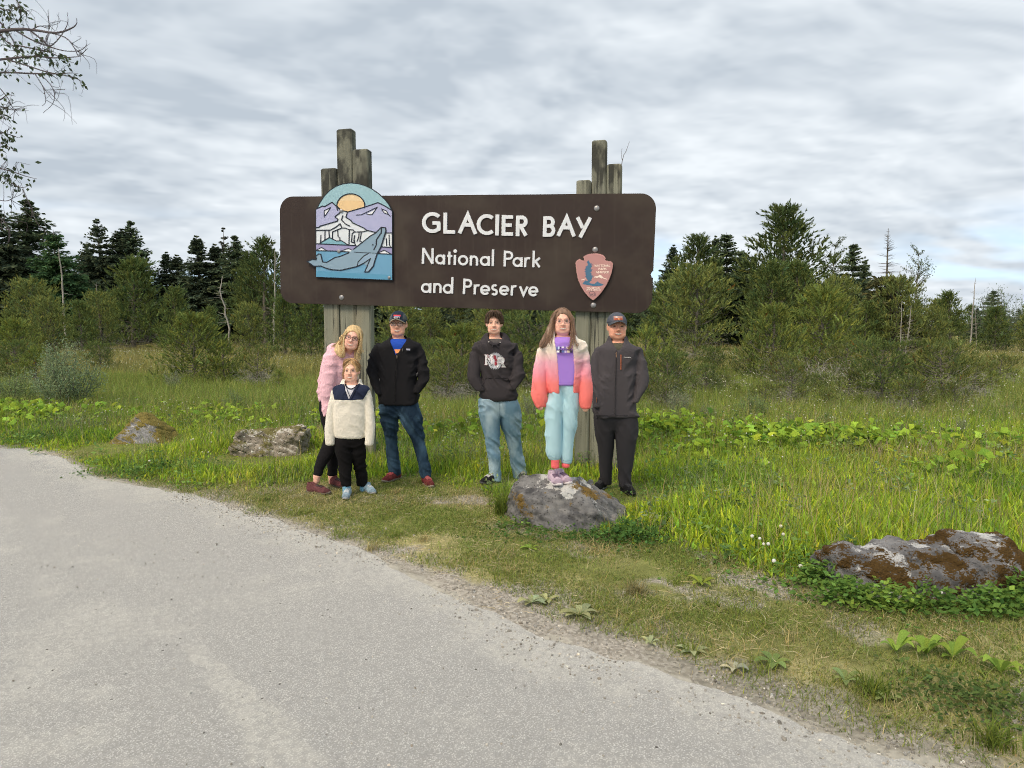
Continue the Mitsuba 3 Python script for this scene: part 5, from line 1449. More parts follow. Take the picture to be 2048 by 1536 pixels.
for count, hgt, wid, colour, bend in ((120000, (0.08, 0.22), 0.0065, (0.35, 0.49, 0.052), 0.45), (70000, (0.07, 0.19), 0.018, (0.38, 0.53, 0.052), 0.35), (36000, (0.12, 0.36), 0.004, (0.25, 0.31, 0.08), 0.40), (20000, (0.16, 0.40), 0.0030, (0.42, 0.34, 0.19), 0.35), (9000, (0.04, 0.14), 0.024, (0.17, 0.27, 0.085), 0.8)):
    x, y = scatter(rg, count * 3, -9, 9, 3.0, 15, lambda x, y: bright(x, y) * np.clip(0.35 + 1.3 * (patch(x, y, 0.9, int(count % 97)) - 0.25), 0.1, 1))
    x, y = x[:count], y[:count]
    ok = off_rocks(x, y)
    x, y = x[ok], y[ok]
    n = len(x)
    t = y - tall_y(x)
    h = rg.uniform(*hgt, n) * np.clip(0.35 + t / 1.2, 0.30, 1.0) * foot_room(x, y) * (0.7 + 0.6 * patch(x, y, 0.8, 83))
    # dry and dark species come in patches
    dry = np.clip((patch(x, y, 0.75, 101) - 0.56) / 0.16, 0, 1)[:, None] * 0.55
    deep = np.clip((patch(x, y, 0.9, 102) - 0.55) / 0.15, 0, 1)[:, None] * 0.6
    cc = tint(rg, n, colour, 0.28, 0.16)
    cc = cc * (1 - dry) + dry * cc * [1.05, 0.80, 1.5]
    cc = cc * (1 - deep) + deep * cc * [0.50, 0.68, 0.9]
    tall.add(*blades(x, y, h, wid * rg.uniform(0.6, 1.3, n), rg, cc, bend=bend, segs=3))
stuff("bright_grass", tall, "bright yellow green grass and weed leaves behind the verge", "grass")

# sedge meadow, out to the trees
sedge = Soup()
for count, y0, y1, hgt, wid, colour in ((110000, 10.0, 20, (0.18, 0.46), 0.0075, (0.235, 0.31, 0.075)), (60000, 10.0, 24, (0.18, 0.44), 0.007, (0.33, 0.31, 0.13)), (70000, 19, 40, (0.25, 0.6), 0.016, (0.24, 0.25, 0.085)), (50000, 22, 46, (0.25, 0.6), 0.016, (0.37, 0.335, 0.155)), (40000, 38, 80, (0.3, 0.6), 0.035, (0.27, 0.26, 0.11))):
    x, y = scatter(rg, count * 3, -0.8 * y1 - 1, 0.8 * y1 + 1, y0, y1, lambda x, y: np.clip((y - y0) / 2.5, 0, 1) * np.clip(0.3 + 1.6 * (patch(x, y, 0.35, int(y0 * 3 + wid * 900)) - 0.3), 0.08, 1))
    x, y = x[:count], y[:count]
    n = len(x)
    sedge.add(*blades(x, y, rg.uniform(*hgt, n) * (0.6 + 0.8 * patch(x, y, 0.5, 85)), wid * rg.uniform(0.6, 1.3, n), rg, tint(rg, n, colour, 0.25, 0.12), bend=0.35, segs=2))
stuff("meadow_sedge", sedge, "olive and straw coloured sedge of the boggy meadow out to the trees", "sedge")

# broad lobed leaves in a band behind the grass
broad = Soup()


def lobed(x, y, z, r_, rng, cols):
    n = len(x)
    k = 11
    a = np.linspace(0, 2 * np.pi, k, endpoint=False)
    rad = r_[:, None] * (0.78 + 0.22 * np.cos(a * 5)[None] + rng.normal(0, 0.06, (n, k)))
    rad[:, 0] *= 0.35
    spin = rng.uniform(0, 2 * np.pi, n)
    tilt = unit(np.stack([rng.normal(0, 0.6, n), rng.normal(-0.3, 0.6, n), np.ones(n)], -1))
    u, v = frame_of(tilt)
    ca, sa = np.cos(a[None] + spin[:, None]), np.sin(a[None] + spin[:, None])
    c = np.stack([x, y, z], -1)
    rim_ = c[:, None] + (u[:, None] * (rad * ca)[..., None] + v[:, None] * (rad * sa)[..., None]) - tilt[:, None] * (0.25 * rad)[..., None]
    V = np.concatenate([c[:, None], rim_], 1)
    j = np.arange(k)
    f = np.stack([0 * j, 1 + j, 1 + (j + 1) % k], -1)
    return V.reshape(-1, 3), (np.arange(n)[:, None, None] * (k + 1) + f[None]).reshape(-1, 3), np.repeat(cols, k + 1, 0)


def band(x, y):
    mid = np.interp(x, [-9, -6, -3, 0, 2.5, 4.5, 7], [12.2, 11.6, 10.8, 10.2, 9.4, 8.2, 7.2])
    return np.clip(1.25 - np.abs(y - mid) / np.interp(x, [-9, 0, 3, 7], [1.3, 1.1, 1.7, 1.2]), 0, 1) * np.clip((patch(x, y, 0.9, 91) - 0.42) / 0.12, 0, 1) * np.interp(x, [-9, -7.5, -6.8, -5.2, -4.6, -0.5, 0.2, 4.2, 4.8, 5.6, 6.4], [0.9, 0.9, 0.05, 0.1, 0.6, 0.6, 0.6, 1, 0.3, 0.3, 1])


x, y = scatter(rg, 40000, -9.5, 8.5, 6.4, 13.2, band)
x, y = x[:3600], y[:3600]
n = len(x)
hz = ground_z(x, y) + rg.uniform(0.08, 0.30, n)
broad.add(*lobed(x, y, hz, rg.uniform(0.03, 0.080, n), rg, tint(rg, n, (0.25, 0.38, 0.05), 0.32, 0.14)))
for a, b, c in zip(x[::2], y[::2], hz[::2]):
    broad.add(*tube([[a, b, c], [a + 0.02, b, float(c) - 0.35]], [0.004, 0.005], 3, cap=False), (0.14, 0.2, 0.04))
stuff("broad_leaves", broad, "band of large bright green lobed leaves behind the people", "plants")

# leafy herbs: darker clumps along the verge and round the boulders
herb = Soup()


def clump(x0, y0, n, sx, sy, top, size, colour):
    x, y = x0 + rg.normal(0, sx, n), y0 + rg.normal(0, sy, n)
    z = ground_z(x, y) + rg.uniform(0.01, top, n) * np.exp(-((x - x0) / sx) ** 2 * 0.3)
    d = unit(np.stack([rg.normal(0, 1, n), rg.normal(-0.2, 1, n), rg.uniform(0.0, 0.7, n)], -1))
    ln = size * rg.uniform(0.6, 1.3, n)
    diamonds(np.stack([x, y, z], -1), d, ln, ln * 0.62, normal=unit(np.stack([rg.normal(0, 0.4, n), rg.normal(-0.3, 0.4, n), np.ones(n)], -1)), cols=tint(rg, n, colour, 0.25, 0.10), soup=herb)


for px, py, n, sx, sy, top, size, colour in [(1120, 1085, 420, 0.30, 0.10, 0.07, 0.028, (0.079, 0.149, 0.038)), (1260, 1085, 700, 0.16, 0.13, 0.12, 0.034, (0.084, 0.166, 0.042)), (1030, 1066, 260, 0.12, 0.08, 0.08, 0.03, (0.105, 0.175, 0.045)), (340, 945, 1100, 0.36, 0.20, 0.10, 0.030, (0.088, 0.184, 0.049)), (60, 885, 1300, 0.75, 0.22, 0.12, 0.034, (0.096, 0.184, 0.052)),
                                                (1590, 1140, 900, 0.30, 0.18, 0.11, 0.034, (0.149, 0.263, 0.056)), (1680, 1190, 500, 0.22, 0.14, 0.12, 0.036, (0.131, 0.236, 0.056)), (1480, 1070, 600, 0.4, 0.3, 0.12, 0.034, (0.123, 0.219, 0.060)), (1960, 1250, 380, 0.30, 0.10, 0.10, 0.040, (0.123, 0.228, 0.056)), (1400, 1010, 600, 0.4, 0.35, 0.13, 0.036, (0.140, 0.245, 0.070)), (2000, 1440, 420, 0.14, 0.12, 0.06, 0.026, (0.096, 0.149, 0.045)), (1880, 1400, 380, 0.12, 0.10, 0.05, 0.026, (0.105, 0.158, 0.049)), (1240, 1080, 400, 0.2, 0.08, 0.08, 0.03, (0.088, 0.175, 0.052))]:
    g_ = gnd(px, py)
    clump(g_[0], g_[1], n, sx, sy, top, size, colour)
for px, py, n, sx in ((1690, 1222, 420, 0.10), (1775, 1238, 380, 0.11), (1860, 1240, 200, 0.10), (1990, 1245, 360, 0.12), (2040, 1225, 260, 0.08), (1650, 1180, 420, 0.12)):
    g_ = gnd(px, py)
    clump(g_[0], g_[1], n, sx, 0.05, 0.15, 0.036, [(0.13, 0.23, 0.05), (0.19, 0.30, 0.06)][px % 2])
# scattered small herbs through the grass
for _ in range(420):
    x0, y0 = rg.uniform(-7, 6), rg.uniform(4.5, 11)
    t = y0 - tall_y(x0)
    if t < -0.3 or abs(x0) > 0.8 * y0 or foot_room(np.array([x0]), np.array([y0 + 0.05]))[0] < 0.95:
        continue
    clump(x0, y0, 40, 0.06, 0.06, 0.26, rg.uniform(0.03, 0.05), [(0.19, 0.30, 0.08), (0.11, 0.19, 0.06), (0.20, 0.27, 0.13)][rg.integers(3)])
stuff("herb_clumps", herb, "low dark green strawberry and clover leaves round the boulders and verge", "plants")

# loose stones along the broken edge of the asphalt
grit = Soup()
icos = trimesh.creation.icosphere(1, 1.0)
for count, lo_, hi_, e0, e1 in ((3600, 0.002, 0.0055, -0.25, 0.42), (380, 0.005, 0.010, -0.1, 0.45), (260, 0.003, 0.006, -2.6, -0.2)):
    x = rg.uniform(-3.2, 3.0, count * 2)
    e = rg.normal((e0 + e1) / 2, (e1 - e0) / 3, count * 2)
    y = edge_y(x) + e
    k = (y > 2.0) & (np.abs(x) < 0.78 * y) & (patch(x, y, 1.4, 4) > 0.40)
    x, y = x[k][:count], y[k][:count]
    n = len(x)
    r_ = rg.uniform(lo_, hi_, n)
    V = icos.vertices[None] * (1 + rg.normal(0, 0.18, (n, len(icos.vertices), 1))) * (r_[:, None] * rg.uniform(0.6, 1.2, (n, 3)))[:, None, :] + np.stack([x, y, np.maximum(ground_z(x, y), np.where(y < edge_y(x), 0.006, -1)) + r_ * 0.3], -1)[:, None]
    grit.add(V.reshape(-1, 3), (np.arange(n)[:, None, None] * len(icos.vertices) + icos.faces[None]).reshape(-1, 3), np.repeat(tint(rg, n, (0.30, 0.285, 0.255), 0.35, 0.05), len(icos.vertices), 0))
stuff("gravel", grit, "loose small stones along the broken edge of the asphalt", "gravel", bsdf="vc_matte")
# dead straw lying on the verge
straw = Soup()
x, y = scatter(rg, 30000, -4, 4, 2.0, 8.2, lambda x, y: np.clip((y - edge_y(x) - 0.05) / 0.3, 0, 1) * (y < tall_y(x) + 0.2) * np.clip((patch(x, y, 1.8, 111) - 0.40) / 0.1, 0, 1))
x, y = x[:2400], y[:2400]
n = len(x)
a = rg.uniform(0, 2 * np.pi, n)
needles(np.stack([x, y, ground_z(x, y) + rg.uniform(0.003, 0.02, n)], -1), unit(np.stack([np.cos(a), np.sin(a), rg.normal(0, 0.15, n)], -1)), rg.uniform(0.03, 0.12, n), 0.003, rg, tint(rg, n, (0.46, 0.39, 0.24), 0.25, 0.06), straw)
stuff("dead_straw", straw, "dead straw coloured grass stems lying on the worn verge", "grass", bsdf="vc_matte")

# flower heads
heads = Soup()
ico = trimesh.creation.icosphere(1, 1.0)


def balls(x, y, z, r_, colour, stem=True):
    n = len(x)
    V = ico.vertices[None] * r_[:, None, None] + np.stack([x, y, z], -1)[:, None]
    F = np.arange(n)[:, None, None] * len(ico.vertices) + ico.faces[None]
    heads.add(V.reshape(-1, 3), F.reshape(-1, 3), np.repeat(tint(rg, n, colour, 0.12, 0.03), len(ico.vertices), 0))
    if stem:
        b = np.stack([x + rg.normal(0, 0.02, n), y, ground_z(x, y)], -1)
        tip = np.stack([x, y, z], -1)
        needles(b, unit(tip - b), length(tip - b), 0.004, rg, tint(rg, n, (0.12, 0.16, 0.05), 0.2), heads)


x, y = scatter(rg, 9000, -30, 30, 11, 36, lambda x, y: np.clip((patch(x, y, 0.22, 95) - 0.45) / 0.15, 0, 1))
x, y = x[:3600], y[:3600]
balls(x, y, ground_z(x, y) + rg.uniform(0.25, 0.5, len(x)), rg.uniform(0.006, 0.012, len(x)) * (y / 16) ** 0.5, (0.62, 0.62, 0.50))
x, y = scatter(rg, 2600, -8, 7, 5.5, 12, lambda x, y: (bright(x, y) > 0.8) * np.clip((patch(x, y, 0.7, 96) - 0.40) / 0.15, 0, 1))
x, y = x[:520], y[:520]
balls(x, y, ground_z(x, y) + rg.uniform(0.22, 0.42, len(x)), rg.uniform(0.004, 0.008, len(x)), (0.60, 0.60, 0.52))
cl = np.array([gnd(*p)[:2] for p in [(1503, 1122), (1518, 1130), (1526, 1138), (1535, 1145), (1547, 1154), (1565, 1124), (1560, 1104), (1600, 1166), (1880, 1232), (1555, 1112), (285, 870), (215, 852), (388, 905), (520, 922), (300, 945), (505, 930)]])
balls(cl[:, 0], cl[:, 1], ground_z(cl[:, 0], cl[:, 1]) + rg.uniform(0.06, 0.16, len(cl)), rg.uniform(0.009, 0.014, len(cl)), (0.72, 0.70, 0.62))
stuff("flower_heads", heads, "small white and cream flower heads scattered in the grass", "flowers", bsdf="vc_matte")

# single weeds on the bare strip beside the road
GW = "flat leafy weeds on the bare strip beside the road"


def rosette(name, label, px, py, leaves_, size, colour, rise=0.35, cat="weed", group=None):
    g_ = gnd(px, py)
    g_[2] = float(ground_z(g_[0], g_[1]))
    key = thing(name, label, cat, group)
    for i in range(leaves_):
        a = 2 * np.pi * i / leaves_ + rg.normal(0, 0.3)
        s = size * rg.uniform(0.7, 1.15)
        out = np.array([math.cos(a), math.sin(a), 0])
        side = np.array([-out[1], out[0], 0])
        so = Soup()
        t = np.linspace(0, 1, 8)
        wd = s * 0.30 * np.sin(np.pi * np.clip(t * 0.92 + 0.04, 0, 1)) ** 0.8 * (0.35 + 0.9 * t * (1.25 - t))
        c = g_ + out * (s * t)[:, None] + np.array([0, 0, 1.0]) * (s * (rise * rg.uniform(0.6, 1.4) * np.sin(t * 2.2) * 0.8) + 0.004)[:, None]
        V = np.concatenate([c - side * wd[:, None] + [0, 0, 0.10 * s], c, c + side * wd[:, None] + [0, 0, 0.10 * s]])
        V[:8, 2] = c[:, 2] + wd * 0.35
        V[16:, 2] = c[:, 2] + wd * 0.35
        q = np.array([[k, k + 1, k + 9, k + 8] for k in range(7)] + [[k + 8, k + 9, k + 17, k + 16] for k in range(7)])
        so.add(V, np.vstack([q[:, [0, 1, 2]], q[:, [0, 2, 3]]]), tint(rg, 1, colour, 0.15, 0.08)[0])
        so.put(key + "__leaf", "leaf", smooth=True)
    return key


PALE, GREEN_ = (0.40, 0.44, 0.24), (0.25, 0.37, 0.07)
for name, label, px, py, k, s, c, rise in [
    ("plantain_weed", "pale flat weed at the road edge, one of a pair close together, on the left", 1062, 1215, 7, 0.095, PALE, 0.35),
    ("plantain_weed", "pale flat weed at the road edge, one of a pair close together, on the right", 1094, 1212, 6, 0.090, PALE, 0.35),
    ("plantain_weed", "large pale weed on the dirt just right of the pair at the road edge", 1160, 1238, 8, 0.115, PALE, 0.3),
    ("plantain_weed", "small green weed in the worn grass in front of the dark grey boulder", 1062, 1107, 6, 0.08, GREEN_, 0.3),
    ("plantain_weed", "small pale weed alone on the dark dirt", 1300, 1296, 6, 0.07, PALE, 0.5),
    ("plantain_weed", "flat grey green weed by the dirt, second beyond the one alone on the dark dirt", 1384, 1310, 7, 0.085, PALE, 0.25),
    ("plantain_weed", "small whitish weed on the dirt strip, nearest to the asphalt", 1468, 1346, 6, 0.065, (0.42, 0.42, 0.30), 0.5),
    ("plantain_weed", "broad green weed with round leaves lying on the worn grass", 1548, 1333, 6, 0.10, (0.22, 0.30, 0.10), 0.25),
    ("plantain_weed", "yellow green weed in the dry grass, midway between the two near boulders", 1402, 1178, 7, 0.085, (0.25, 0.32, 0.06), 0.45),
    ("plantain_weed", "leafy green weed at the right, first of four in a row", 1790, 1322, 6, 0.10, GREEN_, 0.7),
    ("plantain_weed", "leafy green weed at the right, second of four in a row", 1852, 1330, 7, 0.11, GREEN_, 0.7),
    ("plantain_weed", "leafy green weed at the right, third of four in a row", 1905, 1335, 6, 0.10, GREEN_, 0.7),
    ("plantain_weed", "leafy green weed at the right, last of four in a row", 2000, 1362, 7, 0.10, GREEN_, 0.7),
    ("plantain_weed", "small pale green weed right of the whitish one on the dirt strip", 1690, 1374, 6, 0.07, (0.24, 0.31, 0.12), 0.5),
    ("plantain_weed", "tiny weed by the asphalt near the bottom right", 1770, 1412, 5, 0.06, (0.24, 0.31, 0.12), 0.5),
    ("plantain_weed", "green weed left in the dry grass, nearest to the person in the hooded sweatshirt", 985, 1015, 6, 0.07, GREEN_, 0.3),
]:
    rosette(name, label, px, py, k, s, c, rise)
for label, px, py in [("bright grass tuft alone on the worn verge at bottom right", 1745, 1400), ("grass tuft beside the foot of the dark grey boulder", 1000, 1035), ("dry pale grass tuft at the verge in front of the dark grey boulder", 1270, 1200), ("spreading grass tuft at the lower right corner", 1990, 1500)]:
    g_ = gnd(px, py)
    key = thing("grass_tuft", label, "grass tuft")
    so = Soup()
    n = 130
    tallish = 0.13 if px != 1000 else 0.32
    so.add(*blades(g_[0] + rg.normal(0, 0.035, n), g_[1] + rg.normal(0, 0.03, n), rg.uniform(0.4, 1, n) * tallish, rg.uniform(0.003, 0.006, n), rg, tint(rg, n, (0.15, 0.20, 0.04) if px != 1270 else (0.30, 0.27, 0.13), 0.2, 0.1), bend=0.6, segs=3))
    so.put(key, "leaf")
# ------------------------------------------------------------------ people
srgb = lin


def lin(*c):
    """Colours read off the photograph as what the cloth reflects: upright cloth gets less than the full sky."""
    c = np.array(srgb(*c))
    return np.minimum(c * (1.30 - 0.25 * min(1.0, c.mean() / 0.5)), 0.85).tolist()


scene["skin"] = {"type": "twosided", "bsdf": {"type": "principled", "base_color": VC, "roughness": 0.48, "specular": 0.35}}
scene["hair"] = {"type": "twosided", "bsdf": {"type": "principled", "base_color": VC, "roughness": 0.42, "specular": 0.4}}
scene["cloth"] = {"type": "twosided", "bsdf": {"type": "bumpmap", "scale": 1.0, "tex": proc(lambda p, n, uv: 0.0035 * fbm(p.x * 60, p.y * 60, p.z * 60, 3), eps=2e-3), "bsdf": {"type": "principled", "base_color": VC, "roughness": 0.88, "specular": 0.15, "sheen": 0.15}}}
scene["fleece"] = {"type": "twosided", "bsdf": {"type": "bumpmap", "scale": 1.0, "tex": proc(lambda p, n, uv: 0.0035 * noise(p.x * 150, p.y * 150, p.z * 150) + 0.003 * fbm(p.x * 55, p.y * 55, p.z * 55, 2), eps=2e-3), "bsdf": {"type": "principled", "base_color": VC, "roughness": 0.95, "specular": 0.08, "sheen": 0.3}}}
scene["lens"] = {"type": "thindielectric", "int_ior": 1.45}


class Figure:
    """Measures a person off an enlargement of the photograph: pixels of the enlargement become metres at the person's distance."""

    def __init__(self, name, label, D, ox, oy=600, scale=3.657, skin=(222, 170, 148)):
        self.D, self.ox, self.oy, self.s = D, ox, oy, scale
        self.key = thing("person", label, "person", "people lined up under the sign")
        self.skin = np.array(lin(*skin)) * [0.98, 1.02, 1.02]

    def P(self, X, Y, dy=0.0):
        return at(self.ox + X / self.s, self.oy + Y / self.s, self.D + dy)

    def G(self, X, Y, z=0.02):
        return gnd(self.ox + X / self.s, self.oy + Y / self.s, z)

    def m(self, px):
        return px / self.s * self.D / FOCAL

    def loft(self, rows, depth=1.0, dy0=0.0, dy1=None, power=2.0, ends=0.02, grow=0.0, bmin=0.0, bmax=9.0):
        """rows of (Y, left X, right X): a solid of elliptical sections whose outline from the road is the traced one."""
        rows = sorted(rows, key=lambda q: -q[0])
        own = np.array([q[3] if len(q) > 3 else np.nan for q in rows])
        dy1 = dy0 if dy1 is None else dy1
        ys = np.array([q[0] for q in rows], float)
        t = (ys[0] - ys) / (ys[0] - ys[-1])
        dys = dy1 + (dy0 - dy1) * t
        L_ = np.array([self.P(q[1], q[0], d) for q, d in zip(rows, dys)])
        R_ = np.array([self.P(q[2], q[0], d) for q, d in zip(rows, dys)])
        z, cx, a, cy = L_[:, 2], (L_[:, 0] + R_[:, 0]) / 2, (R_[:, 0] - L_[:, 0]) / 2 + grow, self.D + dys
        b = np.clip(a * depth, bmin + grow, bmax + grow)
        b = np.where(np.isnan(own), b, own)
        o = np.argsort(z)
        z, cx, a, cy, b = z[o], cx[o], a[o], cy[o], b[o]
        zf = np.linspace(z[0], z[-1], 80)
        k = max(1, int(3))
        ker = np.ones(7) / 7

        def sm(v):
            f = np.interp(zf, z, v)
            return np.convolve(np.pad(f, 3, mode="edge"), ker, "valid")

        CX, A_, CY, B_ = sm(cx), sm(a), sm(cy), sm(b)
        lo_, hi_ = z[0] - grow, z[-1] + grow

        def fn(p):
            zz = p[:, 2]
            c, aa, yy, bb = np.interp(zz, zf, CX), np.interp(zz, zf, A_), np.interp(zz, zf, CY), np.interp(zz, zf, B_)
            u, v = np.abs(p[:, 0] - c) / aa, np.abs(p[:, 1] - yy) / bb
            q = (u ** power + v ** power) ** (1 / power)
            d = (q - 1) * np.minimum(aa, bb)
            return smax(smax(d, zz - hi_, ends), lo_ - zz, ends)

        return fn


def box_of(*pts, pad=0.1):
    p = np.array(pts)
    return p.min(0) - pad, p.max(0) + pad


def leg_box(*pts, pad=0.1):
    lo, hi = box_of(*pts, pad=pad)
    return lo - [0, 0.16, 0], hi + [0, 0.34, 0]


def creases(p, seed, amp, f=(6, 6, 10), tilt=7.0):
    q = p * np.array(f)
    q = q + np.stack([0 * q[:, 0], 0 * q[:, 0], tilt * p[:, 0] + 1.5 * np.sin(p[:, 0] * 9 + seed)], -1)
    n = meshkit.fbm(q + seed * 7.3, 2, seed=seed)
    where = np.clip((meshkit.noise(p * 4.5 + seed * 3.1, seed=seed + 50) - 0.30) / 0.35, 0.12, 1)
    return amp * where * ((1 - np.abs(2 * n - 1)) ** 2 - 0.45)


def garment(fig, part, fn, rows_box, h, color, bsdf="cloth", label=None, slack=0.03, shade=None):
    V, F = mesh_of(fn, *rows_box, h, slack=slack)
    V = relax(V, F, 1)
    c = np.broadcast_to(np.asarray(color, float), (len(V), 3)) if not callable(color) else color(V)
    return put(fig.key + "__" + part, (V, F), bsdf, smooth=True, color=np.clip(c, 0.002, 0.95), label=label)


def front(fn, x, z, y0, y1=None, steps=46):
    """The nearest surface of fn along +y for each (x, z)."""
    y1 = y0 + 0.5 if y1 is None else y1
    ys = np.linspace(y0, y1, steps)
    n = len(x)
    P_ = np.stack([np.repeat(x, steps), np.tile(ys, n), np.repeat(z, steps)], -1)
    d = fn(P_).reshape(n, steps) < 0
    hit = d.any(1)
    i = np.maximum(d.argmax(1), 1)
    a, b = ys[i - 1], ys[i]
    for _ in range(9):
        m_ = (a + b) / 2
        inside = fn(np.stack([x, m_, z], -1)) < 0
        b = np.where(inside, m_, b)
        a = np.where(inside, a, m_)
    return np.where(hit, b, np.median(b[hit]) if hit.any() else y1)


def drape(fig, key, poly, fn, color, lift=0.004, edge=0.02, thick=0.0, bsdf="vc_matte", dy=0.0):
    """A flat print, patch or strap laid on the cloth: poly is in pixels of the enlargement."""
    for g in getattr(poly, "geoms", [poly]):
        if g.area < 0.4:
            continue
        m = trimesh.creation.extrude_polygon(shapely.geometry.polygon.orient(g.simplify(0.15)), 1.0, engine="earcut")
        keep_ = m.face_normals[:, 2] > 0.5
        v, f = np.array(m.vertices), np.array(m.faces)[keep_]
        v, f = trimesh.remesh.subdivide_to_size(v[:, :2] @ np.eye(2, 3), f, edge * fig.s * FOCAL / fig.D)
        W = np.array([fig.P(a, b, dy) for a, b in v[:, :2]])
        y = front(fn, W[:, 0], W[:, 2], fig.D - 0.40) - lift
        W = np.stack([W[:, 0] * y / (fig.D + dy), y, EYE + (W[:, 2] - EYE) * y / (fig.D + dy)], -1)
        c = np.broadcast_to(np.asarray(color, float), (len(W), 3))
        put(fig.key + "__" + key, (W, f[:, ::-1]), bsdf, color=c)


def cord(fig, key, pts, r_, fn, color, lift=0.002, n=24, bsdf="vc_matte"):
    """A zip, drawstring or seam lying on the cloth."""
    q = spline([np.append(np.asarray(a, float), 0) for a in pts], n)[:, :2]
    W = np.array([fig.P(a, b) for a, b in q])
    y = front(fn, W[:, 0], W[:, 2], fig.D - 0.40) - lift
    W = np.stack([W[:, 0] * y / fig.D, y, EYE + (W[:, 2] - EYE) * y / fig.D], -1)
    v, f = tube(W, r_, 6)
    put(fig.key + "__" + key, (v, f), bsdf, smooth=True, color=np.broadcast_to(np.asarray(color, float), (len(v), 3)))


def sleeves(fig, p, body_d, arm_l, arm_r, y_arm, k0=0.035, k1=0.004):
    """Sleeves joined softly at the shoulder and lying free against the body below the armpit."""
    za = fig.P(0, y_arm)[2]
    k = k1 + (k0 - k1) * np.clip((p[:, 2] - za + 0.03) / 0.10, 0, 1)
    return smin(np.minimum(arm_l, arm_r), body_d, k)


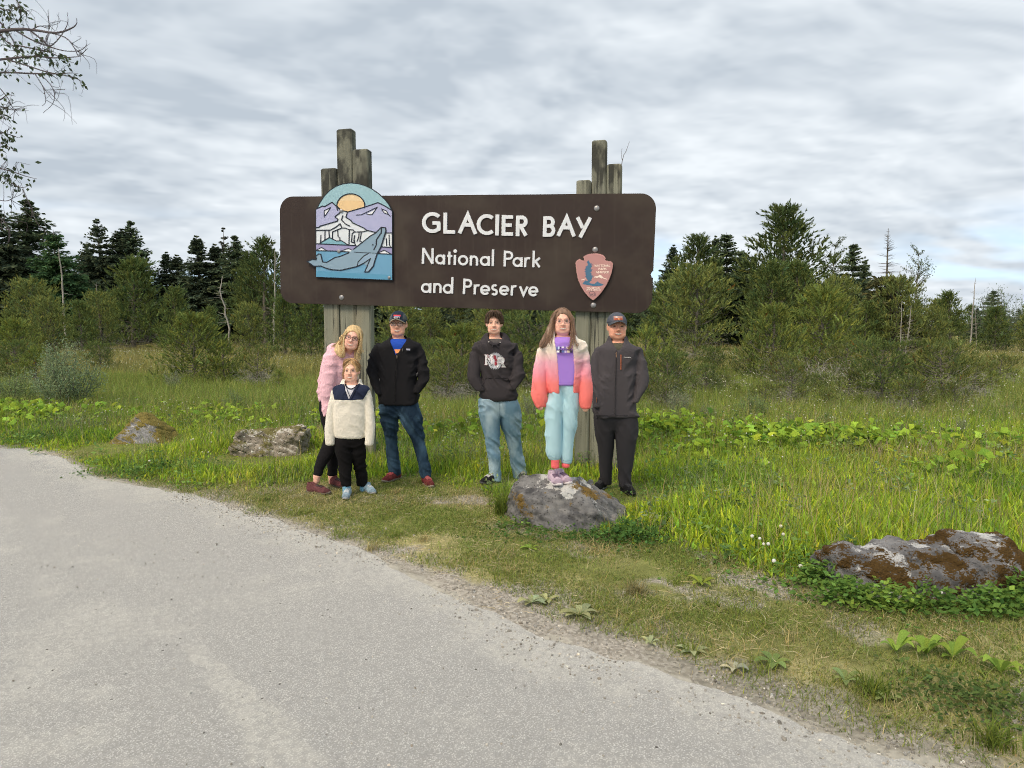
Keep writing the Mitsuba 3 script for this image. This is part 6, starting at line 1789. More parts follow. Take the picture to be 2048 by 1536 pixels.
class Head:
    """A head in its own frame: chin at the origin, the face towards -y, one unit of s per metre of an adult."""

    def __init__(self, fig, chin, crown, x, yaw=0, roll=0, pitch=0, dy=0.0, wide=1.0, jaw=1.0):
        self.fig = fig
        top, bot = fig.P(x[1], crown, dy), fig.P(x[0], chin, dy)
        self.s = np.linalg.norm(top - bot) / 0.232
        self.o = bot + np.array([0, 0.040 * self.s, 0])
        self.R = rotz(math.radians(yaw)) @ roty(math.radians(roll)) @ rotx(math.radians(pitch))
        self.wide, self.jaw = wide * 1.04, jaw * 1.02

    def local(self, p):
        return (p - self.o) @ self.R / self.s / np.array([self.wide, 1, 1])

    def world(self, q):
        return (np.asarray(q, float) * np.array([self.wide, 1, 1])) @ self.R.T * self.s + self.o

    def skull(self, q):
        return egg(q, (0, 0.006, 0.142), (0.073, 0.092, 0.088))

    def fn(self, p):
        q = self.local(p)
        m_ = q.copy()
        m_[:, 0] = np.abs(m_[:, 0])
        d = self.skull(q)
        d = smin(d, egg(q, (0, -0.022, 0.078), (0.060 * self.jaw, 0.066, 0.072)), 0.03)
        d = smin(d, egg(q, (0, -0.056, 0.020), (0.030 * self.jaw, 0.030, 0.022)), 0.030)      # chin
        d = smin(d, egg(m_, (0.036 * self.jaw, -0.052, 0.040), (0.024, 0.034, 0.030)), 0.025)                  # jaw corners
        d = smin(d, egg(m_, (0.037, -0.064, 0.078), (0.024, 0.022, 0.021)), 0.020)                  # cheeks lifted by the smile
        d = smin(d, limb(q, (-0.026, -0.083, 0.139), (0.026, -0.083, 0.139), 0.0085, 0.0085), 0.020)  # brow
        d = smax(d, -egg(m_, (0.031, -0.103, 0.119), (0.019, 0.0145, 0.0085)), 0.012)               # sockets
        d = smin(d, limb(q, (0, -0.090, 0.124), (0, -0.1075, 0.087), 0.0070, 0.0108), 0.014)       # nose
        d = smin(d, egg(m_, (0.0125, -0.099, 0.082), (0.0085, 0.010, 0.0075)), 0.008)
        w = q.copy()
        w[:, 2] = w[:, 2] - 10.0 * w[:, 0] ** 2
        d = smin(d, egg(w, (0, -0.083, 0.0465), (0.037, 0.014, 0.0135)), 0.012)                     # lips
        d = smax(d, -egg(w, (0, -0.100, 0.0465), (0.0335, 0.022, 0.0076)), 0.003)                   # the open smile
        d = smin(d, egg(m_, (0.074, 0.004, 0.108), (0.008, 0.019, 0.031), rotz(-0.35)), 0.008)     # ears
        d = smax(d, -egg(m_, (0.083, 0.0, 0.108), (0.006, 0.011, 0.019)), 0.006)
        return d * self.s

    def colors(self, V, skin, brow, flush=0.25):
        flush = flush * 0.55
        q = self.local(V)
        c = np.tile(skin, (len(V), 1))
        x = np.abs(q[:, 0])
        red = np.array([1.03, 0.80, 0.78])
        f = flush * np.clip(1.2 * np.exp(-((x - 0.042) ** 2 + (q[:, 2] - 0.078) ** 2) / 0.0008) + 0.8 * np.exp(-(x ** 2 + (q[:, 2] - 0.086) ** 2) / 0.0003), 0, 1)[:, None]
        c = c * (1 - f) + c * red * f
        face = q[:, 1] < -0.05
        w = q[:, 2] - 10.0 * q[:, 0] ** 2
        lip = (np.exp(-(((np.abs(w - 0.0465) - 0.0095) / 0.0038) ** 2)) * (x < 0.036) * face)[:, None]
        c = c * (1 - 0.75 * lip) + lip * 0.75 * skin * np.array([0.80, 0.52, 0.52])
        b = (np.exp(-(((q[:, 2] - 0.1450 + 2.2 * (x - 0.028) ** 2 / 0.03) / 0.0036) ** 4)) * (x > 0.011) * (x < 0.046) * face)[:, None] * 0.62
        return c * (1 - b) + b * np.asarray(brow)

    def features(self, iris=(0.03, 0.025, 0.02), squint=1.0):
        k = self.fig.key
        for sx in (-1, 1):
            e = trimesh.creation.icosphere(2, 1.0)
            v = e.vertices * [0.0140, 0.010, 0.0050 * squint] + [sx * 0.031, -0.0828, 0.1180]
            c = np.tile(lin(140, 128, 122), (len(v), 1))
            rr_ = np.hypot((v[:, 0] - sx * 0.031) / 0.0078, (v[:, 2] - 0.1180) / 0.0070)
            c[rr_ < 1] = iris
            lash = v[:, 2] > 0.1180 + 0.0022 * squint
            c[lash] = [0.03, 0.02, 0.018]
            put(k + "__eye", (self.world(v), e.faces), "vc_satin", smooth=True, color=c)
        t = trimesh.creation.icosphere(3, 1.0)
        v = t.vertices * [0.0310, 0.0135, 0.0068] + [0, -0.0850, 0.0472]
        v[:, 2] += 10.0 * v[:, 0] ** 2
        c = np.tile(lin(212, 202, 192), (len(v), 1))
        put(k + "__teeth", (self.world(v), t.faces), "vc_satin", smooth=True, color=c)

    def glasses(self, color, r_=0.0019, w=0.0245, hgt=0.0185, square=3.0, lens=True):
        k = self.fig.key + "__glasses"
        g = Soup()
        a = np.linspace(0, 2 * np.pi, 33)
        for sx in (-1, 1):
            ca, sa = np.cos(a), np.sin(a)
            x = np.sign(ca) * np.abs(ca) ** (2 / square) * w + sx * 0.0315
            z = np.sign(sa) * np.abs(sa) ** (2 / square) * hgt + 0.1150
            y = -0.1085 + 3.0 * (np.abs(x) - 0.01) ** 2 * (np.abs(x) > 0.01)
            loop = np.stack([x, y, z], -1)
            g.add(*[self.world(v) if i == 0 else v for i, v in enumerate(tube(loop, r_, 6, cap=False))], color)
            g.add(*[self.world(v) if i == 0 else v for i, v in enumerate(tube([[sx * 0.056, -0.1025, 0.122], [sx * 0.070, -0.085, 0.122], [sx * 0.078, 0.0, 0.116]], r_, 6))], color)
            if lens:
                vv = np.vstack([[[sx * 0.0315, -0.1075, 0.115]], loop[:-1]])
                j = np.arange(32)
                put(k + "__lens", (self.world(vv), np.stack([0 * j, 1 + j, 1 + (j + 1) % 32], -1)), "lens")
        g.add(*[self.world(v) if i == 0 else v for i, v in enumerate(tube([[-0.0085, -0.1085, 0.120], [0, -0.111, 0.1235], [0.0085, -0.1085, 0.120]], r_, 6))], color)
        g.put(k + "__frame", "vc_satin", smooth=True)

    def cap(self, crown, side, visor, edge, badge):
        k = self.fig.key + "__cap"
        C_ = (0, 0.010, 0.138)

        def shell(p):
            q = self.local(p)
            d = egg(q, C_, (0.086, 0.106, 0.108))
            d = smax(d, 0.146 - 0.10 * np.clip(-q[:, 1], -0.1, 0.1) * -1 * (q[:, 1] < 0) - q[:, 2], 0.006)
            seam = np.abs(np.abs(q[:, 0]) - 0.052 - 0.1 * (q[:, 2] - 0.14) * -1) < 0.0022
            return d * self.s + 0.0012 * seam

        V, F = mesh_of(shell, self.o + [-0.14, -0.15, 0.08], self.o + [0.14, 0.16, 0.30], 0.005)
        V = relax(V, F, 1)
        q = self.local(V)
        sideways = np.clip((np.abs(q[:, 0]) - 0.050) / 0.004, 0, 1)[:, None]
        put(k + "__crown", (V, F), "cloth", smooth=True, color=np.array(crown) * (1 - sideways) + np.array(side) * sideways)
        u, t = np.meshgrid(np.linspace(-1, 1, 25), np.linspace(0, 1, 9), indexing="ij")
        x = u * (0.078 - 0.004 * t)
        y = C_[1] - 0.106 * np.sqrt(np.maximum(0, 1 - (x / 0.086) ** 2)) * 0.985 - t * 0.072 * np.sqrt(np.maximum(0.02, 1 - np.abs(u) ** 2.6))
        z = 0.1600 - 5.0 * x ** 2 * (0.45 + 0.55 * t) - 0.008 * t + 0.012 * (1 - np.abs(u)) * t
        topv = np.stack([x, y, z], -1).reshape(-1, 3)
        V = np.vstack([topv + [0, 0, 0.002], topv - [0, 0, 0.002]])
        i, j = np.meshgrid(np.arange(24), np.arange(8), indexing="ij")
        a = (i * 9 + j).ravel()
        n = 225
        Fq = np.vstack([np.stack([a, a + 1, a + 10, a + 9], -1), np.stack([a + n, a + 9 + n, a + 10 + n, a + 1 + n], -1)])
        rimq = [[i_ * 9 + 8, (i_ + 1) * 9 + 8, (i_ + 1) * 9 + 8 + n, i_ * 9 + 8 + n] for i_ in range(24)]
        Fq = np.vstack([Fq, rimq])
        put(k + "__visor", (self.world(V), Fq), "cloth", smooth=False, color=np.tile(visor, (len(V), 1)))
        e = topv.reshape(25, 9, 3)[:, -1]
        v, f = tube(e, 0.0034, 6)
        put(k + "__visor_edge", (self.world(v), f), "cloth", smooth=True, color=np.tile(edge, (len(v), 1)))
        for (x0, x1, z0, z1, lift, col) in badge:
            u, w = np.meshgrid(np.linspace(x0, x1, 9), np.linspace(z0, z1, 6), indexing="ij")
            rad = 1 - (u / 0.086) ** 2 - ((w - C_[2]) / 0.108) ** 2
            yy = C_[1] - 0.106 * np.sqrt(np.maximum(rad, 0.01)) - lift
            V = np.stack([u, yy, w], -1).reshape(-1, 3)
            i, j = np.meshgrid(np.arange(8), np.arange(5), indexing="ij")
            a = (i * 6 + j).ravel()
            put(k + "__badge", (self.world(V), np.stack([a, a + 6, a + 7, a + 1], -1)), "vc_matte", smooth=True, color=np.tile(col, (len(V), 1)))

    def hair_cap(self, thick=0.012, line=0.165, back=0.02, open_w=0.058, groove=0.004, seed=1, drop=0.06):
        """Hair that follows the skull, open over the face."""
        def fn(p):
            q = self.local(p)
            d = egg(q, (0, 0.010, 0.140), (0.073 + thick, 0.092 + thick, 0.089 + thick))
            face = egg(q, (0, -0.095, line - 0.085), (open_w, 0.075, 0.085))
            d = smax(d, -face, 0.014)
            d = smax(d, drop - 0.9 * q[:, 1] * 0 - q[:, 2] - (q[:, 1] > 0.02) * back, 0.02)
            an = np.arctan2(q[:, 0], q[:, 1] + 0.02) * 7
            g = meshkit.fbm(np.stack([an, q[:, 2] * 9, 0 * an + seed], -1), 3, seed=seed) - 0.5
            return (d - groove * 2.4 * g) * self.s
        return fn


def strands(fig, key, paths, n, spread, r0, color, rng, bsdf="hair", jitter=0.25):
    """Locks of hair as tapering tubes around guide paths."""
    so = Soup()
    for path in paths:
        P_ = np.asarray(path, float)
        for _ in range(n):
            o = rng.normal(0, spread, 3)
            t = np.linspace(0.5, 1.25, len(P_))[:, None]
            q = spline(P_ + o * t + rng.normal(0, spread * jitter, P_.shape), 12)
            so.add(*tube(q, r0 * np.linspace(1, 0.35, 12) * rng.uniform(0.6, 1.2), 4, cap=False), tint(rng, 1, color, 0.22, 0.06)[0])
    so.put(fig.key + "__" + key, bsdf, smooth=True)


def foot(fig, X_toe, Y_toe, X_ankle, L):
    """(toe, yaw, how far the ankle stands behind the person's plane) of a shoe on the ground."""
    t = fig.G(X_toe, Y_toe)
    x = fig.P(X_ankle, Y_toe)[0]
    a = math.asin(max(-0.95, min(0.95, (t[0] - x) / (0.80 * L))))
    return t, math.degrees(a), t[1] + 0.80 * L * math.cos(a) - fig.D


def shoe(fig, toe, yaw, L, upper, sole, lace, z=None, tilt=0.0, wide=1.0, tongue=None):
    """A low laced shoe standing on the ground with its toe there, turned by yaw degrees from facing the road."""
    T_ = np.array(toe, float)
    if z is None:
        T_[2] = float(ground_z(T_[0], T_[1])) + 0.004
    else:
        T_[2] = z
    a = math.radians(yaw)
    f = np.array([math.sin(a), -math.cos(a), math.tan(math.radians(tilt))])
    f = unit(f)
    s = unit(np.cross(f, [0, 0, 1.0]))
    u = np.cross(s, f)
    k = L / 0.29
    heel = T_ - f * L
    W_ = np.stack([f, s, u], 1)

    def up(p):
        q = (p - heel) @ W_ / k
        q[:, 1] /= wide
        d = egg(q, (0.052, 0, 0.052), (0.052, 0.038, 0.050))
        d = smin(d, egg(q, (0.135, 0.002, 0.046), (0.090, 0.041, 0.044)), 0.03)
        d = smin(d, egg(q, (0.215, 0.002, 0.030), (0.072, 0.045, 0.034)), 0.03)
        d = smin(d, limb(q, (0.062, 0, 0.055), (0.055, 0, 0.098), 0.040, 0.041), 0.03)
        d = smax(d, -limb(q, (0.056, 0, 0.098), (0.054, 0, 0.130), 0.031, 0.034), 0.005)
        d = smin(d, limb(q, (0.115, 0, 0.080), (0.088, 0, 0.112), 0.016, 0.014), 0.008)
        return smax(d, 0.020 - q[:, 2], 0.004) * k

    def so(p):
        q = (p - heel) @ W_ / k
        q[:, 1] /= wide
        w = np.interp(q[:, 0], [0, 0.03, 0.12, 0.20, 0.26, 0.29], [0.024, 0.036, 0.034, 0.045, 0.036, 0.016])
        d = np.maximum(np.abs(q[:, 1] - 0.002) - w, np.abs(q[:, 0] - 0.144) - 0.147)
        lift = 0.018 * np.clip((q[:, 0] - 0.20) / 0.09, 0, 1) ** 2
        ridge = 0.003 * (np.sin(q[:, 0] * 330) > 0.2) * (q[:, 2] < 0.012)
        d = smax(d, q[:, 2] - 0.030 - lift * 0.5, 0.008)
        return smax(d, lift - q[:, 2], 0.006) * k + ridge * k

    lo_, hi_ = np.minimum(heel, T_) - 0.07, np.maximum(heel, T_) + [0.07, 0.07, 0.17]
    key = fig.key + "__shoe"
    if key + "__upper" in scene:
        n = 1
        while f"{key}_{n:03d}__upper" in scene:
            n += 1
        key = f"{key}_{n:03d}"
    V, F = mesh_of(up, lo_, hi_, 0.006)
    V = relax(V, F, 1)
    q = (V - heel) @ W_ / k
    n_ = meshkit.fbm(q * 35, 2, seed=3)[:, None]
    toe_cap = np.clip((q[:, :1] - 0.225) / 0.01, 0, 1)
    c = np.array(upper)[None] * (0.7 + 0.6 * n_) * (1 - 0.35 * toe_cap)
    put(key + "__upper", (V, F), "cloth", smooth=True, color=c)
    V, F = mesh_of(so, lo_, hi_, 0.006)
    put(key + "__sole", (relax(V, F, 1), F), "vc_matte", smooth=True, color=np.tile(sole, (len(V), 1)))
    g = Soup()
    for i, xx in enumerate(np.linspace(0.120, 0.185, 5)):
        zz = np.interp(xx, [0.11, 0.19], [0.096, 0.074])
        for sg_ in (-1, 1):
            pts = np.array([[xx, sg_ * 0.026, 0], [xx + 0.003, sg_ * 0.015, 0], [xx + 0.006, 0, 0], [xx + 0.009, -sg_ * 0.015, 0], [xx + 0.012, -sg_ * 0.026, 0]]) * k
            hs = np.linspace(0.13, 0.02, 56) * k          # laid on the instep
            inside = up((np.repeat(pts * [1, wide, 0], 56, 0) + np.outer(np.tile(hs, 5), [0, 0, 1])) @ W_.T + heel).reshape(5, 56) < 0
            pts = pts * [1, wide, 0] + np.outer(hs[inside.argmax(1)] + 0.003 * k, [0, 0, 1])
            g.add(*tube(pts @ W_.T + heel, 0.0042 * k, 5), lace)
    g.put(key + "__laces", "vc_matte", smooth=True)


def body(fig, head, neck, torso, limbs_, skin_boxes, brow, flush=0.25, hands=()):
    """The continuous body under the clothes, with head and neck finely meshed."""
    def whole(p):
        d = smin(head.fn(p), neck(p), 0.02)
        d = smin(d, torso(p), 0.04)
        for l in limbs_:
            d = smin(d, l(p), 0.03)
        for pts, rs in hands:
            d = smin(d, chain(p, pts, rs), 0.006)
        return d

    o = head.o
    V, F = mesh_of(whole, o + [-0.17, -0.20, -0.16], o + [0.17, 0.19, 0.28], 0.0042)
    V = relax(V, F, 1, 0.35)
    V2, F2 = mesh_of(whole, *skin_boxes, 0.013)
    cut = V2[:, 2] < o[2] - 0.13
    F2 = F2[cut[F2].all(1)]
    VV, FF = np.vstack([V, V2]), np.vstack([F, F2 + len(V)])
    c = np.vstack([head.colors(V, fig.skin, brow, flush), np.tile(fig.skin, (len(V2), 1))])
    put(fig.key + "__body", (VV, FF), "skin", smooth=True, color=np.clip(c, 0.003, 0.9))


def neck_of(fig, x, y0, y1, r_, dy=0.058, x2=None):
    a, b = fig.P(x, y0, dy), fig.P(x2 or x, y1, dy + 0.005)
    return lambda p: limb(p, a, b, r_ * 0.88, r_ * 1.06)


def v_opening(fig, pts, D):
    """A notch in the front of a top: pts are (Y, left X, right X) from its top to its lowest point."""
    L_ = np.array([[*fig.P(q[1], q[0])[[0, 2]], fig.P(q[2], q[0])[0]] for q in pts])
    o = np.argsort(L_[:, 1])
    zs, xl, xr = L_[o, 1], L_[o, 0], L_[o, 2]

    def fn(p):
        l, r_ = np.interp(p[:, 2], zs, xl), np.interp(p[:, 2], zs, xr)
        d = np.maximum(l - p[:, 0], p[:, 0] - r_)
        d = np.maximum(d, zs[0] - p[:, 2])
        return np.maximum(d, p[:, 1] - (D + 0.03))
    return fn


def collar_ring(fig, rows, thick=0.006, depth=0.9, dy=0.03, opening=None, power=2.0):
    f = fig.loft(rows, depth, dy, power=power, ends=0.004)
    g = fig.loft([(rows[0][0] - 40,) + tuple(rows[0][1:])] + list(rows) + [(rows[-1][0] + 40,) + tuple(rows[-1][1:])], depth, dy, power=power, ends=0.004, grow=-2 * thick)

    def fn(p):
        d = smax(f(p), -g(p), 0.003)
        return smax(d, -opening(p), 0.004) if opening else d
    return fn


def two_legs(fig, left, right, hip, depth=1.0, dl=(0, 0), dr=(0, 0), k=0.03, bmax=0.12, seed=1, amp=0.010, f=(5, 5, 13), grow=0.0):
    a, b, c = fig.loft(left, depth, dl[0], dl[1], bmax=bmax, grow=grow), fig.loft(right, depth, dr[0], dr[1], bmax=bmax, grow=grow), fig.loft(hip, 0.72, 0.0, power=2.3, bmax=0.15, grow=grow)

    def fn(p):
        d = np.minimum(a(p), b(p))
        d = smin(d, c(p), k)
        return d - creases(p, seed, amp, f)
    return fn


def denim(base, faded, seed, fig, rows):
    """Denim that is worn pale in irregular patches down the fronts."""
    def fn(V):
        n = meshkit.fbm(V * [9, 9, 5] + seed, 3, seed=seed)
        g = meshkit.fbm(V * [60, 60, 25], 2, seed=seed + 1)
        t = np.clip((n - 0.40) / 0.35 + (g - 0.5) * 0.5, 0, 1)[:, None]
        return np.array(base) * (1 - t) + np.array(faded) * t
    return fn


def shift(rows, a, b):
    return [(y, l + a, r_ + b) for y, l, r_ in rows]


# ---- the man in the black jacket
fg = Figure("man", "person in black zip jacket, dark jeans and navy cap, hands in pockets", 7.1, 600, skin=(222, 166, 142))
H = Head(fg, 263, 88, (716, 713), dy=0, jaw=1.05)
torso_rows = [(284, 655, 785), (300, 626, 818), (322, 585, 852), (350, 568, 868), (400, 572, 866), (500, 578, 864), (600, 582, 860), (680, 574, 867), (730, 576, 868), (757, 586, 862)]
armL = [(322, 562, 625), (355, 527, 606), (400, 511, 590), (480, 496, 580), (540, 492, 576), (600, 512, 584), (650, 538, 598), (690, 562, 604)]
armR = [(322, 812, 872), (355, 840, 898), (400, 856, 912), (480, 860, 934), (535, 862, 944), (580, 858, 940), (630, 842, 908), (680, 830, 876)]
tz, al, ar = fg.loft(torso_rows, 0.68, 0.0, power=2.3, bmax=0.135), fg.loft(armL, 0.95, 0.02, -0.08, bmin=0.05), fg.loft(armR, 0.95, 0.02, -0.08, bmin=0.05)
legL = [(745, 586, 722), (800, 581, 722), (850, 583, 724), (900, 592, 716), (950, 608, 714), (1000, 624, 712), (1050, 630, 708), (1100, 632, 712), (1200, 642, 734), (1285, 654, 740)]
legR = [(745, 728, 862), (800, 728, 877), (850, 734, 890), (900, 744, 892), (950, 772, 897), (1000, 800, 906), (1050, 824, 916), (1100, 838, 926), (1200, 868, 950), (1300, 884, 958)]
hipr = [(740, 640, 815), (790, 650, 815), (835, 690, 780)]
ft = [foot(fg, 606, 1356, 694, 0.285), foot(fg, 966, 1383, 924, 0.285)]
jeans = two_legs(fg, legL, legR, hipr, dl=(0, ft[0][2]), dr=(0, ft[1][2]), seed=3, amp=0.026, k=0.05)
open_ = v_opening(fg, [(255, 655, 785), (300, 668, 782), (345, 690, 757), (400, 709, 713)], fg.D)
collar = collar_ring(fg, [(258, 664, 774), (285, 648, 790), (315, 630, 812)], thick=0.007, opening=v_opening(fg, [(240, 676, 764), (300, 672, 780), (345, 690, 757)], fg.D))
shirt = fg.loft([(284, 664, 776, 0.045), (294, 650, 790, 0.07), (312, 620, 825, 0.092), (345, 600, 840, 0.108), (400, 590, 845, 0.118), (480, 590, 850, 0.12)], 0.62, 0.0, power=2.3)


def jacket(p):
    d = sleeves(fg, p, tz(p), al(p), ar(p), 400) - creases(p, 5, 0.028)
    d = smax(d, -open_(p), 0.006)
    return smin(d, collar(p), 0.012)


body(fg, H, neck_of(fg, 718, 245, 320, 0.060), fg.loft(shift(torso_rows, 14, -14), 0.5, 0.02, bmax=0.055), [fg.loft(shift(armL, 10, -10), 0.8, 0.03, -0.05), fg.loft(shift(armR, 10, -10), 0.8, 0.03, -0.05), fg.loft(shift(legL, 14, -14), 0.75, 0, ft[0][2]), fg.loft(shift(legR, 14, -14), 0.75, 0, ft[1][2])], leg_box(fg.P(480, 240), fg.P(960, 1300), pad=0.12), lin(70, 52, 42))
H.features()
H.glasses(lin(30, 26, 25), 0.0022)
H.cap(lin(34, 44, 58), lin(70, 76, 78), lin(36, 44, 56), lin(176, 168, 146), [(-0.036, 0.036, 0.168, 0.208, 0.004, lin(22, 28, 40)), (-0.033, 0.033, 0.190, 0.204, 0.0060, lin(196, 70, 82)), (-0.026, 0.026, 0.183, 0.190, 0.0060, lin(88, 150, 186)), (-0.028, -0.018, 0.172, 0.180, 0.0060, lin(205, 208, 212)), (-0.012, -0.003, 0.172, 0.180, 0.0060, lin(205, 208, 212)), (0.004, 0.012, 0.172, 0.180, 0.0060, lin(205, 208, 212)), (0.018, 0.027, 0.172, 0.180, 0.0060, lin(205, 208, 212))])
hc = H.hair_cap(0.004, 0.150, 0.03, 0.066, drop=0.095)
garment(fg, "hair", lambda p: smax(hc(p), (H.local(p)[:, 2] - 0.142) * H.s, 0.004), (H.o + [-0.12, -0.12, 0.02], H.o + [0.12, 0.15, 0.28]), 0.006, lin(74, 62, 54), "hair")
garment(fg, "shirt", shirt, box_of(fg.P(560, 250), fg.P(880, 490), pad=0.10), 0.010, lin(36, 70, 158))
drape(fg, "shirt_print", sg.Polygon([(690, 362), (735, 360), (728, 386), (700, 390)]), shirt, lin(226, 150, 98), lift=0.003)
bxj = box_of(fg.P(480, 240), fg.P(960, 770), pad=0.12)
garment(fg, "jacket", jacket, bxj, 0.0085, lin(25, 25, 28))
cord(fg, "jacket__zip", [(711, 402), (700, 520), (694, 640), (693, 752)], 0.0032, jacket, lin(16, 16, 18))
cord(fg, "jacket__zip_pull", [(711, 400), (709, 425)], 0.004, jacket, lin(150, 135, 120), n=6)
cord(fg, "jacket__chest_zip", [(752, 356), (750, 374)], 0.003, jacket, lin(110, 110, 112), n=6)
drape(fg, "jacket__chest_label", sg.Polygon([(776, 355), (806, 357), (806, 370), (776, 367)]), jacket, lin(168, 168, 186), lift=0.003)
cord(fg, "jacket__pocket_zip", [(584, 522), (585, 560), (583, 588)], 0.003, jacket, lin(120, 120, 122), n=8)
cord(fg, "jacket__pocket_zip", [(858, 528), (854, 556)], 0.003, jacket, lin(120, 120, 122), n=8)
garment(fg, "jeans", jeans, leg_box(fg.P(560, 735), fg.P(970, 1305), pad=0.09), 0.0095, denim(lin(26, 42, 58), lin(62, 86, 106), 4, fg, hipr))
shoe(fg, ft[0][0], ft[0][1], 0.285, lin(100, 46, 46), lin(120, 112, 106), lin(158, 74, 76))
shoe(fg, ft[1][0], ft[1][1], 0.285, lin(100, 46, 46), lin(136, 124, 114), lin(158, 84, 84))

# ---- the youth in the hooded sweatshirt
fg = Figure("youth", "person in dark hooded sweatshirt with round white emblem and pale jeans, hands in pouch", 7.1, 900, skin=(232, 180, 158))
H = Head(fg, 252, 84, (323, 322), jaw=0.98)
torso_rows = [(278, 262, 390), (296, 225, 432), (318, 196, 470), (350, 194, 474), (400, 206, 468), (500, 218, 462), (570, 230, 452), (650, 214, 484), (700, 214, 490), (738, 238, 472)]
armL = [(322, 178, 246), (360, 158, 238), (400, 148, 230), (480, 131, 226), (560, 124, 218), (610, 150, 234), (660, 194, 258)]
armR = [(322, 430, 492), (360, 448, 508), (400, 458, 522), (480, 460, 536), (560, 450, 543), (610, 436, 512), (655, 424, 480)]
tz, al, ar = fg.loft(torso_rows, 0.66, 0.0, power=2.3, bmax=0.130), fg.loft(armL, 0.95, 0.02, -0.09, bmin=0.05), fg.loft(armR, 0.95, 0.02, -0.09, bmin=0.05)
legL = [(722, 216, 362), (790, 211, 362), (860, 216, 364), (900, 226, 362), (1000, 254, 363), (1100, 274, 360), (1200, 284, 366), (1318, 286, 374)]
legR = [(722, 364, 490), (790, 364, 518), (870, 366, 520), (900, 372, 516), (1000, 404, 514), (1100, 430, 530), (1200, 446, 546), (1305, 466, 566)]
hipr = [(715, 270, 440), (770, 285, 440), (845, 330, 400)]
ft = [foot(fg, 226, 1368, 326, 0.28), foot(fg, 560, 1336, 516, 0.28)]
jeans = two_legs(fg, legL, legR, hipr, dl=(0, ft[0][2]), dr=(0, ft[1][2]), seed=13, amp=0.030, k=0.05)
hood = fg.loft([(238, 262, 392), (262, 240, 420), (290, 226, 440), (318, 238, 430), (340, 280, 390)], 0.62, 0.06, power=2.2, bmax=0.12)
open_ = v_opening(fg, [(225, 282, 376), (262, 280, 384), (290, 288, 376), (312, 318, 350)], fg.D - 0.01)
neckhole = fg.loft([(200, 286, 372), (262, 282, 382), (300, 296, 366)], 0.80, 0.02)
shirt = fg.loft([(282, 284, 378, 0.035), (296, 270, 390, 0.065), (315, 250, 410, 0.09), (400, 240, 420, 0.11)], 0.62, 0.0)


def hoodie(p):
    d = sleeves(fg, p, tz(p), al(p), ar(p), 405) - creases(p, 15, 0.030)
    d = smin(d, hood(p) - creases(p, 16, 0.010, (9, 9, 9)), 0.018)
    d = smax(d, -open_(p), 0.010)
    return smax(d, -neckhole(p), 0.008)


body(fg, H, neck_of(fg, 326, 232, 310, 0.056), fg.loft(shift(torso_rows, 14, -14), 0.5, 0.02, bmax=0.055), [fg.loft(shift(armL, 12, -12), 0.8, 0.03, -0.08), fg.loft(shift(armR, 12, -12), 0.8, 0.03, -0.08), fg.loft(shift(legL, 16, -16), 0.75, 0, ft[0][2]), fg.loft(shift(legR, 16, -16), 0.75, 0, ft[1][2])], leg_box(fg.P(110, 230), fg.P(570, 1320), pad=0.12), lin(62, 44, 34), 0.35)
H.features()
hc = H.hair_cap(0.019, 0.184, 0.03, 0.060, groove=0.016, seed=4, drop=0.110)
garment(fg, "hair", hc, (H.o + [-0.13, -0.14, 0.04], H.o + [0.13, 0.16, 0.30]), 0.0055, lambda V: tint(np.random.default_rng(1), len(V), lin(66, 50, 38), 0.12, 0.03), "hair")
rs = np.random.default_rng(60)
locks = []
for a in np.linspace(-1.25, 1.25, 22):
    b = H.world([0.050 * math.sin(a), -0.060 * math.cos(a) * 0.9 - 0.02, 0.236 - 0.02 * abs(math.sin(a))])
    e = H.world([0.082 * math.sin(a) + 0.004, -0.098 * math.cos(a) - 0.006, 0.186 - 0.045 * abs(math.sin(a)) ** 1.5])
    locks.append([b, (b + e) / 2 + np.array([0, -0.014, 0.014]), e])
strands(fg, "hair_locks", locks, 6, 0.009, 0.0042, lin(70, 54, 40), rs)
garment(fg, "shirt", shirt, box_of(fg.P(220, 250), fg.P(440, 410), pad=0.10), 0.010, lin(72, 70, 70))
garment(fg, "sweatshirt", hoodie, box_of(fg.P(110, 225), fg.P(560, 755), pad=0.12), 0.0085, lin(52, 49, 52))
seamc = lin(30, 28, 31)
cord(fg, "sweatshirt__pocket_seam", [(258, 574), (330, 571), (424, 570)], 0.0026, hoodie, seamc)
cord(fg, "sweatshirt__pocket_seam", [(258, 574), (240, 620), (222, 655)], 0.0026, hoodie, seamc, n=10)
cord(fg, "sweatshirt__pocket_seam", [(424, 570), (440, 620), (462, 655)], 0.0026, hoodie, seamc, n=10)
for q in ([(286, 308), (300, 322), (318, 330), (332, 322), (356, 352)], [(364, 312), (348, 324), (330, 330), (318, 324), (306, 348)]):
    cord(fg, "sweatshirt__drawstring", q, 0.0055, hoodie, lin(44, 42, 46), lift=0.006)
for q in ((284, 306), (366, 310)):
    drape(fg, "sweatshirt__eyelet", sg.Point(*q).buffer(4.5), hoodie, lin(190, 186, 180), lift=0.006)
E3 = lambda X_, Y_: ((940 + X_ / 20.48 - 900) * 3.657, (690 + Y_ / 20.48 - 600) * 3.657)
emb = lambda pts: shapely.transform(sg.Polygon(pts), lambda a: np.array([E3(x, y) for x, y in a]))
cx_, cy_ = 1030, 655
gear = [(cx_ + (350 if i % 2 else 296) * math.cos(i * math.pi / 30 + s_), cy_ + (350 if i % 2 else 296) * math.sin(i * math.pi / 30 + s_)) for i in range(60) for s_ in (-0.022, 0.022)]
GREY, WHITE_, REDC = lin(188, 192, 200), lin(226, 226, 230), lin(142, 54, 66)
gp = emb(gear).buffer(0)
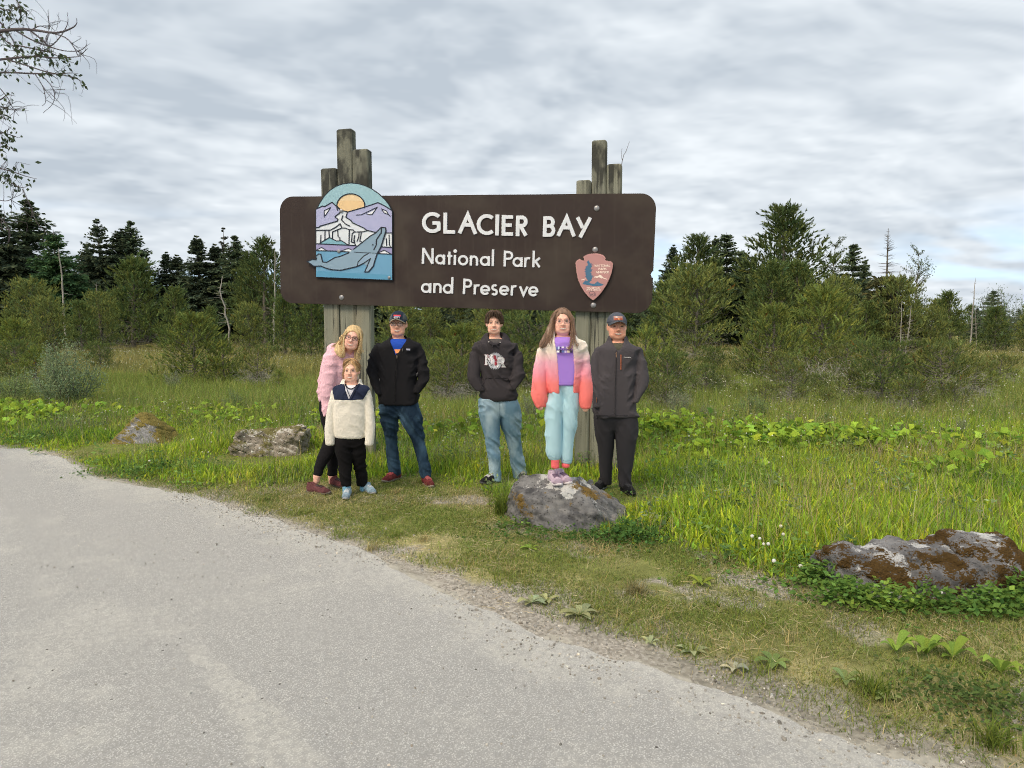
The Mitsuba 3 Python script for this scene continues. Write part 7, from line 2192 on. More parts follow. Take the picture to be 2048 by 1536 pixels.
for hole in ([(1100, 425), (1125, 430), (1200, 480), (1170, 490), (1105, 450)], [(830, 800), (860, 800), (925, 865), (905, 885), (840, 825)], [(935, 800), (985, 820), (970, 840), (925, 815)]):
    gp = gp.difference(emb(hole))
drape(fg, "sweatshirt__emblem_gear", gp, hoodie, GREY, lift=0.003, edge=0.03)
Mp = [(568, 392), (740, 390), (800, 560), (862, 395), (960, 400), (945, 440), (925, 445), (925, 780), (870, 770), (865, 530), (800, 700), (690, 500), (690, 780), (720, 790), (720, 820), (580, 820), (615, 785), (625, 440)]
Rp = [(1130, 500), (1340, 498), (1410, 560), (1415, 680), (1370, 740), (1440, 870), (1485, 915), (1290, 915), (1300, 890), (1330, 870), (1265, 750), (1170, 750), (1165, 890), (1190, 905), (1075, 910), (1105, 880)]
letM, letR = emb(Mp).buffer(0), emb(Rp).buffer(0).difference(emb([(1175, 600), (1300, 590), (1290, 670), (1170, 680)]))
drape(fg, "sweatshirt__emblem_letter", letM.buffer(1.6).union(letR.buffer(1.6)), hoodie, lin(120, 66, 76), lift=0.0045, edge=0.03)
drape(fg, "sweatshirt__emblem_letter", letM, hoodie, WHITE_, lift=0.006, edge=0.03)
drape(fg, "sweatshirt__emblem_letter", letR, hoodie, WHITE_, lift=0.006, edge=0.03)
drape(fg, "sweatshirt__emblem_patch", emb([(975, 420), (1040, 410), (1070, 480), (1100, 500), (1055, 530), (1110, 590), (1125, 680), (1100, 800), (1035, 860), (1010, 800), (1000, 690), (1030, 600), (960, 560), (955, 470)]).buffer(0), hoodie, REDC, lift=0.0075, edge=0.03)
drape(fg, "sweatshirt__emblem_patch", emb([(955, 590), (1020, 590), (1005, 690), (1000, 790), (960, 740), (945, 650)]), hoodie, lin(205, 206, 212), lift=0.0075, edge=0.03)
garment(fg, "jeans", jeans, leg_box(fg.P(190, 710), fg.P(575, 1325), pad=0.09), 0.0095, denim(lin(98, 128, 148), lin(158, 180, 192), 14, fg, hipr))
cord(fg, "jeans__fly_seam", [(362, 745), (364, 800), (362, 850)], 0.002, jeans, lin(80, 104, 122), n=8)
shoe(fg, ft[0][0], ft[0][1], 0.28, lin(32, 32, 34), lin(64, 64, 66), lin(176, 176, 178))
shoe(fg, ft[1][0], ft[1][1], 0.28, lin(60, 62, 64), lin(96, 98, 100), lin(130, 130, 132))

# ---- the youth in the grey jacket
fg = Figure("youth", "person in charcoal zip jacket, dark trousers and grey cap by the right post", 6.65, 900, skin=(214, 154, 130))
H = Head(fg, 288, 100, (1224, 1219), jaw=1.16, wide=1.05)
torso_rows = [(300, 1162, 1290), (318, 1128, 1326), (342, 1092, 1362), (375, 1086, 1370), (420, 1084, 1364), (500, 1078, 1360), (600, 1064, 1352), (700, 1050, 1352), (800, 1048, 1364), (852, 1064, 1374)]
armL = [(350, 1066, 1130), (400, 1036, 1108), (480, 1022, 1100), (560, 1026, 1098), (640, 1036, 1100), (720, 1050, 1104), (780, 1060, 1100)]
armR = [(350, 1338, 1396), (400, 1362, 1420), (500, 1362, 1442), (590, 1356, 1456), (640, 1352, 1446), (700, 1344, 1402), (750, 1336, 1374)]
tz, al, ar = fg.loft(torso_rows, 0.66, 0.0, power=2.3, bmax=0.145), fg.loft(armL, 0.95, 0.02, -0.07, bmin=0.05), fg.loft(armR, 0.95, 0.02, -0.08, bmin=0.05)
legL = [(830, 1050, 1204), (880, 1050, 1204), (950, 1060, 1204), (1050, 1078, 1202), (1150, 1088, 1190), (1250, 1094, 1184), (1350, 1094, 1182)]
legR = [(830, 1206, 1368), (880, 1202, 1372), (950, 1202, 1372), (1050, 1212, 1360), (1150, 1222, 1346), (1250, 1230, 1332), (1362, 1240, 1322)]
hipr = [(825, 1110, 1310), (880, 1120, 1300), (940, 1165, 1245)]
ft = [foot(fg, 1052, 1420, 1136, 0.28), foot(fg, 1348, 1450, 1284, 0.28)]
trousers = two_legs(fg, legL, legR, hipr, dl=(0, ft[0][2]), dr=(0, ft[1][2]), seed=23, amp=0.024, f=(6, 6, 7), k=0.05)
open_ = v_opening(fg, [(250, 1175, 1270), (300, 1175, 1272), (340, 1195, 1248), (368, 1216, 1222)], fg.D)
collar = collar_ring(fg, [(262, 1156, 1292), (290, 1148, 1302), (325, 1136, 1316)], thick=0.007, opening=v_opening(fg, [(240, 1180, 1262), (300, 1178, 1268), (340, 1195, 1248)], fg.D))
shirt = fg.loft([(314, 1168, 1278, 0.045), (326, 1150, 1296, 0.075), (345, 1120, 1320, 0.10), (380, 1110, 1330, 0.118), (440, 1110, 1330, 0.122)], 0.60, 0.0)


def jacket(p):
    d = sleeves(fg, p, tz(p), al(p), ar(p), 430) - creases(p, 25, 0.028)
    d = smax(d, -open_(p), 0.006)
    return smin(d, collar(p), 0.012)


body(fg, H, neck_of(fg, 1222, 268, 345, 0.064), fg.loft(shift(torso_rows, 14, -14), 0.5, 0.02, bmax=0.055), [fg.loft(shift(armL, 12, -12), 0.8, 0.03, -0.04), fg.loft(shift(armR, 12, -12), 0.8, 0.03, -0.05), fg.loft(shift(legL, 16, -16), 0.75, 0, ft[0][2]), fg.loft(shift(legR, 16, -16), 0.75, 0, ft[1][2])], leg_box(fg.P(1010, 255), fg.P(1470, 1360), pad=0.12), lin(40, 30, 26), 0.35)
H.features()
H.cap(lin(74, 78, 88), lin(70, 74, 84), lin(64, 68, 76), lin(92, 98, 106), [(-0.037, 0.037, 0.172, 0.210, 0.004, lin(150, 118, 112)), (-0.034, 0.034, 0.175, 0.192, 0.0060, lin(150, 80, 62)), (-0.030, 0.002, 0.192, 0.206, 0.0060, lin(178, 140, 130)), (-0.002, 0.010, 0.178, 0.190, 0.0075, lin(226, 158, 106)), (-0.020, -0.008, 0.195, 0.207, 0.0075, lin(214, 204, 200))])
hc = H.hair_cap(0.004, 0.150, 0.03, 0.066, drop=0.100)
garment(fg, "hair", lambda p: smax(hc(p), (H.local(p)[:, 2] - 0.142) * H.s, 0.004), (H.o + [-0.12, -0.12, 0.02], H.o + [0.12, 0.15, 0.28]), 0.006, lin(42, 34, 30), "hair")
garment(fg, "shirt", shirt, box_of(fg.P(1100, 290), fg.P(1340, 450), pad=0.10), 0.010, lin(72, 72, 62))
garment(fg, "jacket", jacket, box_of(fg.P(1000, 245), fg.P(1475, 865), pad=0.12), 0.0085, lin(66, 63, 67))
cord(fg, "jacket__zip", [(1218, 372), (1214, 500), (1208, 650), (1206, 848)], 0.0030, jacket, lin(40, 38, 40))
cord(fg, "jacket__zip_pull", [(1218, 368), (1216, 400), (1217, 420)], 0.0038, jacket, lin(140, 110, 92), n=8)
cord(fg, "jacket__chest_zip", [(1250, 400), (1250, 460), (1250, 512)], 0.0048, jacket, lin(160, 92, 66), n=10)
cord(fg, "jacket__pocket_zip", [(1072, 715), (1070, 750)], 0.004, jacket, lin(128, 84, 66), n=6)
cord(fg, "jacket__hem_seam", [(1064, 842), (1206, 846), (1372, 844)], 0.0024, jacket, lin(44, 42, 46))
tm = meshkit.text_mesh("Columbia", 1.0, 0.05)
b_ = tm.bounds
fv = np.array(tm.vertices)
sel = np.array(tm.faces)[tm.face_normals[:, 2] > 0.5]
W = np.array([fg.P(1271 + (a - b_[0, 0]) * 52 / (b_[1, 0] - b_[0, 0]), 424 - z * 10) for a, z in fv[:, :2]])
yy = front(jacket, W[:, 0], W[:, 2], fg.D - 0.4).min() - 0.004 + 0 * W[:, 0]
put(fg.key + "__jacket__chest_label", (np.stack([W[:, 0] * yy / fg.D, yy, EYE + (W[:, 2] - EYE) * yy / fg.D], -1), sel[:, ::-1]), "vc_matte", color=np.tile(lin(214, 214, 216), (len(W), 1)))
garment(fg, "trousers", trousers, leg_box(fg.P(1020, 815), fg.P(1390, 1365), pad=0.09), 0.0095, lin(54, 52, 56))
shoe(fg, ft[0][0], ft[0][1], 0.28, lin(28, 28, 30), lin(120, 120, 122), lin(52, 52, 54))
shoe(fg, ft[1][0], ft[1][1], 0.28, lin(28, 28, 30), lin(40, 40, 42), lin(52, 52, 54))
# ---- the girl on the boulder
fg = Figure("girl", "person in cream to coral fuzzy jacket and pale blue sweatpants standing on the boulder", 5.75, 900, skin=(232, 178, 158))
H = Head(fg, 250, 62, (823, 820), jaw=1.04)
torso_rows = [(258, 760, 890), (278, 730, 925), (305, 700, 968), (350, 690, 976), (400, 694, 970), (450, 696, 966), (520, 700, 960), (600, 704, 954), (665, 710, 946), (684, 714, 942)]
armL = [(310, 672, 745), (350, 648, 730), (400, 632, 718), (500, 610, 710), (600, 598, 706), (680, 598, 712), (740, 606, 712), (765, 618, 704), (786, 626, 696)]
armR = [(310, 928, 990), (350, 944, 1004), (400, 952, 1016), (500, 950, 1029), (600, 944, 1041), (690, 940, 1044), (750, 942, 1040), (778, 950, 1032), (797, 956, 1026)]
tz, al, ar = fg.loft(torso_rows, 0.62, 0.0, power=2.3, bmax=0.120), fg.loft(armL, 0.85, 0.02, -0.02, bmin=0.04), fg.loft(armR, 0.85, 0.02, -0.02, bmin=0.04)
legL = [(625, 728, 826), (690, 716, 826), (760, 702, 824), (840, 698, 820), (900, 696, 818), (1000, 697, 818), (1080, 702, 816), (1130, 706, 814), (1152, 720, 810), (1168, 726, 806)]
legR = [(625, 824, 934), (690, 824, 942), (760, 824, 943), (840, 820, 936), (900, 816, 928), (1000, 816, 908), (1080, 810, 900), (1160, 806, 896), (1182, 812, 892), (1198, 816, 888)]
hipr = [(612, 770, 895), (660, 780, 880), (715, 800, 850)]
sweat = two_legs(fg, legL, legR, hipr, dl=(0, 0.0), dr=(0, 0.03), seed=33, amp=0.024, k=0.03, f=(7, 7, 8))
open_ = v_opening(fg, [(240, 765, 880), (290, 760, 884), (340, 768, 890), (400, 780, 896), (520, 790, 902), (690, 797, 892)], fg.D + 0.0)
collar = collar_ring(fg, [(226, 742, 900), (255, 728, 920), (300, 716, 940)], thick=0.010, depth=0.75, opening=v_opening(fg, [(215, 766, 880), (290, 762, 884), (340, 768, 890)], fg.D + 0.02))
shirt = fg.loft([(270, 766, 880, 0.035), (282, 750, 895, 0.06), (300, 736, 915, 0.08), (340, 726, 930, 0.096), (400, 730, 935, 0.102), (500, 738, 930, 0.102), (600, 742, 922, 0.10), (622, 744, 920, 0.10)], 0.58, 0.0, power=2.2)


def fuzzy(p):
    d = sleeves(fg, p, tz(p), al(p), ar(p), 400) - creases(p, 35, 0.018, (5, 5, 9))
    d = smax(d, -open_(p), 0.010)
    d = smin(d, collar(p), 0.014)
    return d - 0.003 * (meshkit.noise(p * 60, seed=4) - 0.5)


def dip(V):
    """The yarn is dyed from cream at the shoulders through pink to coral at the hem and cuffs."""
    z0, z1 = fg.P(820, 262)[2], fg.P(820, 740)[2]
    t = (z0 - V[:, 2]) / (z0 - z1) + (meshkit.noise(V * 45, seed=9) - 0.5) * 0.05
    stops = [0.0, 0.22, 0.40, 0.58, 0.72, 1.0]
    cols = np.array([lin(226, 216, 200), lin(226, 212, 200), lin(224, 168, 184), lin(226, 142, 158), lin(230, 124, 122), lin(230, 114, 108)])
    return np.stack([np.interp(t, stops, cols[:, k]) for k in range(3)], -1)


hands = []
for ax_, ay_ in ((660, 792), (990, 802)):
    w_ = fg.P(ax_, ay_ - 40, -0.02)
    hands.append(([w_, fg.P(ax_, ay_ - 6, -0.02)], [0.024, 0.026]))
    for i in range(4):
        b_ = fg.P(ax_ - 12 + 8 * i, ay_ - 8, -0.02)
        hands.append(([b_, b_ + [0.0, -0.012, -0.012], b_ + [0, -0.004, -0.022]], [0.0075, 0.007, 0.006]))
    b_ = fg.P(ax_ + 16, ay_ - 22, -0.035)
    hands.append(([b_, b_ + [0.004, -0.012, -0.022]], [0.009, 0.007]))
body(fg, H, neck_of(fg, 824, 228, 300, 0.048), fg.loft(shift(torso_rows, 26, -26), 0.45, 0.02, bmax=0.05), [fg.loft(shift(armL, 22, -22), 0.7, 0.02, -0.02), fg.loft(shift(armR, 22, -22), 0.7, 0.02, -0.02), fg.loft(shift(legL, 18, -18), 0.75, 0, 0), fg.loft(shift(legR, 18, -18), 0.75, 0, 0.03)], leg_box(fg.P(585, 230), fg.P(1060, 1200), pad=0.12), lin(120, 92, 76), 0.4, hands=hands)
H.features()
H.glasses(lin(150, 104, 110), 0.0014, square=2.4)
hc = H.hair_cap(0.013, 0.184, 0.04, 0.064, groove=0.005, seed=6, drop=0.05)
sideL = fg.loft([(110, 738, 778), (160, 728, 766), (220, 705, 762), (270, 678, 756), (310, 656, 735), (352, 644, 690)], 0.5, 0.03, -0.05, bmin=0.018, bmax=0.04)
sideR = fg.loft([(110, 868, 905), (160, 880, 912), (220, 882, 920), (260, 886, 930), (300, 900, 942), (330, 930, 960)], 0.5, 0.04, 0.03, bmin=0.018, bmax=0.04)
lockF = fg.loft([(200, 878, 896), (260, 882, 900), (310, 878, 896), (345, 868, 886), (362, 858, 870)], 0.8, 0.0, -0.10)
backh = fg.loft([(120, 745, 905), (200, 730, 920), (290, 735, 915), (330, 740, 900)], 0.28, 0.10)


def girl_hair(p):
    d = blend([hc(p), sideL(p), sideR(p), backh(p)], 0.02)
    d = np.minimum(d, lockF(p))
    g = meshkit.fbm(p * [70, 40, 5], 2, seed=8) - 0.5
    return d - 0.010 * g


def streaky(base, seed, spread=0.5):
    def fn(V):
        n = meshkit.fbm(V * [110, 60, 6], 2, seed=seed)
        return np.array(base)[None] * np.exp((n[:, None] - 0.5) * 2.4 * spread)
    return fn


garment(fg, "hair", girl_hair, (fg.P(620, 20, -0.15) - 0.02, fg.P(985, 370, 0.2) + 0.02) if False else box_of(fg.P(620, 25, -0.12), fg.P(985, 372, 0.16), pad=0.03), 0.0058, streaky(lin(112, 88, 72), 3), "hair", slack=0.02)
rs = np.random.default_rng(61)
F_ = lambda pts: [fg.P(x, y, d) for x, y, d in pts]
strands(fg, "hair_locks", [F_([(808, 64, 0.02), (768, 90, -0.01), (744, 160, -0.01), (722, 240, -0.02), (690, 300, -0.06), (655, 350, -0.08)]), F_([(806, 64, 0.04), (755, 110, 0.02), (735, 190, 0.01), (700, 270, -0.04), (668, 330, -0.08)]), F_([(808, 66, 0.02), (762, 120, -0.02), (752, 200, -0.02), (742, 270, -0.06), (728, 330, -0.10)]),
                           F_([(832, 62, 0.02), (880, 94, -0.01), (899, 160, -0.01), (904, 230, 0.0), (918, 290, 0.0), (955, 332, 0.0)]), F_([(834, 64, 0.02), (882, 110, -0.02), (896, 200, -0.03), (894, 280, -0.09), (880, 345, -0.12), (862, 362, -0.12)]), F_([(836, 64, 0.02), (888, 120, -0.01), (906, 220, -0.03), (912, 300, -0.09), (934, 330, -0.10), (925, 348, -0.11)])],
        16, 0.007, 0.0026, lin(122, 96, 78), rs)
garment(fg, "shirt", shirt, box_of(fg.P(720, 255), fg.P(950, 630), pad=0.08), 0.0085, lin(156, 120, 204))
rp = np.random.default_rng(5)
for x0, y0, x1, y1, c in [(778, 342, 786, 362, (92, 120, 158)), (790, 340, 800, 360, (196, 210, 230)), (804, 344, 812, 356, (60, 60, 88)), (818, 340, 832, 350, (232, 232, 240)), (836, 342, 846, 360, (120, 110, 160)), (850, 340, 862, 358, (226, 210, 226)), (868, 340, 894, 348, (226, 160, 190)), (776, 364, 896, 368, (44, 40, 62)), (780, 370, 800, 384, (228, 226, 234)), (802, 368, 816, 386, (40, 36, 54)), (818, 370, 836, 384, (84, 104, 160)), (838, 370, 852, 386, (206, 190, 232)), (856, 370, 874, 386, (232, 214, 196)), (876, 370, 896, 384, (66, 60, 90))]:
    drape(fg, "shirt_print", sg.box(x0, y0, x1, y1), shirt, lin(*c), lift=0.0035, edge=0.05)
garment(fg, "jacket", fuzzy, box_of(fg.P(580, 215), fg.P(1060, 805), pad=0.11), 0.0075, dip, "fleece")
garment(fg, "sweatpants", sweat, leg_box(fg.P(680, 600), fg.P(960, 1205), pad=0.08), 0.0085, lin(168, 202, 214))
cord(fg, "sweatpants__cuff_seam", [(710, 1140), (762, 1148), (812, 1140)], 0.002, sweat, lin(130, 166, 180), n=12)
cord(fg, "sweatpants__cuff_seam", [(806, 1168), (850, 1176), (894, 1168)], 0.002, sweat, lin(130, 166, 180), n=12)
for x0, x1, ya, yb, dd in ((736, 802, 1158, 1232, -0.01), (814, 878, 1190, 1226, 0.02)):
    s_ = fg.loft([(ya, x0, x1), ((ya + yb) / 2, x0 + 3, x1 - 3), (yb, x0 + 2, x1)], 1.0, dd)
    garment(fg, "sock", s_, leg_box(fg.P(x0, ya, dd), fg.P(x1, yb, dd), pad=0.06), 0.008, lin(232, 104, 108))
rock_v = meshkit.WRITTEN[scene["boulder_002"]["filename"]][0]


def rock_top(x, y, r_=0.07):
    k = np.hypot(rock_v[:, 0] - x, rock_v[:, 1] - y) < r_
    return float(np.percentile(rock_v[k, 2], 90))


tl, tR = fg.P(806, 1362, -0.10), fg.P(884, 1340, -0.06)
shoe(fg, tl, 14, 0.250, lin(176, 158, 174), lin(206, 200, 202), lin(100, 84, 102), z=rock_top(tl[0] - 0.02, tl[1] + 0.10) - 0.006, wide=1.1)
shoe(fg, tR, 24, 0.250, lin(176, 158, 174), lin(206, 200, 202), lin(100, 84, 102), z=rock_top(tR[0] - 0.02, tR[1] + 0.10) - 0.006, wide=1.1)
#print("rock under feet", rock_top(tl[0], tl[1] + 0.1), rock_top(tR[0], tR[1] + 0.1), "wanted", tl[2], tR[2])

# ---- the woman in pink
fg = Figure("woman", "person in pink hooded sweatshirt and black leggings leaning in at the left post", 6.85, 600, skin=(232, 178, 160))
H = Head(fg, 362, 192, (358, 398), roll=15, yaw=6, dy=-0.06, jaw=1.0)
torso_rows = [(330, 255, 360), (352, 215, 380), (390, 185, 392), (440, 164, 385), (500, 150, 360), (600, 142, 330), (700, 133, 300), (752, 134, 290)]
armL = [(405, 180, 275), (450, 170, 284), (550, 160, 268), (650, 156, 252), (750, 154, 240), (810, 164, 222), (852, 176, 204)]
armR = [(400, 330, 410), (480, 350, 430), (600, 330, 410), (700, 300, 380)]
tz, al, ar = fg.loft(torso_rows, 0.60, 0.05, power=2.2, bmax=0.14), fg.loft(armL, 0.9, 0.0, -0.06, bmin=0.045), fg.loft(armR, 0.9, 0.06, 0.04, bmin=0.045)
legL = [(745, 142, 240), (800, 142, 250), (870, 152, 270), (940, 172, 280), (1000, 180, 282), (1070, 160, 268), (1150, 126, 232), (1220, 106, 182), (1284, 97, 158)]
legR = [(745, 175, 275), (800, 170, 285), (940, 190, 300), (1070, 194, 296), (1150, 200, 284), (1220, 202, 276), (1284, 203, 270)]
hipr = [(735, 170, 250), (800, 180, 255), (870, 200, 250)]
ft = [foot(fg, 226, 1428, 124, 0.265), foot(fg, 342, 1398, 236, 0.265)]
leggings = two_legs(fg, legL, legR, hipr, dl=(0.04, ft[0][2]), dr=(0.06, ft[1][2]), seed=43, amp=0.008, k=0.05)
hoodw = fg.loft([(318, 225, 300), (345, 195, 330), (385, 205, 350), (410, 240, 370)], 0.8, 0.08, bmax=0.11)
open_ = v_opening(fg, [(330, 338, 388), (372, 345, 385), (400, 362, 372)], fg.D)


def pink(p):
    d = sleeves(fg, p, tz(p), al(p), ar(p), 470) - creases(p, 45, 0.024)
    d = smin(d, hoodw(p), 0.03)
    seam = np.abs(length(p - fg.P(228, 530, 0.0)) - 0.145)
    return smax(d, -open_(p), 0.008) + 0.004 * np.exp(-(seam / 0.006) ** 2) * (p[:, 1] < fg.D)


ankL = fg.loft([(1270, 100, 155), (1300, 95, 148), (1345, 100, 140)], 0.9, ft[0][2])
ankR = fg.loft([(1270, 206, 266), (1310, 208, 262), (1350, 212, 258)], 0.9, ft[1][2])
nk = (fg.P(366, 335, 0.005), fg.P(335, 400, 0.06))
body(fg, H, lambda p: limb(p, *nk, 0.048, 0.056), fg.loft(shift(torso_rows, 16, -16), 0.5, 0.06, bmax=0.06), [fg.loft(shift(armL, 12, -12), 0.8, 0, -0.06), fg.loft(shift(armR, 12, -12), 0.8, 0.06, 0.04), fg.loft(shift(legL, 10, -10), 0.8, 0.04, ft[0][2]), fg.loft(shift(legR, 10, -10), 0.8, 0.06, ft[1][2]), ankL, ankR], leg_box(fg.P(90, 330), fg.P(440, 1360), pad=0.12), lin(120, 92, 72), 0.4)
H.features()
H.glasses(lin(48, 26, 40), 0.0022, square=2.5)
hc = H.hair_cap(0.014, 0.182, 0.04, 0.063, groove=0.004, seed=9, drop=0.04)
sL = fg.loft([(240, 318, 338), (290, 288, 328), (330, 262, 328), (370, 250, 330), (400, 268, 330), (425, 300, 325)], 0.7, 0.0, -0.08, bmin=0.02, bmax=0.05)
sR = fg.loft([(250, 425, 448), (300, 428, 454), (340, 420, 456), (380, 396, 452), (420, 390, 440), (440, 400, 430)], 0.7, 0.02, 0.0, bmin=0.02, bmax=0.045)
bk = fg.loft([(250, 300, 440), (320, 280, 440), (400, 290, 430)], 0.25, 0.08)


def woman_hair(p):
    d = blend([hc(p), sL(p), sR(p), bk(p)], 0.025)
    return d - 0.011 * (meshkit.fbm(p * [60, 40, 7] + np.stack([p[:, 2] * 14, 0 * p[:, 0], 0 * p[:, 0]], -1), 2, seed=8) - 0.5)


garment(fg, "hair", woman_hair, box_of(fg.P(240, 180, -0.16), fg.P(465, 445, 0.14), pad=0.03), 0.0058, streaky(lin(186, 160, 116), 5, 0.55), "hair", slack=0.02)
F_ = lambda pts: [fg.P(x, y, d) for x, y, d in pts]
strands(fg, "hair_locks", [F_([(385, 200, -0.05), (332, 240, -0.08), (300, 300, -0.07), (280, 340, -0.06), (300, 372, -0.10), (318, 402, -0.12)]), F_([(380, 198, -0.04), (320, 250, -0.07), (285, 300, -0.04), (245, 330, 0.0), (222, 352, 0.02), (205, 345, 0.04)]), F_([(385, 202, -0.05), (330, 250, -0.09), (318, 320, -0.10), (318, 370, -0.12), (300, 400, -0.12), (285, 412, -0.12)]),
                           F_([(400, 198, -0.05), (440, 235, -0.07), (450, 290, -0.07), (444, 340, -0.07), (460, 378, -0.06)]), F_([(400, 195, -0.04), (442, 250, -0.05), (448, 320, -0.04), (430, 380, -0.06), (440, 430, -0.06)]), F_([(402, 200, -0.04), (446, 260, -0.06), (442, 340, -0.07), (424, 400, -0.08), (432, 440, -0.08)])],
        15, 0.007, 0.0028, lin(196, 170, 126), rs)
garment(fg, "sweatshirt", pink, box_of(fg.P(120, 310), fg.P(440, 860), pad=0.13), 0.0085, lin(220, 178, 190))
garment(fg, "leggings", leggings, leg_box(fg.P(90, 730), fg.P(310, 1290), pad=0.10), 0.009, lin(22, 21, 24))
shoe(fg, ft[0][0], ft[0][1], 0.265, lin(92, 58, 60), lin(104, 96, 90), lin(70, 60, 60))
shoe(fg, ft[1][0], ft[1][1], 0.265, lin(86, 50, 52), lin(58, 52, 50), lin(70, 60, 60))

# ---- the small girl
fg = Figure("girl", "smallest person, in cream fleece with navy yoke, black trousers and pale blue shoes", 6.5, 600, skin=(230, 178, 156))
H = Head(fg, 598, 436, (373, 371), jaw=1.0)
torso_rows = [(602, 324, 424), (616, 296, 452), (640, 268, 484), (660, 258, 494), (700, 252, 488), (760, 250, 478), (850, 244, 486), (950, 252, 482), (990, 256, 476), (1008, 260, 472)]
armL = [(635, 258, 310), (665, 236, 292), (700, 222, 276), (760, 208, 264), (850, 190, 254), (950, 181, 250), (1030, 184, 256), (1063, 189, 254)]
armR = [(635, 446, 496), (665, 462, 512), (700, 470, 522), (760, 474, 529), (850, 480, 541), (950, 480, 546), (1030, 476, 543), (1063, 474, 536)]
tz, al, ar = fg.loft(torso_rows, 0.60, 0.0, power=2.3, bmax=0.115), fg.loft(armL, 0.9, 0.01, -0.03, bmin=0.035), fg.loft(armR, 0.9, 0.01, -0.03, bmin=0.035)
legL = [(1000, 264, 372), (1040, 260, 372), (1100, 262, 374), (1200, 280, 374), (1300, 290, 374), (1345, 300, 376), (1362, 306, 370)]
legR = [(1000, 366, 468), (1040, 366, 470), (1100, 372, 476), (1200, 390, 482), (1300, 410, 494), (1345, 414, 496), (1364, 420, 490)]
hipr = [(992, 300, 435), (1030, 310, 430), (1068, 340, 400)]
ft = [foot(fg, 332, 1472, 340, 0.22), foot(fg, 548, 1436, 458, 0.22)]
pants = two_legs(fg, legL, legR, hipr, dl=(0, ft[0][2]), dr=(0, ft[1][2]), seed=53, amp=0.020, k=0.03)
open_ = v_opening(fg, [(570, 322, 436), (610, 330, 432), (650, 342, 410), (690, 358, 388), (720, 368, 376)], fg.D)
collar = collar_ring(fg, [(576, 312, 446), (600, 300, 452), (632, 284, 464)], thick=0.008, depth=0.8, opening=v_opening(fg, [(560, 336, 430), (610, 332, 430), (650, 342, 410)], fg.D + 0.015))
shirt = fg.loft([(622, 326, 420, 0.035), (632, 312, 436, 0.06), (650, 296, 448, 0.078), (690, 290, 450, 0.09), (760, 290, 450, 0.09)], 0.56, 0.0)


def fleece(p):
    d = sleeves(fg, p, tz(p), al(p), ar(p), 715, 0.028, 0.004) - creases(p, 55, 0.016, (6, 6, 9))
    d = smax(d, -open_(p), 0.006)
    return smin(d, collar(p), 0.010)


yz, yl, yr = fg.P(370, 726)[2], fg.P(250, 660)[0], fg.P(500, 660)[0]


def yoke_cut(p):
    """Inside the navy panel: above the chest seam, inside the raglan seams, below the collar seam."""
    t = (p[:, 2] - yz) / (fg.P(370, 650)[2] - yz)
    l = np.interp(t, [0, 1], [fg.P(260, 726)[0], fg.P(238, 650)[0]])
    r_ = np.interp(t, [0, 1], [fg.P(470, 726)[0], fg.P(512, 650)[0]])
    return np.maximum.reduce([yz - p[:, 2], l - p[:, 0], p[:, 0] - r_, p[:, 2] - fg.P(370, 612)[2] - 0.35 * np.maximum(0, np.abs(p[:, 0] - fg.P(372, 610)[0]) - 0.085) * -1])


def yoke(p):
    base = fleece(p) - 0.004
    return smax(smax(base, yoke_cut(p), 0.003), -open_(p) - 0.002, 0.003)


body(fg, H, neck_of(fg, 372, 580, 645, 0.042), fg.loft(shift(torso_rows, 16, -16), 0.45, 0.02, bmax=0.045), [fg.loft(shift(armL, 12, -12), 0.75, 0.01, -0.03), fg.loft(shift(armR, 12, -12), 0.75, 0.01, -0.03), fg.loft(shift(legL, 14, -14), 0.75, 0, ft[0][2]), fg.loft(shift(legR, 14, -14), 0.75, 0, ft[1][2])], leg_box(fg.P(170, 575), fg.P(560, 1366), pad=0.10), lin(140, 112, 88), 0.45)
H.features(iris=(0.06, 0.07, 0.08))
hc = H.hair_cap(0.010, 0.180, 0.03, 0.060, groove=0.005, seed=12, drop=0.085)
garment(fg, "hair", hc, (H.o + [-0.13, -0.13, 0.0], H.o + [0.13, 0.16, 0.28]), 0.0055, streaky(lin(158, 128, 92), 7, 0.6), "hair")
rs = np.random.default_rng(63)
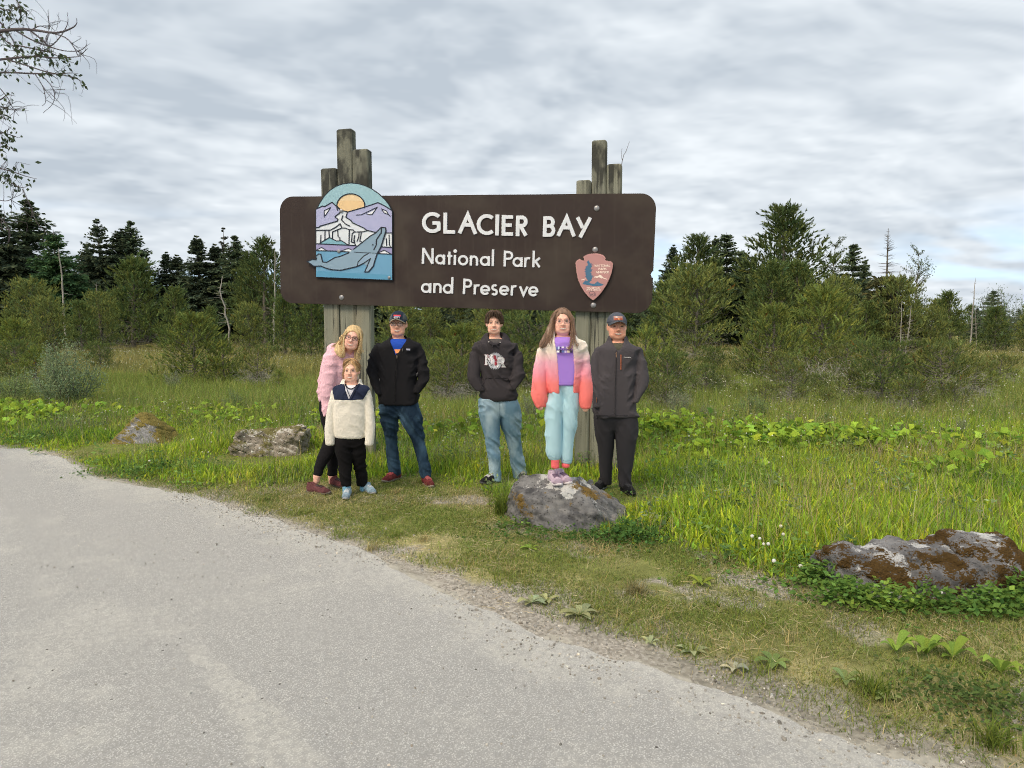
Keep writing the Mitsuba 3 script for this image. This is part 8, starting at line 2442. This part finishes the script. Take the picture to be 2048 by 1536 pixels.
strands(fg, "hair_locks", [[H.world([0.0, -0.03, 0.236]), H.world([sx * 0.045, -0.075, 0.205]), H.world([sx * 0.074, -0.040, 0.165]), H.world([sx * 0.084, 0.02, 0.13])] for sx in (-1, 1)] + [[H.world([0.0, 0.0, 0.240]), H.world([sx * 0.060, -0.03, 0.222]), H.world([sx * 0.084, 0.02, 0.165])] for sx in (-1, 1)] + [[H.world([-0.075, -0.02, 0.13]), H.world([-0.078, -0.03, 0.07]), H.world([-0.066, -0.04, 0.0])]], 16, 0.006, 0.0022, lin(170, 138, 100), rs)
garment(fg, "shirt", shirt, box_of(fg.P(280, 610), fg.P(460, 770), pad=0.08), 0.009, lin(214, 214, 222))
cord(fg, "shirt__neck_trim", [(334, 618), (345, 640), (372, 650), (400, 640), (416, 620)], 0.005, lambda p: np.minimum(shirt(p), H.fn(p)), lin(40, 38, 42), lift=0.004)
garment(fg, "fleece", fleece, box_of(fg.P(170, 565), fg.P(560, 1070), pad=0.10), 0.0078, lambda V: np.array(lin(216, 211, 199)) * np.exp((meshkit.noise(V * 60, seed=2)[:, None] - 0.5) * 0.22), "fleece")
garment(fg, "fleece__yoke", yoke, box_of(fg.P(225, 570), fg.P(525, 735), pad=0.10), 0.0065, lin(36, 42, 62), "cloth", label="navy blue yoke")
cord(fg, "fleece__zip", [(334, 612), (342, 650), (358, 690), (371, 722)], 0.0032, lambda p: np.minimum(fleece(p), yoke(p)), lin(30, 34, 48), n=14)
cord(fg, "fleece__zip", [(434, 612), (411, 650), (390, 690), (375, 722)], 0.0032, lambda p: np.minimum(fleece(p), yoke(p)), lin(30, 34, 48), n=14)
garment(fg, "trousers", pants, leg_box(fg.P(240, 985), fg.P(510, 1370), pad=0.07), 0.0085, lin(19, 18, 20))
for x0, x1, ya, yb, dd in ((310, 370, 1350, 1415, ft[0][2]), (436, 486, 1356, 1402, ft[1][2])):
    s_ = fg.loft([(ya, x0, x1), ((ya + yb) / 2, x0 + 2, x1 - 2), (yb, x0, x1)], 1.0, dd)
    garment(fg, "sock", s_, leg_box(fg.P(x0, ya, dd), fg.P(x1, yb, dd), pad=0.06), 0.008, lin(112, 160, 186))
shoe(fg, ft[0][0], ft[0][1], 0.22, lin(132, 152, 166), lin(146, 148, 152), lin(176, 184, 190), wide=1.1)
shoe(fg, ft[1][0], ft[1][1], 0.22, lin(132, 156, 172), lin(140, 142, 146), lin(176, 184, 190), wide=1.1)
